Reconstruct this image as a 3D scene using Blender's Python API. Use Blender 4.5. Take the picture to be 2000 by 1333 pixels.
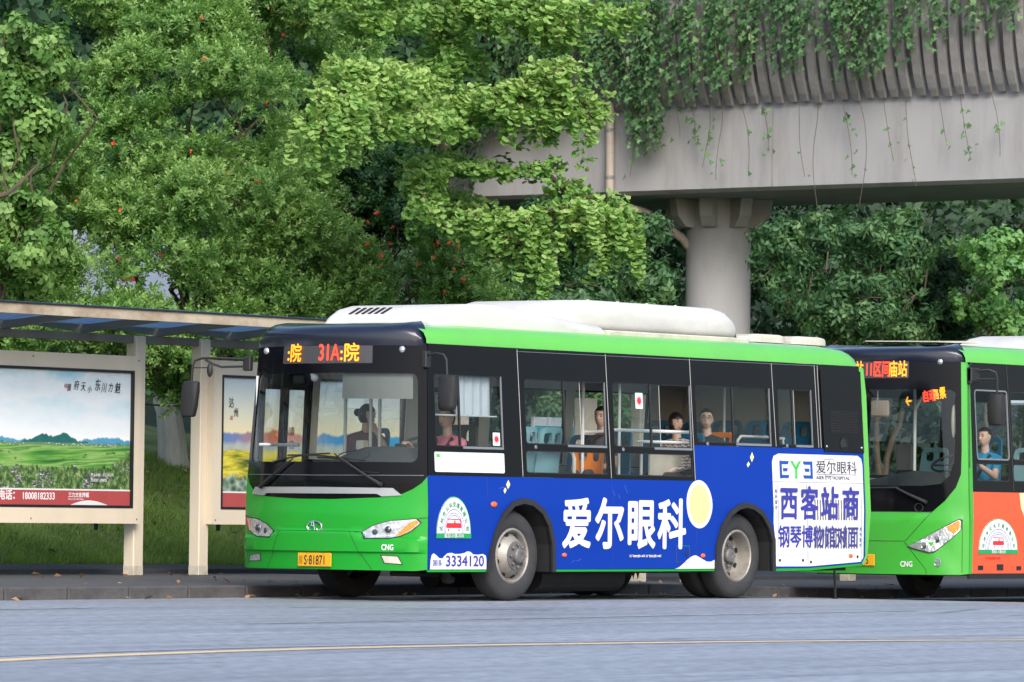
import bpy, bmesh, math, random
import numpy as np
from mathutils import Vector, Matrix
from mathutils.geometry import tessellate_polygon

for o in list(bpy.data.objects):
    bpy.data.objects.remove(o)
SC = bpy.context.scene
COL = SC.collection
PI = math.pi
R = math.radians

# ---------------------------------------------------------------- camera
cd = bpy.data.cameras.new("camera")
cam = bpy.data.objects.new("camera", cd)
COL.objects.link(cam)
SC.camera = cam
_al, _pit, _rol = R(53.049), 0.03273, 0.01199
_fh = Vector((math.sin(_al), math.cos(_al), 0.0))
_r = Vector((math.cos(_al), -math.sin(_al), 0.0))
_f = _fh * math.cos(_pit) + Vector((0, 0, 1)) * math.sin(_pit)
_u = _r.cross(_f)
_r2 = _r * math.cos(_rol) + _u * math.sin(_rol)
_u2 = _u * math.cos(_rol) - _r * math.sin(_rol)
cam.matrix_world = Matrix((
    (_r2.x, _u2.x, -_f.x, -41.521), (_r2.y, _u2.y, -_f.y, -32.270),
    (_r2.z, _u2.z, -_f.z, 0.928), (0, 0, 0, 1)))
cd.sensor_width = 36.0
cd.lens = 10150.3 / 2000.0 * 36.0
cd.clip_start = 0.5
cd.clip_end = 2000.0
cd.dof.use_dof = True
cd.dof.focus_distance = 54.5
cd.dof.aperture_fstop = 9.0

# ---------------------------------------------------------------- sky, sun, exposure
SUN_EL, SUN_AZ = R(38), math.atan2(-0.66, -0.75)      # azimuth measured from +Y towards +X
world = bpy.data.worlds.new("World")
SC.world = world
world.use_nodes = True
wn = world.node_tree
bg = wn.nodes["Background"]
sky = wn.nodes.new("ShaderNodeTexSky")
sky.sky_type = 'NISHITA'
sky.sun_disc = False
sky.sun_elevation = SUN_EL
sky.sun_rotation = SUN_AZ
sky.air_density = 1.0
sky.dust_density = 2.5
sky.ozone_density = 1.0
wn.links.new(sky.outputs[0], bg.inputs[0])
bg.inputs[1].default_value = 0.14
sd = bpy.data.lights.new("sun", 'SUN')
sd.energy = 1.5
sd.angle = R(36)
sd.color = (1.0, 0.965, 0.92)
sun = bpy.data.objects.new("sun", sd)
COL.objects.link(sun)
_sv = Vector((math.sin(SUN_AZ) * math.cos(SUN_EL), math.cos(SUN_AZ) * math.cos(SUN_EL), math.sin(SUN_EL)))
sun.rotation_euler = _sv.to_track_quat('Z', 'Y').to_euler()
SC.view_settings.view_transform = 'Standard'
SC.view_settings.look = 'None'
SC.view_settings.gamma = 1.0
SC.view_settings.use_curve_mapping = False
SC.view_settings.exposure = 1.0
SC.render.engine = 'CYCLES'
cy = SC.cycles
cy.max_bounces = 7
cy.diffuse_bounces = 3
cy.glossy_bounces = 3
cy.transmission_bounces = 3
cy.transparent_max_bounces = 14
cy.caustics_reflective = False
cy.caustics_refractive = False
cy.use_denoising = True
try:
    cy.denoiser = 'OPENIMAGEDENOISE'
except Exception:
    pass

# ---------------------------------------------------------------- materials
def srgb(r, g, b):
    f = lambda c: (c / 255.0 / 12.92) if c / 255.0 <= 0.04045 else ((c / 255.0 + 0.055) / 1.055) ** 2.4
    return (f(r), f(g), f(b))

def mat(name, col, rough=0.5, metal=0.0, spec=0.5, noise=0.0, nscale=6.0, bump=0.0, bscale=60.0,
        coat=0.0, emit=None, estr=0.0, dirt=None, dirt_amt=0.0, dscale=2.0, stretch=(1, 1, 1)):
    m = bpy.data.materials.new(name)
    m.use_nodes = True
    nt = m.node_tree
    b = nt.nodes["Principled BSDF"]
    c4 = (col[0], col[1], col[2], 1)
    b.inputs["Base Color"].default_value = c4
    b.inputs["Roughness"].default_value = rough
    b.inputs["Metallic"].default_value = metal
    b.inputs["Specular IOR Level"].default_value = spec
    if coat:
        b.inputs["Coat Weight"].default_value = coat
        b.inputs["Coat Roughness"].default_value = 0.06
    if emit:
        b.inputs["Emission Color"].default_value = (emit[0], emit[1], emit[2], 1)
        b.inputs["Emission Strength"].default_value = estr
    if noise or bump or dirt_amt:
        tc = nt.nodes.new("ShaderNodeTexCoord")
        mp = nt.nodes.new("ShaderNodeMapping")
        mp.inputs["Scale"].default_value = stretch
        nt.links.new(tc.outputs["Object"], mp.inputs[0])
    src = None
    if noise:
        n = nt.nodes.new("ShaderNodeTexNoise")
        n.inputs["Scale"].default_value = nscale
        n.inputs["Detail"].default_value = 6
        nt.links.new(mp.outputs[0], n.inputs["Vector"])
        rp = nt.nodes.new("ShaderNodeMapRange")
        rp.inputs[1].default_value = 0.25
        rp.inputs[2].default_value = 0.75
        rp.inputs[3].default_value = 1.0 - noise
        rp.inputs[4].default_value = 1.0 + noise
        nt.links.new(n.outputs[0], rp.inputs[0])
        mx = nt.nodes.new("ShaderNodeVectorMath")
        mx.operation = 'SCALE'
        mx.inputs[0].default_value = col
        nt.links.new(rp.outputs[0], mx.inputs["Scale"])
        src = mx.outputs[0]
    if dirt_amt:
        n2 = nt.nodes.new("ShaderNodeTexNoise")
        n2.inputs["Scale"].default_value = dscale
        n2.inputs["Detail"].default_value = 8
        n2.inputs["Roughness"].default_value = 0.7
        nt.links.new(mp.outputs[0], n2.inputs["Vector"])
        rp2 = nt.nodes.new("ShaderNodeMapRange")
        rp2.inputs[1].default_value = 0.48
        rp2.inputs[2].default_value = 0.72
        rp2.inputs[3].default_value = 0.0
        rp2.inputs[4].default_value = dirt_amt
        nt.links.new(n2.outputs[0], rp2.inputs[0])
        mc = nt.nodes.new("ShaderNodeMix")
        mc.data_type = 'RGBA'
        nt.links.new(rp2.outputs[0], mc.inputs[0])
        if src:
            nt.links.new(src, mc.inputs[6])
        else:
            mc.inputs[6].default_value = c4
        mc.inputs[7].default_value = (*dirt, 1)
        src = mc.outputs[2]
    if src:
        nt.links.new(src, b.inputs["Base Color"])
    if bump:
        nb = nt.nodes.new("ShaderNodeTexNoise")
        nb.inputs["Scale"].default_value = bscale
        nb.inputs["Detail"].default_value = 4
        nt.links.new(mp.outputs[0], nb.inputs["Vector"])
        bp = nt.nodes.new("ShaderNodeBump")
        bp.inputs["Strength"].default_value = bump
        bp.inputs["Distance"].default_value = 0.02
        nt.links.new(nb.outputs[0], bp.inputs["Height"])
        nt.links.new(bp.outputs[0], b.inputs["Normal"])
    return m

def glass_mat(name, tint=(0.8, 0.86, 0.86), refl=0.06, rough=0.02):
    m = bpy.data.materials.new(name)
    m.use_nodes = True
    nt = m.node_tree
    nt.nodes.remove(nt.nodes["Principled BSDF"])
    out = nt.nodes["Material Output"]
    tr = nt.nodes.new("ShaderNodeBsdfTransparent")
    tr.inputs[0].default_value = (*tint, 1)
    gl = nt.nodes.new("ShaderNodeBsdfGlossy")
    gl.inputs["Roughness"].default_value = rough
    gl.inputs["Color"].default_value = (0.9, 0.95, 1.0, 1)
    fr = nt.nodes.new("ShaderNodeFresnel")
    fr.inputs[0].default_value = 1.42
    sc = nt.nodes.new("ShaderNodeMath")
    sc.operation = 'MULTIPLY'
    sc.inputs[1].default_value = refl / 0.05
    nt.links.new(fr.outputs[0], sc.inputs[0])
    mx = nt.nodes.new("ShaderNodeMixShader")
    nt.links.new(sc.outputs[0], mx.inputs[0])
    nt.links.new(tr.outputs[0], mx.inputs[1])
    nt.links.new(gl.outputs[0], mx.inputs[2])
    nt.links.new(mx.outputs[0], out.inputs[0])
    return m

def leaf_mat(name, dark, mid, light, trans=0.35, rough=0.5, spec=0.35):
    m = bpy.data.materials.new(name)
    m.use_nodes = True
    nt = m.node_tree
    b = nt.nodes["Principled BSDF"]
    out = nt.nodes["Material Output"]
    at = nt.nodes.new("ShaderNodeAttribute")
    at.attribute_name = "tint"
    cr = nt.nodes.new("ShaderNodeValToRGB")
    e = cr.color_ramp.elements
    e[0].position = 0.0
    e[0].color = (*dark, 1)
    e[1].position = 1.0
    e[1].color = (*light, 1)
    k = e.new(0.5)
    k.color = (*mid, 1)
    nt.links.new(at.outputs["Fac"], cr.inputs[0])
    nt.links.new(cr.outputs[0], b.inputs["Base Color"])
    b.inputs["Roughness"].default_value = rough
    b.inputs["Specular IOR Level"].default_value = spec
    tl = nt.nodes.new("ShaderNodeBsdfTranslucent")
    vm = nt.nodes.new("ShaderNodeVectorMath")
    vm.operation = 'MULTIPLY'
    vm.inputs[1].default_value = (1.15, 1.2, 0.6)
    nt.links.new(cr.outputs[0], vm.inputs[0])
    nt.links.new(vm.outputs[0], tl.inputs[0])
    mx = nt.nodes.new("ShaderNodeMixShader")
    mx.inputs[0].default_value = trans
    nt.links.new(b.outputs[0], mx.inputs[1])
    nt.links.new(tl.outputs[0], mx.inputs[2])
    nt.links.new(mx.outputs[0], out.inputs[0])
    return m

# ---------------------------------------------------------------- object helpers
def tag(o, label=None, cat=None, group=None, kind=None):
    if label: o["label"] = label
    if cat: o["category"] = cat
    if group: o["group"] = group
    if kind: o["kind"] = kind
    return o

def empty(name, loc=(0, 0, 0), rz=0.0):
    o = bpy.data.objects.new(name, None)
    o.empty_display_size = 0.2
    o.location = loc
    o.rotation_euler = (0, 0, rz)
    COL.objects.link(o)
    return o

def link(name, me, parent=None):
    o = bpy.data.objects.new(name, me)
    COL.objects.link(o)
    if parent is not None:
        o.parent = parent
    return o

class MB:
    """collects simple shapes, then links them as one mesh object"""
    def __init__(s):
        s.v, s.f, s.mi = [], [], []
        s.cur = 0
    def add(s, vs, fs):
        n = len(s.v)
        s.v.extend([tuple(p) for p in vs])
        for f in fs:
            s.f.append(tuple(i + n for i in f))
            s.mi.append(s.cur)
        return s
    def box(s, x0, y0, z0, x1, y1, z1):
        vs = [(x0, y0, z0), (x1, y0, z0), (x1, y1, z0), (x0, y1, z0), (x0, y0, z1), (x1, y0, z1), (x1, y1, z1), (x0, y1, z1)]
        return s.add(vs, [(0, 3, 2, 1), (4, 5, 6, 7), (0, 1, 5, 4), (1, 2, 6, 5), (2, 3, 7, 6), (3, 0, 4, 7)])
    def cbox(s, c, h, M=None):
        vs = []
        for sx, sy, sz in ((-1, -1, -1), (1, -1, -1), (1, 1, -1), (-1, 1, -1), (-1, -1, 1), (1, -1, 1), (1, 1, 1), (-1, 1, 1)):
            p = Vector((sx * h[0], sy * h[1], sz * h[2]))
            if M is not None: p = M @ p
            vs.append(p + Vector(c))
        return s.add(vs, [(0, 3, 2, 1), (4, 5, 6, 7), (0, 1, 5, 4), (1, 2, 6, 5), (2, 3, 7, 6), (3, 0, 4, 7)])
    def bbox(s, c, h, r=0.02, M=None):
        """box with chamfered edges"""
        vs, fs = [], []
        hx, hy, hz = h
        rings = []
        for z, k in ((-hz, 1), (-hz + r, 0), (hz - r, 0), (hz, 1)):
            a, b = hx - r * k, hy - r * k
            q = r * 0.9 if k == 0 else r * 0.7
            ring = [(a - q, -b), (a, -b + q), (a, b - q), (a - q, b), (-a + q, b), (-a, b - q), (-a, -b + q), (-a + q, -b)]
            rings.append([(x, y, z) for x, y in ring])
        for rg in rings:
            for p in rg:
                p = Vector(p)
                if M is not None: p = M @ p
                vs.append(p + Vector(c))
        for k in range(3):
            for i in range(8):
                j = (i + 1) % 8
                fs.append((k * 8 + i, k * 8 + j, k * 8 + 8 + j, k * 8 + 8 + i))
        fs.append(tuple(reversed(range(8))))
        fs.append(tuple(range(24, 32)))
        return s.add(vs, fs)
    def tube(s, pts, rad, n=8, cap=True):
        pts = [Vector(p) for p in pts]
        if not hasattr(rad, '__len__'): rad = [rad] * len(pts)
        vs, fs = [], []
        up = None
        for i, p in enumerate(pts):
            d = (pts[min(i + 1, len(pts) - 1)] - pts[max(i - 1, 0)])
            if d.length < 1e-9: d = Vector((0, 0, 1))
            d.normalize()
            if up is None:
                up = d.orthogonal().normalized()
            else:
                up = (up - d * up.dot(d))
                if up.length < 1e-6: up = d.orthogonal()
                up.normalize()
            w = d.cross(up)
            for k in range(n):
                a = 2 * PI * k / n
                vs.append(p + (up * math.cos(a) + w * math.sin(a)) * rad[i])
        for i in range(len(pts) - 1):
            for k in range(n):
                j = (k + 1) % n
                fs.append((i * n + k, i * n + j, i * n + n + j, i * n + n + k))
        if cap:
            fs.append(tuple(reversed(range(n))))
            fs.append(tuple(range((len(pts) - 1) * n, len(pts) * n)))
        return s.add(vs, fs)
    def lathe(s, prof, c=(0, 0, 0), axis='Y', n=32, sy=1):
        """prof: list of (radius, along)"""
        vs, fs = [], []
        for r_, t in prof:
            for k in range(n):
                a = 2 * PI * k / n
                ca, sa = math.cos(a) * r_, math.sin(a) * r_
                if axis == 'Y': p = (c[0] + ca, c[1] + t * sy, c[2] + sa)
                elif axis == 'Z': p = (c[0] + ca, c[1] + sa, c[2] + t)
                else: p = (c[0] + t * sy, c[1] + ca, c[2] + sa)
                vs.append(p)
        for i in range(len(prof) - 1):
            for k in range(n):
                j = (k + 1) % n
                fs.append((i * n + k, i * n + j, i * n + n + j, i * n + n + k))
        return s.add(vs, fs)
    def loft(s, rings, closed=True, cap=True):
        n = len(rings[0])
        vs, fs = [], []
        for rg in rings: vs.extend(rg)
        for i in range(len(rings) - 1):
            for k in range(n if closed else n - 1):
                j = (k + 1) % n
                fs.append((i * n + k, i * n + j, i * n + n + j, i * n + n + k))
        if cap and closed:
            fs.append(tuple(reversed(range(n))))
            fs.append(tuple(range((len(rings) - 1) * n, len(rings) * n)))
        return s.add(vs, fs)
    def ball(s, c, r, nu=12, nv=8):
        vs, fs = [], []
        rx, ry, rz = r if hasattr(r, '__len__') else (r, r, r)
        for i in range(nv + 1):
            th = PI * i / nv
            for k in range(nu):
                a = 2 * PI * k / nu
                vs.append((c[0] + rx * math.sin(th) * math.cos(a), c[1] + ry * math.sin(th) * math.sin(a), c[2] + rz * math.cos(th)))
        for i in range(nv):
            for k in range(nu):
                j = (k + 1) % nu
                fs.append((i * nu + k, i * nu + nu + k, i * nu + nu + j, i * nu + j))
        return s.add(vs, fs)
    def mesh(s, name, mats, smooth=False, fix=True):
        me = bpy.data.meshes.new(name)
        me.from_pydata(s.v, [], s.f)
        ms = mats if isinstance(mats, (list, tuple)) else [mats]
        for m in ms: me.materials.append(m)
        if len(ms) > 1:
            me.polygons.foreach_set("material_index", s.mi)
        if fix:
            bm = bmesh.new(); bm.from_mesh(me)
            bmesh.ops.remove_doubles(bm, verts=bm.verts, dist=1e-5)
            bmesh.ops.recalc_face_normals(bm, faces=bm.faces)
            bm.to_mesh(me); bm.free()
        if smooth: shade(me, smooth)
        me.update()
        return me
    def build(s, name, mats, parent=None, smooth=False, fix=True):
        return link(name, s.mesh(name, mats, smooth, fix), parent)

def shade(me, ang=35):
    if ang is True: ang = 35
    me.polygons.foreach_set("use_smooth", [True] * len(me.polygons))
    try:
        me.set_sharp_from_angle(angle=R(ang))
    except Exception:
        pass

def rr(x0, z0, x1, z1, r, n=4):
    """rounded rectangle loop"""
    out = []
    for cx, cz, a0 in ((x1 - r, z0 + r, -90), (x1 - r, z1 - r, 0), (x0 + r, z1 - r, 90), (x0 + r, z0 + r, 180)):
        for k in range(n + 1):
            a = R(a0 + 90 * k / n)
            out.append((cx + r * math.cos(a), cz + r * math.sin(a)))
    return out

def circ(cx, cz, r, n=20, rz=None):
    rz = rz or r
    return [(cx + r * math.cos(2 * PI * k / n), cz + rz * math.sin(2 * PI * k / n)) for k in range(n)]

def sheet(name, loops, fn, mats, parent=None, t=0.0, off=0.0, cu=(), cv=(), smooth=False):
    """flat region (outer loop, holes) laid on the surface fn(u, v, out) with thickness t; front face at `off` outward"""
    lo = [[Vector((p[0], p[1], 0)) for p in l] for l in loops]
    tris = tessellate_polygon(lo)
    flat = [p for l in lo for p in l]
    bm = bmesh.new()
    vs = [bm.verts.new(p) for p in flat]
    for tr_ in tris:
        try: bm.faces.new([vs[i] for i in tr_])
        except ValueError: pass
    for c, no in [((u, 0, 0), (1, 0, 0)) for u in cu] + [((0, v, 0), (0, 1, 0)) for v in cv]:
        bmesh.ops.bisect_plane(bm, geom=bm.verts[:] + bm.edges[:] + bm.faces[:], plane_co=c, plane_no=no, dist=1e-5)
    bmesh.ops.recalc_face_normals(bm, faces=bm.faces)
    bm.verts.ensure_lookup_table()
    uv = [(v.co.x, v.co.y) for v in bm.verts]
    bm.verts.index_update()
    fs = [[v.index for v in f.verts] for f in bm.faces]
    be = [(e.verts[0].index, e.verts[1].index) for e in bm.edges if len(e.link_faces) == 1]
    bm.free()
    n = len(uv)
    V = [tuple(fn(u, v, off)) for u, v in uv]
    F = list(fs)
    if t > 0:
        V += [tuple(fn(u, v, off - t)) for u, v in uv]
        F += [[i + n for i in reversed(f)] for f in fs]
        F += [[a, b, b + n, a + n] for a, b in be]
    me = bpy.data.meshes.new(name)
    me.from_pydata(V, [], F)
    for m in (mats if isinstance(mats, (list, tuple)) else [mats]): me.materials.append(m)
    bm = bmesh.new(); bm.from_mesh(me)
    bmesh.ops.recalc_face_normals(bm, faces=bm.faces)
    bm.to_mesh(me); bm.free()
    if smooth: shade(me, smooth)
    me.update()
    return link(name, me, parent)

def rng_list(a, b, st):
    n = int(round((b - a) / st))
    return [a + st * i for i in range(1, n)]

def words(name, s, size, org, right, up, m, parent=None, bold=0.0, ext=0.001, align='LEFT', sx=1.0, shear=0.0):
    c = bpy.data.curves.new(name, 'FONT')
    c.body = s
    c.size = size
    c.align_x = align
    c.offset = 0.0
    c.extrude = ext
    c.shear = shear
    c.resolution_u = 3
    tmp = bpy.data.objects.new("tmp", c)
    COL.objects.link(tmp)
    me = bpy.data.meshes.new_from_object(tmp.evaluated_get(bpy.context.evaluated_depsgraph_get()))
    bpy.data.objects.remove(tmp)
    bpy.data.curves.remove(c)
    if bold > 0:                      # heavier weight: the same glyph laid down several times around itself
        nv = len(me.vertices)
        co = np.empty(nv * 3, np.float32); me.vertices.foreach_get("co", co); co = co.reshape(-1, 3)
        fl = [tuple(p.vertices) for p in me.polygons]
        V, F = [], []
        k = 8 if bold > 0.004 else 4
        for i in range(k + 1):
            a = 2 * PI * i / k
            q = 0.0 if i == k else bold
            V.append(co + np.array([math.cos(a) * q, math.sin(a) * q, 0.00012 * i]))
            F += [tuple(v + nv * i for v in f) for f in fl]
        bpy.data.meshes.remove(me)
        me = bpy.data.meshes.new(name)
        me.from_pydata(np.concatenate(V).tolist(), [], F)
    me.name = name
    me.materials.clear()
    me.materials.append(m)
    o = bpy.data.objects.new(name, me)
    COL.objects.link(o)
    r_, u_ = Vector(right).normalized(), Vector(up).normalized()
    n_ = r_.cross(u_).normalized()
    r_ = r_ * sx
    o.matrix_basis = Matrix(((r_.x, u_.x, n_.x, org[0]), (r_.y, u_.y, n_.y, org[1]), (r_.z, u_.z, n_.z, org[2]), (0, 0, 0, 1)))
    if parent is not None: o.parent = parent
    return o

def fast_mesh(name, V, F, mats, tint=None, parent=None, nogon=4):
    """numpy arrays to one mesh: V (n,3), F (m,k)"""
    me = bpy.data.meshes.new(name)
    V = np.ascontiguousarray(V, np.float32)
    F = np.ascontiguousarray(F, np.int32)
    k = F.shape[1]
    me.vertices.add(len(V)); me.vertices.foreach_set("co", V.ravel())
    me.loops.add(F.size); me.loops.foreach_set("vertex_index", F.ravel())
    me.polygons.add(len(F)); me.polygons.foreach_set("loop_start", np.arange(0, F.size, k, dtype=np.int32))
    me.update(calc_edges=True)
    if tint is not None:
        a = me.attributes.new("tint", 'FLOAT', 'POINT')
        a.data.foreach_set("value", np.ascontiguousarray(tint, np.float32))
    for m in (mats if isinstance(mats, (list, tuple)) else [mats]): me.materials.append(m)
    return link(name, me, parent)

def frames(D, rs, up=None):
    """rotation matrices (n,3,3) whose local Z is D, with a random spin"""
    D = D / np.linalg.norm(D, axis=1)[:, None]
    a = rs.normal(size=D.shape) if up is None else np.broadcast_to(up, D.shape) + rs.normal(size=D.shape) * 0.05
    X = a - D * (a * D).sum(1)[:, None]
    X /= np.linalg.norm(X, axis=1)[:, None]
    Y = np.cross(D, X)
    return np.stack([X, Y, D], axis=2)

def place(tv, tf, P, M, S, rs, tint_leaf, tint_base):
    """copies of a template (tv verts, tf faces, tint per template vertex) at P with frames M and scales S"""
    n, k = len(P), len(tv)
    V = np.einsum('nij,kj->nki', M, tv) * S[:, None, None] + P[:, None, :]
    F = tf[None, :, :] + (np.arange(n) * k)[:, None, None]
    T = tint_base[:, None] + tint_leaf[None, :]
    return V.reshape(-1, 3), F.reshape(-1, tf.shape[1]), T.reshape(-1)

def copy_tree(o, parent=None):
    c = o.copy()
    COL.objects.link(c)
    if parent is not None: c.parent = parent
    for ch in list(o.children):
        copy_tree(ch, c)
    return c
# ================================================================ the setting
def gz(x):
    return -0.0166 * min(max(x - 6.5, 0.0), 7.0)
def kerb_y(x):
    return 2.38 + 0.07 * x

XS = [-160, -120, -90, -70, -55, -45, -38, -32] + [-28 + 2 * i for i in range(17)] + [6.5 + i for i in range(8)] + [16, 20, 26, 34, 45, 60, 80, 110, 150]

def asphalt_mat():
    m = bpy.data.materials.new("asphalt")
    m.use_nodes = True
    nt = m.node_tree; L = nt.links
    b = nt.nodes["Principled BSDF"]
    tc = nt.nodes.new("ShaderNodeTexCoord")
    def nz(scale, det, st=(1, 1, 1)):
        mp = nt.nodes.new("ShaderNodeMapping"); mp.inputs["Scale"].default_value = st
        L.new(tc.outputs["Object"], mp.inputs[0])
        n = nt.nodes.new("ShaderNodeTexNoise"); n.inputs["Scale"].default_value = scale; n.inputs["Detail"].default_value = det
        L.new(mp.outputs[0], n.inputs["Vector"]); return n
    fine = nz(9.0, 8); big = nz(0.35, 5, (0.25, 1.2, 1)); streak = nz(1.1, 6, (0.05, 1.6, 1))
    def rng(n, a, b_, lo=0.3, hi=0.7):
        r = nt.nodes.new("ShaderNodeMapRange"); r.inputs[1].default_value = lo; r.inputs[2].default_value = hi
        r.inputs[3].default_value = a; r.inputs[4].default_value = b_; L.new(n.outputs[0], r.inputs[0]); return r
    def mul(a, b_):
        x = nt.nodes.new("ShaderNodeMath"); x.operation = 'MULTIPLY'; L.new(a.outputs[0], x.inputs[0]); L.new(b_.outputs[0], x.inputs[1]); return x
    k = mul(mul(rng(fine, 0.58, 1.42), rng(big, 0.82, 1.12)), mul(rng(streak, 0.82, 1.12), rng(nz(0.9, 4, (0.12, 3.0, 1)), 0.90, 1.08)))
    sc = nt.nodes.new("ShaderNodeVectorMath"); sc.operation = 'SCALE'
    sc.inputs[0].default_value = (0.25, 0.27, 0.31)
    L.new(k.outputs[0], sc.inputs["Scale"])
    # dark oil and tyre marks
    spot = nz(0.55, 6, (0.22, 1.0, 1))
    k = mul(k, rng(spot, 0.70, 1.0, 0.30, 0.42))
    L.new(k.outputs[0], sc.inputs["Scale"])
    # hairline cracks that run along the lane
    mp = nt.nodes.new("ShaderNodeMapping"); mp.inputs["Scale"].default_value = (0.10, 0.8, 1)
    L.new(tc.outputs["Object"], mp.inputs[0])
    vo = nt.nodes.new("ShaderNodeTexVoronoi"); vo.feature = 'DISTANCE_TO_EDGE'; vo.inputs["Scale"].default_value = 0.55
    L.new(mp.outputs[0], vo.inputs["Vector"])
    cr = nt.nodes.new("ShaderNodeMapRange"); cr.inputs[1].default_value = 0.0; cr.inputs[2].default_value = 0.012
    cr.inputs[3].default_value = 0.35; cr.inputs[4].default_value = 1.0
    L.new(vo.outputs["Distance"], cr.inputs[0])
    s2 = nt.nodes.new("ShaderNodeVectorMath"); s2.operation = 'SCALE'
    L.new(sc.outputs[0], s2.inputs[0]); L.new(cr.outputs[0], s2.inputs["Scale"])
    L.new(s2.outputs[0], b.inputs["Base Color"])
    b.inputs["Roughness"].default_value = 0.5
    b.inputs["Specular IOR Level"].default_value = 1.0
    bp = nt.nodes.new("ShaderNodeBump"); bp.inputs["Strength"].default_value = 0.35; bp.inputs["Distance"].default_value = 0.02
    L.new(fine.outputs[0], bp.inputs["Height"]); L.new(bp.outputs[0], b.inputs["Normal"])
    return m
M_ASPH = asphalt_mat()
M_PAVE = mat("pavement", (0.060, 0.062, 0.068), 0.75, noise=0.22, nscale=2.5, bump=0.3, bscale=30, dirt=(0.10, 0.095, 0.09), dirt_amt=0.5, dscale=0.8)
M_KERB = mat("kerb_stone", (0.070, 0.066, 0.068), 0.85, noise=0.3, nscale=7, bump=0.4, bscale=40, dirt=(0.12, 0.115, 0.11), dirt_amt=0.6, dscale=2.5)
M_SOIL = mat("slope_soil", (0.13, 0.18, 0.06), 0.95, noise=0.4, nscale=3, bump=0.4, bscale=12, dirt=(0.06, 0.045, 0.025), dirt_amt=0.6, dscale=1.6)

mb = MB()
def strip(mb, xs, fa, fb):
    """sheet between two rails; fa/fb give (y, z) at x"""
    vs, fs = [], []
    for x in xs:
        a, b = fa(x), fb(x)
        vs += [(x, a[0], a[1]), (x, b[0], b[1])]
    for i in range(len(xs) - 1):
        fs.append((2 * i, 2 * i + 2, 2 * i + 3, 2 * i + 1))
    mb.add(vs, fs)
strip(mb, XS, lambda x: (-120.0, gz(x)), lambda x: (kerb_y(x) + 0.02, gz(x)))
tag(mb.build("road", M_ASPH), kind="structure", label="wide grey blue asphalt road in front of the buses")

mb = MB()
strip(mb, XS, lambda x: (kerb_y(x) + 0.165, gz(x) + 0.118), lambda x: (7.60, gz(x) + 0.15))
strip(mb, XS, lambda x: (7.60, gz(x) + 0.15), lambda x: (7.601, gz(x) + 0.20))
strip(mb, XS, lambda x: (7.601, gz(x) + 0.20), lambda x: (8.95, gz(x) + 0.24))
pave = tag(mb.build("pavement", M_PAVE, fix=False), kind="structure", label="dark stone pavement under the bus shelter")

# kerb stones, one object each, sharing one mesh
kb = empty("kerb", (0, 0, 0)); tag(kb, kind="structure", label="dark worn kerb of long stones beside the road")
st = MB().bbox((0, 0, 0), (0.490, 0.085, 0.16), 0.015).mesh("kerb_stone", M_KERB)
ka = math.atan(0.07)
for i in range(46):
    x = -13.5 + i * 1.0
    o = link("kerb_stone", st, kb)
    rs = random.Random(i)
    o.location = (x, kerb_y(x) + 0.085, gz(x) + 0.125 - 0.16 + rs.uniform(-0.004, 0.004))
    o.rotation_euler = (0, math.atan(0.0166) if 6.5 < x < 13.5 else 0, ka + rs.uniform(-0.004, 0.004))
mb = MB()
for xa, xb in ((-160, -14.0), (32.0, 150)):
    xs = [xa + (xb - xa) * i / 8 for i in range(9)]
    strip(mb, xs, lambda x: (kerb_y(x), gz(x) - 0.03), lambda x: (kerb_y(x) + 0.001, gz(x) + 0.12))
    strip(mb, xs, lambda x: (kerb_y(x) + 0.001, gz(x) + 0.12), lambda x: (kerb_y(x) + 0.17, gz(x) + 0.12))
tag(mb.build("kerb_run", M_KERB, kb, fix=False), kind="stuff")

# grassy bank and the hill behind
def bank(x, y):
    k = 1.0 - 0.62 * min(max((x - 15.0) / 8.0, 0.0), 1.0)
    d = max(y - 8.95, 0.0)
    h = 0.42 * min(d, 3.2) + 0.23 * min(max(d - 3.2, 0), 11) + 0.05 * max(d - 14.2, 0)
    hill = 0.62 * max(y - 50.0, 0.0)
    b = 0.05 * math.sin(x * 1.7 + y * 0.9) + 0.04 * math.sin(x * 0.7 - y * 2.1)
    return gz(x) + 0.236 + h * k + hill + b * min(d * 1.5, 1.0)
gx = np.concatenate([np.arange(-60, -6, 4.0), np.arange(-6, 20, 0.4), np.arange(20, 60, 2.0), np.arange(60, 161, 8.0)])
gy = np.concatenate([np.arange(8.94, 16, 0.35), np.arange(16, 50, 2.0), np.arange(50, 112, 6.0)])
V = np.array([(x, y, bank(x, y)) for x in gx for y in gy])
ny = len(gy)
F = np.array([(i * ny + j, (i + 1) * ny + j, (i + 1) * ny + j + 1, i * ny + j + 1) for i in range(len(gx) - 1) for j in range(ny - 1)])
fy = V[F[:, 0], 1]
o = fast_mesh("grass_slope", V, F[fy < 14.5], M_SOIL)
tag(o, kind="structure", label="grassy bank rising behind the pavement")
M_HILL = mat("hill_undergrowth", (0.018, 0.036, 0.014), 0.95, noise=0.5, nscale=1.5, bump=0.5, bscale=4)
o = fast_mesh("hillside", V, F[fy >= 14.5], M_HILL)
tag(o, kind="structure", label="dark overgrown hillside behind the trees")

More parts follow.
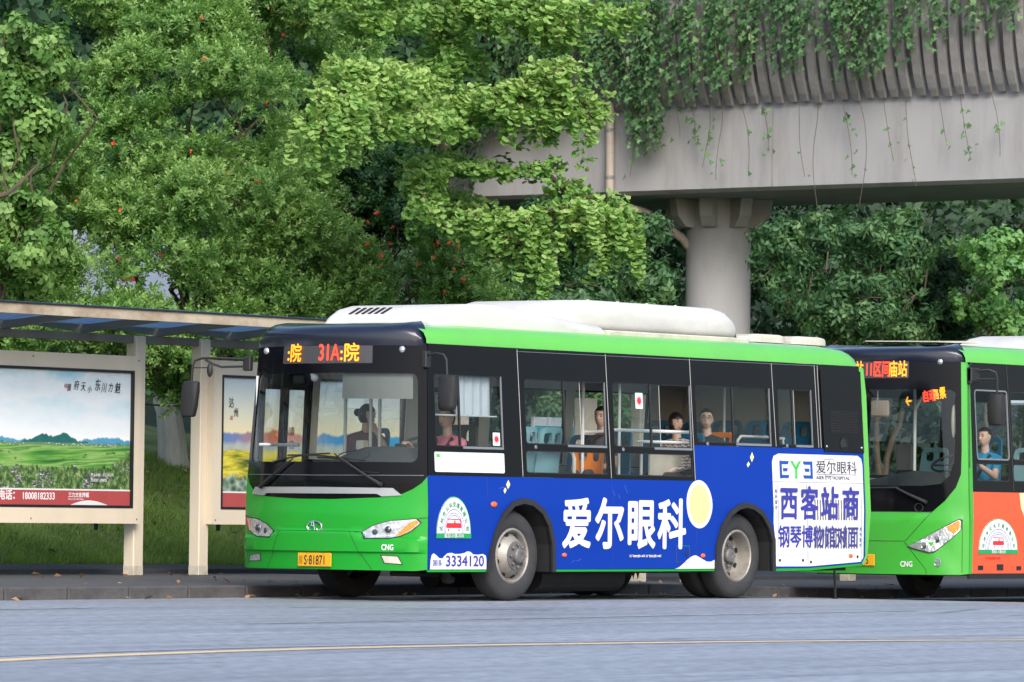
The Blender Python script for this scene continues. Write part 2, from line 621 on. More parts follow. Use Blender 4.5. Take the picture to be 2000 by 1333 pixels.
M_GRASS = leaf_mat("grass_blades", (0.11, 0.20, 0.045), (0.24, 0.38, 0.09), (0.36, 0.46, 0.16), 0.45, 0.6, 0.2)
rs = np.random.RandomState(5)
n = 85000
P = np.stack([rs.uniform(-3.0, 14.0, n), 8.9 + rs.uniform(0, 1, n) ** 1.3 * 3.9, np.zeros(n)], 1)
P[:, 2] = [bank(x, y) - 0.005 for x, y in P[:, :2]]
D = rs.normal(size=(n, 3)) * 0.45 + np.array([-0.1, -0.25, 1.0])
tv = np.array([(-0.5, 0, 0), (0.5, 0, 0), (0.0, 0.25, 1.0)]) * np.array([0.012, 0.06, 0.10])
tf = np.array([(0, 1, 2)])
patch = 0.5 + 0.25 * np.sin(P[:, 0] * 2.3) * np.sin(P[:, 1] * 3.1 + P[:, 0]) + rs.normal(size=n) * 0.17
V, F, T = place(tv, tf, P, frames(D, rs), rs.uniform(0.5, 1.4, n), rs, np.array([-0.1, -0.1, 0.1]), patch)
tag(fast_mesh("grass", V, F, M_GRASS, T), kind="stuff", label="short rough grass covering the bank")

# fallen leaves on the bank, the pavement and the gutter
M_DRY = leaf_mat("dry_leaves", (0.12, 0.06, 0.03), (0.28, 0.16, 0.08), (0.45, 0.32, 0.20), 0.2, 0.7, 0.2)
rs = np.random.RandomState(8)
P = []
for i in range(130): x, y = rs.uniform(1, 11), rs.uniform(9.0, 11.6); P.append((x, y, bank(x, y) + 0.07))
for i in range(60):
    x, y = rs.uniform(-6, 16), rs.uniform(2.8, 7.4); P.append((x, y, gz(x) + 0.125 + 0.028 * (y - 2.5) / 5 + 0.012))
for i in range(50): x = rs.uniform(-6, 16); P.append((x, kerb_y(x) - rs.uniform(0.02, 0.25), gz(x) + 0.012))
P = np.array(P); n = len(P)
D = rs.normal(size=(n, 3)) * 0.35 + np.array([0, -0.25, 1.0])
tv = np.array([(0, -1.0, 0), (0.55, 0, 0.2), (0, 1.0, 0), (-0.55, 0, 0.25)]) * 0.045
V, F, T = place(tv, np.array([(0, 1, 2, 3)]), P, frames(D, rs), rs.uniform(0.6, 1.5, n), rs, np.zeros(4), rs.uniform(0, 1, n))
tag(fast_mesh("fallen_leaves", V, F, M_DRY, T), kind="stuff", label="dry brown leaves scattered on bank and pavement")

# road markings: a faded double line that bends, and two worn strips
def paint_mat(name, col, thr, sc):
    m = bpy.data.materials.new(name); m.use_nodes = True
    nt = m.node_tree; L = nt.links; b = nt.nodes["Principled BSDF"]
    tc = nt.nodes.new("ShaderNodeTexCoord"); n = nt.nodes.new("ShaderNodeTexNoise")
    n.inputs["Scale"].default_value = sc; n.inputs["Detail"].default_value = 8; n.inputs["Roughness"].default_value = 0.75
    L.new(tc.outputs["Object"], n.inputs["Vector"])
    r = nt.nodes.new("ShaderNodeMapRange"); r.inputs[1].default_value = thr - 0.12; r.inputs[2].default_value = thr + 0.12
    L.new(n.outputs[0], r.inputs[0])
    mx = nt.nodes.new("ShaderNodeMix"); mx.data_type = 'RGBA'
    mx.inputs[6].default_value = (*col, 1); mx.inputs[7].default_value = (0.25, 0.27, 0.31, 1)
    L.new(r.outputs[0], mx.inputs[0]); L.new(mx.outputs[2], b.inputs["Base Color"])
    b.inputs["Roughness"].default_value = 0.75
    return m
M_LINE = paint_mat("faded_line_paint", (0.66, 0.50, 0.30), 0.62, 3.5)
M_WORN = paint_mat("worn_line_paint", (0.42, 0.43, 0.45), 0.50, 2.2)
cl = [(-40, -24), (-30, -17.2), (-24.5, -13.9), (-21, -12.15), (-18.45, -11.15), (-15.6, -10.60), (-13.2, -10.55), (-10.1, -11.0), (-7.9, -11.75), (-5.5, -12.9), (-2, -15), (4, -20)]
def curve_pts(cl, n=10):
    out = []
    for i in range(1, len(cl) - 2):
        p0, p1, p2, p3 = [Vector((*c, 0)) for c in cl[i - 1:i + 3]]
        for k in range(n):
            t = k / n
            out.append(0.5 * ((2 * p1) + (p2 - p0) * t + (2 * p0 - 5 * p1 + 4 * p2 - p3) * t * t + (3 * p1 - p0 - 3 * p2 + p3) * t ** 3))
    return out
cp = curve_pts(cl)
def line_strip(name, pts, o0, w, m, z=0.004):
    vs, fs = [], []
    for i, p in enumerate(pts):
        d = (pts[min(i + 1, len(pts) - 1)] - pts[max(i - 1, 0)]).normalized()
        nn = Vector((-d.y, d.x, 0))
        for q in (o0, o0 + w):
            pp = p + nn * q
            vs.append((pp.x, pp.y, gz(pp.x) + z))
    for i in range(len(pts) - 1):
        fs.append((2 * i, 2 * i + 2, 2 * i + 3, 2 * i + 1))
    return MB().add(vs, fs).build(name, m, fix=False)
rm = empty("road_markings"); tag(rm, kind="structure", label="faded double line bending along the road")
line_strip("painted_line", cp, -0.13, 0.22, M_LINE).parent = rm
line_strip("painted_line", cp, 0.36, 0.09, M_WORN).parent = rm
for xa, xb, y0, sl, w in ((-9.5, 1.5, -5.6, 0.06, 0.12), (-13.0, -6.0, -1.2, 0.05, 0.12), (0.5, 12.0, -6.6, 0.10, 0.10)):
    pts = [Vector((xa + (xb - xa) * i / 14, y0 + sl * (xb - xa) * i / 14, 0)) for i in range(15)]
    line_strip("worn_line", pts, 0, w, M_WORN).parent = rm
# ================================================================ the viaduct
M_CONC = mat("concrete_girder", (0.36, 0.358, 0.365), 0.85, noise=0.07, nscale=0.9, bump=0.12, bscale=25, dirt=(0.20, 0.19, 0.185), dirt_amt=0.6, dscale=1.5, stretch=(1, 0.9, 0.16))
M_PIER = mat("concrete_pier", (0.42, 0.415, 0.42), 0.85, noise=0.06, nscale=1.2, bump=0.1, bscale=30, dirt=(0.20, 0.19, 0.185), dirt_amt=0.35, dscale=1.1, stretch=(1, 1, 0.5))
M_FIN = mat("concrete_fin", (0.26, 0.25, 0.248), 0.9, noise=0.3, nscale=3.0, bump=0.4, bscale=25, dirt=(0.09, 0.085, 0.07), dirt_amt=0.7, dscale=2.5, stretch=(1, 1, 0.4))
M_PIPE = mat("drain_pipe_plastic", (0.42, 0.36, 0.31), 0.6, noise=0.15, nscale=3, dirt=(0.22, 0.17, 0.13), dirt_amt=0.5, dscale=3)
FX, SOF = 38.6, 6.96
via = empty("viaduct", (40.77, 24.68, 0))
tag(via, "grey concrete viaduct on a round pier with curved fins along its edge, overgrown by creeper", "viaduct")
vo = Vector(via.location)
def vbuild(mb, name, m, smooth=False, parent=via):
    mb.v = [(p[0] - vo.x, p[1] - vo.y, p[2] - vo.z) for p in mb.v]
    return mb.build(name, m, parent, smooth)
y0, y1 = 4.0, 62.0
prof = [(FX + 0.10, SOF), (FX, SOF + 0.07), (FX - 0.02, 8.45), (FX + 0.02, 8.62), (FX + 0.08, 8.74), (FX + 0.08, 8.98), (43.25, 8.98), (43.25, 8.74), (43.0, 8.62), (42.9, 8.45), (42.9, SOF + 0.07), (42.8, SOF)]
mb = MB().loft([[(x, y, z) for x, z in prof] for y in np.linspace(y0, y1, 16)])
vbuild(mb, "girder", M_CONC)
mb = MB().box(FX + 0.35, y0, 8.98, FX + 0.6, y1, 11.4)
mb.box(42.6, y0, 8.98, 42.85, y1, 11.4)
vbuild(mb, "parapet", M_FIN)
mb = MB()
for yy in (21.95, 29.2, 36.0):
    mb.box(FX - 0.0235, yy, SOF + 0.08, FX - 0.018, yy + 0.02, 8.44)
vbuild(mb, "joint", M_FIN)
# pier and its ribbed head
px, py = vo.x, vo.y
prof = [(0.0, 0.5), (0.626, 0.5), (0.626, 6.35), (0.63, 6.5), (0.66, 6.958), (0.0, 6.958)]
mb = MB().lathe(prof, (px, py, 0), 'Z', 48)
vbuild(mb, "pier", M_PIER, 40)
for k in range(8):
    a = 2 * PI * k / 8 + 0.36
    mb = MB()
    d, w = Vector((math.cos(a), math.sin(a), 0)), Vector((-math.sin(a), math.cos(a), 0))
    pr = [(0.55, 6.40), (0.80, 6.42), (0.98, 6.62), (1.05, 6.955), (0.55, 6.955)]
    ring = lambda s: [tuple(Vector((px, py, 0)) + d * r_ + w * s + Vector((0, 0, z))) for r_, z in pr]
    mb.loft([ring(-0.13), ring(0.13)])
    vbuild(mb, "capital_rib", M_PIER)
# fins, one object each
pr = [(0.24, -0.02), (0.17, 0.12), (0.07, 0.36), (-0.03, 0.75), (-0.10, 1.25), (-0.14, 1.8), (-0.08, 2.4), (0.02, 2.85)]
ring = [[(x + dx, sy, z) for x, z in pr] for sy, dx in ((-0.095, 0), (0.095, 0))]
vs, fs = [], []
n = len(pr)
for sy in (-0.078, 0.078):
    for dx in (-0.05, 0.05):
        vs += [(x + dx * (0.5 if i == 0 else 1), sy * (0.8 if i == 0 else 1), z) for i, (x, z) in enumerate(pr)]
for i in range(n - 1):
    a, b, c, d = i, i + n, i + 2 * n, i + 3 * n
    fs += [(a, a + 1, c + 1, c), (b, d, d + 1, b + 1), (a, b, b + 1, a + 1), (c, c + 1, d + 1, d)]
fs += [(0, 2 * n, 3 * n, n), (n - 1, 2 * n - 1, 4 * n - 1, 3 * n - 1)]
fin_me = MB().add(vs, fs).mesh("fin", M_FIN)
rs = np.random.RandomState(2)
for i in range(92):
    o = link("fin", fin_me, via)
    o.location = (FX - 0.35 - vo.x + rs.normal() * 0.008, 9.0 + 0.283 * i - vo.y + rs.normal() * 0.006, 8.60 - vo.z + rs.normal() * 0.015)
    o.rotation_euler = (rs.normal() * 0.012, rs.normal() * 0.012, rs.normal() * 0.03)
mb = MB().box(FX - 0.24, 35.2, 8.6, FX - 0.14, y1, 11.4)
vbuild(mb, "fin_run", M_FIN)
# drain pipe
pp = [(FX - 0.16, 25.6, 8.72), (FX - 0.16, 25.6, 7.05), (FX - 0.13, 25.58, 6.92), (FX - 0.02, 25.55, 6.80), (FX + 0.12, 25.5, 6.76), (39.3, 25.36, 6.66), (40.15, 25.12, 6.22), (40.36, 25.06, 6.02), (40.40, 25.04, 5.8)]
mb = MB().tube(pp, 0.085, 12)
pipe = vbuild(mb, "drain_pipe", M_PIPE, True)
mb = MB()
for z in (8.2, 7.3):
    mb.tube([(FX - 0.16, 25.6, z - 0.03), (FX - 0.16, 25.6, z + 0.03)], 0.10, 12)
vbuild(mb, "pipe_clamp", M_FIN, False, pipe)

# creeper on the parapet
M_VINE = leaf_mat("creeper_leaves", (0.028, 0.082, 0.032), (0.085, 0.20, 0.075), (0.20, 0.34, 0.13), 0.3, 0.5, 0.35)
M_VSTEM = mat("vine_stem", (0.105, 0.085, 0.06), 0.9)
q = []
for a, s in ((-62, 0.85), (0, 1.1), (62, 0.85)):
    ca, sa = math.cos(R(a)), math.sin(R(a))
    for x, y, z in ((0, 0.0, 0), (0.30, 0.5, 0.10), (0, 1.0, -0.06), (-0.30, 0.5, 0.10)):
        q.append(((x * ca + y * sa) * s, (y * ca - x * sa) * s, z))
VINE_T = np.array(q) * 0.085
VINE_F = np.array([(0, 1, 2, 3), (4, 5, 6, 7), (8, 9, 10, 11)])
def low_edge(y):
    pts = [(8, 9.5), (16.2, 9.7), (17.2, 9.45), (18.6, 9.15), (19.6, 8.72), (20.4, 9.0), (21.6, 9.0), (22.6, 8.75), (23.4, 8.7), (24.1, 8.45), (24.5, 7.35), (25.0, 7.6), (25.2, 8.6), (26.5, 8.5), (27.4, 8.45), (28.5, 8.0), (34, 7.9), (62, 7.8)]
    for (a, za), (b, zb) in zip(pts, pts[1:]):
        if a <= y <= b:
            return za + (zb - za) * (y - a) / (b - a)
    return 9.0
rs = np.random.RandomState(11)
P, D, base = [], [], []
stems = MB()
for s in range(1150):
    y = rs.uniform(10, 46)
    dens = 0.55 + 0.45 * math.sin(y * 3.3) * math.sin(y * 1.27 + 1)
    if y < 19.5 and rs.rand() > 0.24 + 0.34 * dens: continue
    if 19.5 <= y < 26 and rs.rand() > 0.42 + 0.55 * dens: continue
    zt = rs.uniform(10.3, 11.7)
    zl = low_edge(y) + abs(rs.normal()) * (0.75 if y < 26 else 0.35) - 0.1
    if rs.rand() < 0.35: zl += rs.uniform(0.3, 1.3)
    x0 = FX - 0.52 - rs.uniform(0, 0.42)
    sway, ph = rs.uniform(0.03, 0.12), rs.uniform(0, 6)
    tb = rs.normal() * 0.16
    z = zt
    k = 0
    last = None
    while z > zl:
        yy = y + sway * math.sin(z * 2.4 + ph)
        xx = x0 + max(0, (8.7 - z)) * 0.35
        if z < 8.6: xx = max(xx, FX - 0.55)
        P.append((xx + rs.normal() * 0.05, yy + rs.normal() * 0.07, z))
        D.append((-0.75 + rs.normal() * 0.4, rs.normal() * 0.45, 0.55 + rs.normal() * 0.3))
        base.append(0.47 + tb + rs.normal() * 0.13 + 0.05 * (z - 9.5))
        if k % 6 == 0:
            if last is not None and rs.rand() < 0.30: stems.tube([last, (xx + 0.02, yy, z)], 0.008, 4, False)
            last = (xx + 0.02, yy, z)
        z -= rs.uniform(0.035, 0.075)
        k += 1
P, D, base = np.array(P), np.array(D), np.array(base)
up = np.array([0, 0, -1.0])
V, F, T = place(VINE_T, VINE_F, P, frames(D, rs, up), rs.uniform(0.65, 1.35, len(P)), rs, rs.normal(size=12) * 0.03, base)
cre = empty("creeper", (FX - 0.5, 24, 8.6)); tag(cre, "thick green creeper hanging over the viaduct fins", "creeper")
cv = Vector(cre.location)
o = fast_mesh("foliage", V - np.array(cv), F, M_VINE, T, cre); tag(o, kind="stuff")
stems.v = [tuple(Vector(p) - cv) for p in stems.v]
stems.build("stem", M_VSTEM, cre, fix=False)
# single bare tendrils with a few leaves in front of the girder
tend = [(22.9, 7.1, 6), (23.9, 8.0, 3), (23.2, 7.4, 9), (22.35, 7.25, 2), (21.9, 7.6, 14), (21.1, 7.1, 2), (20.75, 6.55, 3), (20.1, 7.05, 12), (19.75, 6.5, 1), (19.2, 7.3, 4), (18.75, 6.9, 6), (18.0, 7.6, 3), (17.55, 7.35, 15), (16.9, 7.3, 5), (23.55, 7.8, 18), (24.85, 7.2, 10)]
for i, (y, zl, nl) in enumerate(tend):
    t = empty("hanging_vine", (FX - 0.5, y, 8.7))
    ordn = ["first", "second", "third", "fourth", "fifth", "sixth", "seventh", "eighth", "ninth", "tenth", "eleventh", "twelfth", "thirteenth", "fourteenth", "fifteenth", "sixteenth"][sorted(tend, key=lambda q: -q[0]).index((y, zl, nl))]
    where = ["thin bare vine tendril", "thin vine strand with a few leaves", "leafy vine strand"][0 if nl < 4 else (1 if nl < 9 else 2)]
    tag(t, where + ", " + ordn + " right of the drain pipe", "vine", "vine strands hanging from the viaduct")
    pts = []
    z = 8.72
    rr_ = random.Random(i)
    ph = rr_.uniform(0, 6)
    while z > zl:
        pts.append((max(0.0, (8.9 - z)) * 0.22 if z > 8.2 else 0.155, 0.09 * math.sin(z * 2.1 + ph) + (0.05 * (8.9 - z)) * math.cos(ph), z - 8.7))
        z -= 0.12
    MB().tube(pts, 0.0055, 4).build("stem", M_VSTEM, t, fix=False)
    P = np.array([pts[rr_.randrange(len(pts) // 3, len(pts))] for _ in range(nl)]) + rs.normal(size=(nl, 3)) * np.array([0.03, 0.08, 0.05])
    V, F, T = place(VINE_T, VINE_F, P, frames(rs.normal(size=(nl, 3)) * 0.4 + np.array([-0.8, 0, 0.5]), rs, up), rs.uniform(0.6, 1.2, nl), rs, np.zeros(12), rs.uniform(0.4, 0.85, nl))
    fast_mesh("foliage", V, F, M_VINE, T, t)
# ================================================================ the bus shelter
M_CREAM = mat("cream_painted_steel", (0.70, 0.61, 0.47), 0.55, noise=0.04, nscale=1.2, dirt=(0.50, 0.43, 0.31), dirt_amt=0.35, dscale=1.3, stretch=(1, 1, 0.35))
M_FOOT = mat("pale_scuffed_foot", (0.55, 0.50, 0.40), 0.7, noise=0.15, nscale=9, dirt=(0.25, 0.21, 0.15), dirt_amt=0.8, dscale=7)
M_RUST = mat("rusty_beam", (0.42, 0.36, 0.27), 0.7, noise=0.15, nscale=3, dirt=(0.16, 0.09, 0.05), dirt_amt=0.9, dscale=1.4, stretch=(0.7, 1, 1))
M_BEAMG = mat("grey_beam", (0.20, 0.185, 0.15), 0.7, noise=0.2, nscale=2, dirt=(0.10, 0.09, 0.07), dirt_amt=0.6, dscale=1.5)
M_BLUEP = mat("blue_roof_sheet", (0.03, 0.13, 0.36), 0.35, noise=0.25, nscale=1.5, dirt=(0.05, 0.10, 0.18), dirt_amt=0.6, dscale=0.9)
def see_through(m, tint, fac):
    """thin coloured plastic: part of the light goes through, tinted"""
    nt = m.node_tree; out = nt.nodes["Material Output"]; b = nt.nodes["Principled BSDF"]
    t = nt.nodes.new("ShaderNodeBsdfTransparent"); t.inputs[0].default_value = (*tint, 1)
    tl = nt.nodes.new("ShaderNodeBsdfTranslucent"); tl.inputs[0].default_value = (*tint, 1)
    m1 = nt.nodes.new("ShaderNodeMixShader"); m1.inputs[0].default_value = 0.45
    nt.links.new(b.outputs[0], m1.inputs[1]); nt.links.new(tl.outputs[0], m1.inputs[2])
    m2 = nt.nodes.new("ShaderNodeMixShader"); m2.inputs[0].default_value = fac
    nt.links.new(m1.outputs[0], m2.inputs[1]); nt.links.new(t.outputs[0], m2.inputs[2])
    nt.links.new(m2.outputs[0], out.inputs[0])
see_through(M_BLUEP, (0.42, 0.56, 0.72), 0.38)
M_BLK = mat("black_trim", (0.014, 0.014, 0.016), 0.5)

def ramp(nt, src, stops, interp='LINEAR'):
    cr = nt.nodes.new("ShaderNodeValToRGB")
    cr.color_ramp.interpolation = interp
    els = cr.color_ramp.elements
    while len(els) > 1: els.remove(els[-1])
    els[0].position = stops[0][0]; els[0].color = (*stops[0][1], 1)
    for p, c in stops[1:]:
        e = els.new(p); e.color = (*c, 1)
    nt.links.new(src, cr.inputs[0])
    return cr.outputs[0]
def poster_mat(name, kind):
    """printed landscape: u, v run 0..1 over the sheet (Generated coordinates)"""
    m = bpy.data.materials.new(name); m.use_nodes = True
    nt = m.node_tree; L = nt.links; b = nt.nodes["Principled BSDF"]
    b.inputs["Roughness"].default_value = 0.22; b.inputs["Specular IOR Level"].default_value = 0.3
    tc = nt.nodes.new("ShaderNodeTexCoord")
    sp = nt.nodes.new("ShaderNodeSeparateXYZ"); L.new(tc.outputs["Generated"], sp.inputs[0])
    U, Vv = sp.outputs[0], sp.outputs[2]
    if kind == 'green':               # the lower eighth of the sheet is the red band
        vr = nt.nodes.new("ShaderNodeMath"); vr.operation = 'MULTIPLY_ADD'; vr.inputs[1].default_value = 1.023; vr.inputs[2].default_value = -0.123
        L.new(Vv, vr.inputs[0]); Vv = vr.outputs[0]
    def M2(op, a, c):
        x = nt.nodes.new("ShaderNodeMath"); x.operation = op
        for i, q in enumerate((a, c)):
            if isinstance(q, (int, float)): x.inputs[i].default_value = q
            else: L.new(q, x.inputs[i])
        return x.outputs[0]
    def noise(st, det=6, rough=0.6, off=(0, 0, 0)):
        mp = nt.nodes.new("ShaderNodeMapping"); mp.inputs["Scale"].default_value = st; mp.inputs["Location"].default_value = off
        L.new(tc.outputs["Generated"], mp.inputs[0])
        n = nt.nodes.new("ShaderNodeTexNoise"); n.inputs["Scale"].default_value = 1; n.inputs["Detail"].default_value = det; n.inputs["Roughness"].default_value = rough
        L.new(mp.outputs[0], n.inputs["Vector"]); return n.outputs[0]
    def vor(st):
        mp = nt.nodes.new("ShaderNodeMapping"); mp.inputs["Scale"].default_value = st
        L.new(tc.outputs["Generated"], mp.inputs[0])
        n = nt.nodes.new("ShaderNodeTexVoronoi"); n.inputs["Scale"].default_value = 1
        L.new(mp.outputs[0], n.inputs["Vector"]); return n.outputs["Distance"]
    def mixc(f, a, c):
        x = nt.nodes.new("ShaderNodeMix"); x.data_type = 'RGBA'
        if isinstance(f, (int, float)): x.inputs[0].default_value = f
        else: L.new(f, x.inputs[0])
        for i, q in ((6, a), (7, c)):
            if isinstance(q, tuple): x.inputs[i].default_value = (*q, 1)
            else: L.new(q, x.inputs[i])
        return x.outputs[2]
    def step(x, e, s=0.004):
        r = nt.nodes.new("ShaderNodeMapRange"); r.inputs[1].default_value = -s; r.inputs[2].default_value = s
        L.new(M2('SUBTRACT', x, e), r.inputs[0]); return r.outputs[0]
    # everything lives on one height that the ridges push up and down
    if kind == 'green':
        cn = noise((2.6, 1, 3.0), 8, 0.62)
        clouds = ramp(nt, cn, [(0.36, (0.22, 0.60, 0.84)), (0.46, (0.50, 0.80, 0.92)), (0.56, (0.86, 0.94, 0.96)), (0.66, (0.72, 0.86, 0.91))])
        skyc = mixc(step(Vv, M2('ADD', 0.62, M2('MULTIPLY', noise((2, 1, 2)), 0.15)), 0.3), (0.95, 0.97, 0.97), clouds)
        def hump(c0, w, h):
            q = M2('DIVIDE', M2('SUBTRACT', U, c0), w)
            return M2('MULTIPLY', M2('POWER', 2.718, M2('MULTIPLY', M2('MULTIPLY', q, q), -1.0)), h)
        jag = M2('MULTIPLY', M2('SUBTRACT', noise((24, 1, 0.01), 6, 0.6), 0.5), 0.09)
        r_far = M2('ADD', M2('ADD', 0.352, hump(0.88, 0.13, 0.045)), M2('ADD', hump(0.30, 0.2, 0.03), jag))
        c = mixc(step(Vv, r_far, 0.006), mixc(noise((20, 1, 20), 3), (0.08, 0.30, 0.50), (0.16, 0.42, 0.58)), skyc)
        r_near = M2('ADD', M2('ADD', 0.345, hump(0.67, 0.045, 0.06)), M2('ADD', M2('ADD', hump(0.56, 0.06, 0.05), hump(0.64, 0.16, 0.02)), jag))
        c = mixc(step(Vv, r_near, 0.004), mixc(noise((34, 1, 40), 5), (0.015, 0.09, 0.12), (0.06, 0.24, 0.20)), c)
        town = ramp(nt, vor((90, 1, 70)), [(0.20, (0.80, 0.80, 0.76)), (0.34, (0.16, 0.28, 0.14))])
        wav = M2('MULTIPLY', noise((6, 1, 2), 3), 0.02)
        c = mixc(step(Vv, M2('ADD', 0.338, wav), 0.004), town, c)
        sl = M2('ADD', Vv, M2('MULTIPLY', U, -0.10))
        cmb = nt.nodes.new("ShaderNodeCombineXYZ"); L.new(M2('MULTIPLY', U, 3.0), cmb.inputs[0]); L.new(M2('MULTIPLY', sl, 22.0), cmb.inputs[2])
        fn_ = nt.nodes.new("ShaderNodeTexNoise"); fn_.inputs["Scale"].default_value = 1.0; fn_.inputs["Detail"].default_value = 5; L.new(cmb.outputs[0], fn_.inputs["Vector"])
        fld = ramp(nt, fn_.outputs[0], [(0.34, (0.04, 0.12, 0.05)), (0.42, (0.08, 0.27, 0.06)), (0.50, (0.19, 0.40, 0.10)), (0.57, (0.32, 0.50, 0.18)), (0.62, (0.10, 0.26, 0.07)), (0.70, (0.25, 0.44, 0.14))])
        c = mixc(step(Vv, M2('ADD', 0.318, wav), 0.004), fld, c)
        clump = noise((16, 1, 22), 5, 0.7)
        tr = ramp(nt, noise((52, 1, 20), 7, 0.72), [(0.36, (0.02, 0.05, 0.025)), (0.46, (0.06, 0.12, 0.045)), (0.55, (0.16, 0.25, 0.09)), (0.64, (0.38, 0.44, 0.24))])
        hs = ramp(nt, noise((70, 1, 60), 4, 0.7), [(0.50, (0.06, 0.09, 0.06)), (0.57, (0.36, 0.38, 0.36)), (0.64, (0.78, 0.78, 0.76))])
        near = mixc(step(noise((8, 1, 6), 2), 0.56, 0.03), tr, hs)
        c = mixc(M2('MULTIPLY', step(clump, 0.60, 0.02), step(0.30, Vv, 0.02)), c, tr)
        edge = M2('ADD', 0.03, M2('MULTIPLY', noise((26, 1, 0.01), 6, 0.75), 0.27))
        c = mixc(step(Vv, edge, 0.006), near, c)
        slope = M2('ADD', M2('MULTIPLY', M2('SUBTRACT', U, 0.86), 1.3), M2('MULTIPLY', noise((25, 1, 14), 5), 0.22))
        c = mixc(M2('MULTIPLY', step(slope, Vv, 0.02), step(0.32, Vv, 0.03)), c, near)
    else:
        skyc = ramp(nt, Vv, [(0.60, (0.88, 0.78, 0.52)), (0.72, (0.80, 0.80, 0.62)), (1.0, (0.66, 0.78, 0.84))])
        if kind == 'mist': skyc = ramp(nt, Vv, [(0.60, (0.50, 0.72, 0.86)), (1.0, (0.70, 0.82, 0.88))])
        d = 0.0 if kind == 'gold' else 0.03
        r1 = M2('ADD', 0.58 + d, M2('MULTIPLY', M2('SUBTRACT', noise((5, 1, 0.01), 5), 0.5), 0.22))
        warm = ramp(nt, U, [(0.0, (0.16, 0.27, 0.50)), (0.08, (0.20, 0.26, 0.46)), (0.16, (0.42, 0.24, 0.26)), (0.30, (0.66, 0.22, 0.12)), (0.46, (0.52, 0.30, 0.26)), (0.56, (0.16, 0.34, 0.56)), (0.7, (0.02, 0.30, 0.62)), (1.0, (0.02, 0.36, 0.66))])
        if kind == 'mist': warm = ramp(nt, U, [(0, (0.03, 0.22, 0.50)), (1, (0.05, 0.30, 0.60))])
        c = mixc(step(Vv, r1, 0.01), warm, skyc)
        mist = mixc(noise((14, 1, 10), 5), (0.30, 0.36, 0.34), (0.62, 0.64, 0.56))
        r2 = M2('ADD', 0.50, M2('MULTIPLY', M2('SUBTRACT', noise((9, 1, 0.01), 5, 0.6, (2, 0, 0)), 0.5), 0.14))
        c = mixc(step(Vv, r2, 0.02), mist, c)
        fld = ramp(nt, noise((5, 1, 13), 6, 0.6), [(0.36, (0.06, 0.10, 0.03)), (0.45, (0.36, 0.36, 0.06)), (0.52, (0.70, 0.60, 0.08)), (0.62, (0.80, 0.72, 0.22)), (0.72, (0.22, 0.26, 0.07))])
        c = mixc(step(Vv, M2('ADD', 0.40, M2('MULTIPLY', noise((12, 1, 6), 5), 0.07)), 0.01), fld, c)
        tr = ramp(nt, vor((34, 1, 20)), [(0.1, (0.04, 0.08, 0.05)), (0.5, (0.16, 0.24, 0.18)), (0.9, (0.44, 0.50, 0.42))])
        edge = M2('ADD', 0.10, M2('MULTIPLY', noise((8, 1, 5), 5, 0.7), 0.26))
        c = mixc(step(Vv, edge, 0.01), tr, c)
    hs_ = nt.nodes.new("ShaderNodeHueSaturation"); hs_.inputs["Saturation"].default_value = 1.05; hs_.inputs["Value"].default_value = 0.97
    L.new(c, hs_.inputs["Color"]); L.new(hs_.outputs[0], b.inputs["Base Color"])
    return m
M_POSTER = [poster_mat("green_valley_print", 'green'), poster_mat("golden_field_print", 'gold'), poster_mat("blue_hill_print", 'mist'), poster_mat("green_valley_print_again", 'mist')]
M_PRED = mat("poster_red", (0.42, 0.075, 0.075), 0.3, noise=0.06, nscale=3)
M_PWHITE = mat("poster_white", (0.74, 0.74, 0.74), 0.4)
M_INK = mat("ink_black", (0.02, 0.02, 0.025), 0.6)
M_INKRED = mat("ink_red", (0.45, 0.04, 0.03), 0.6)

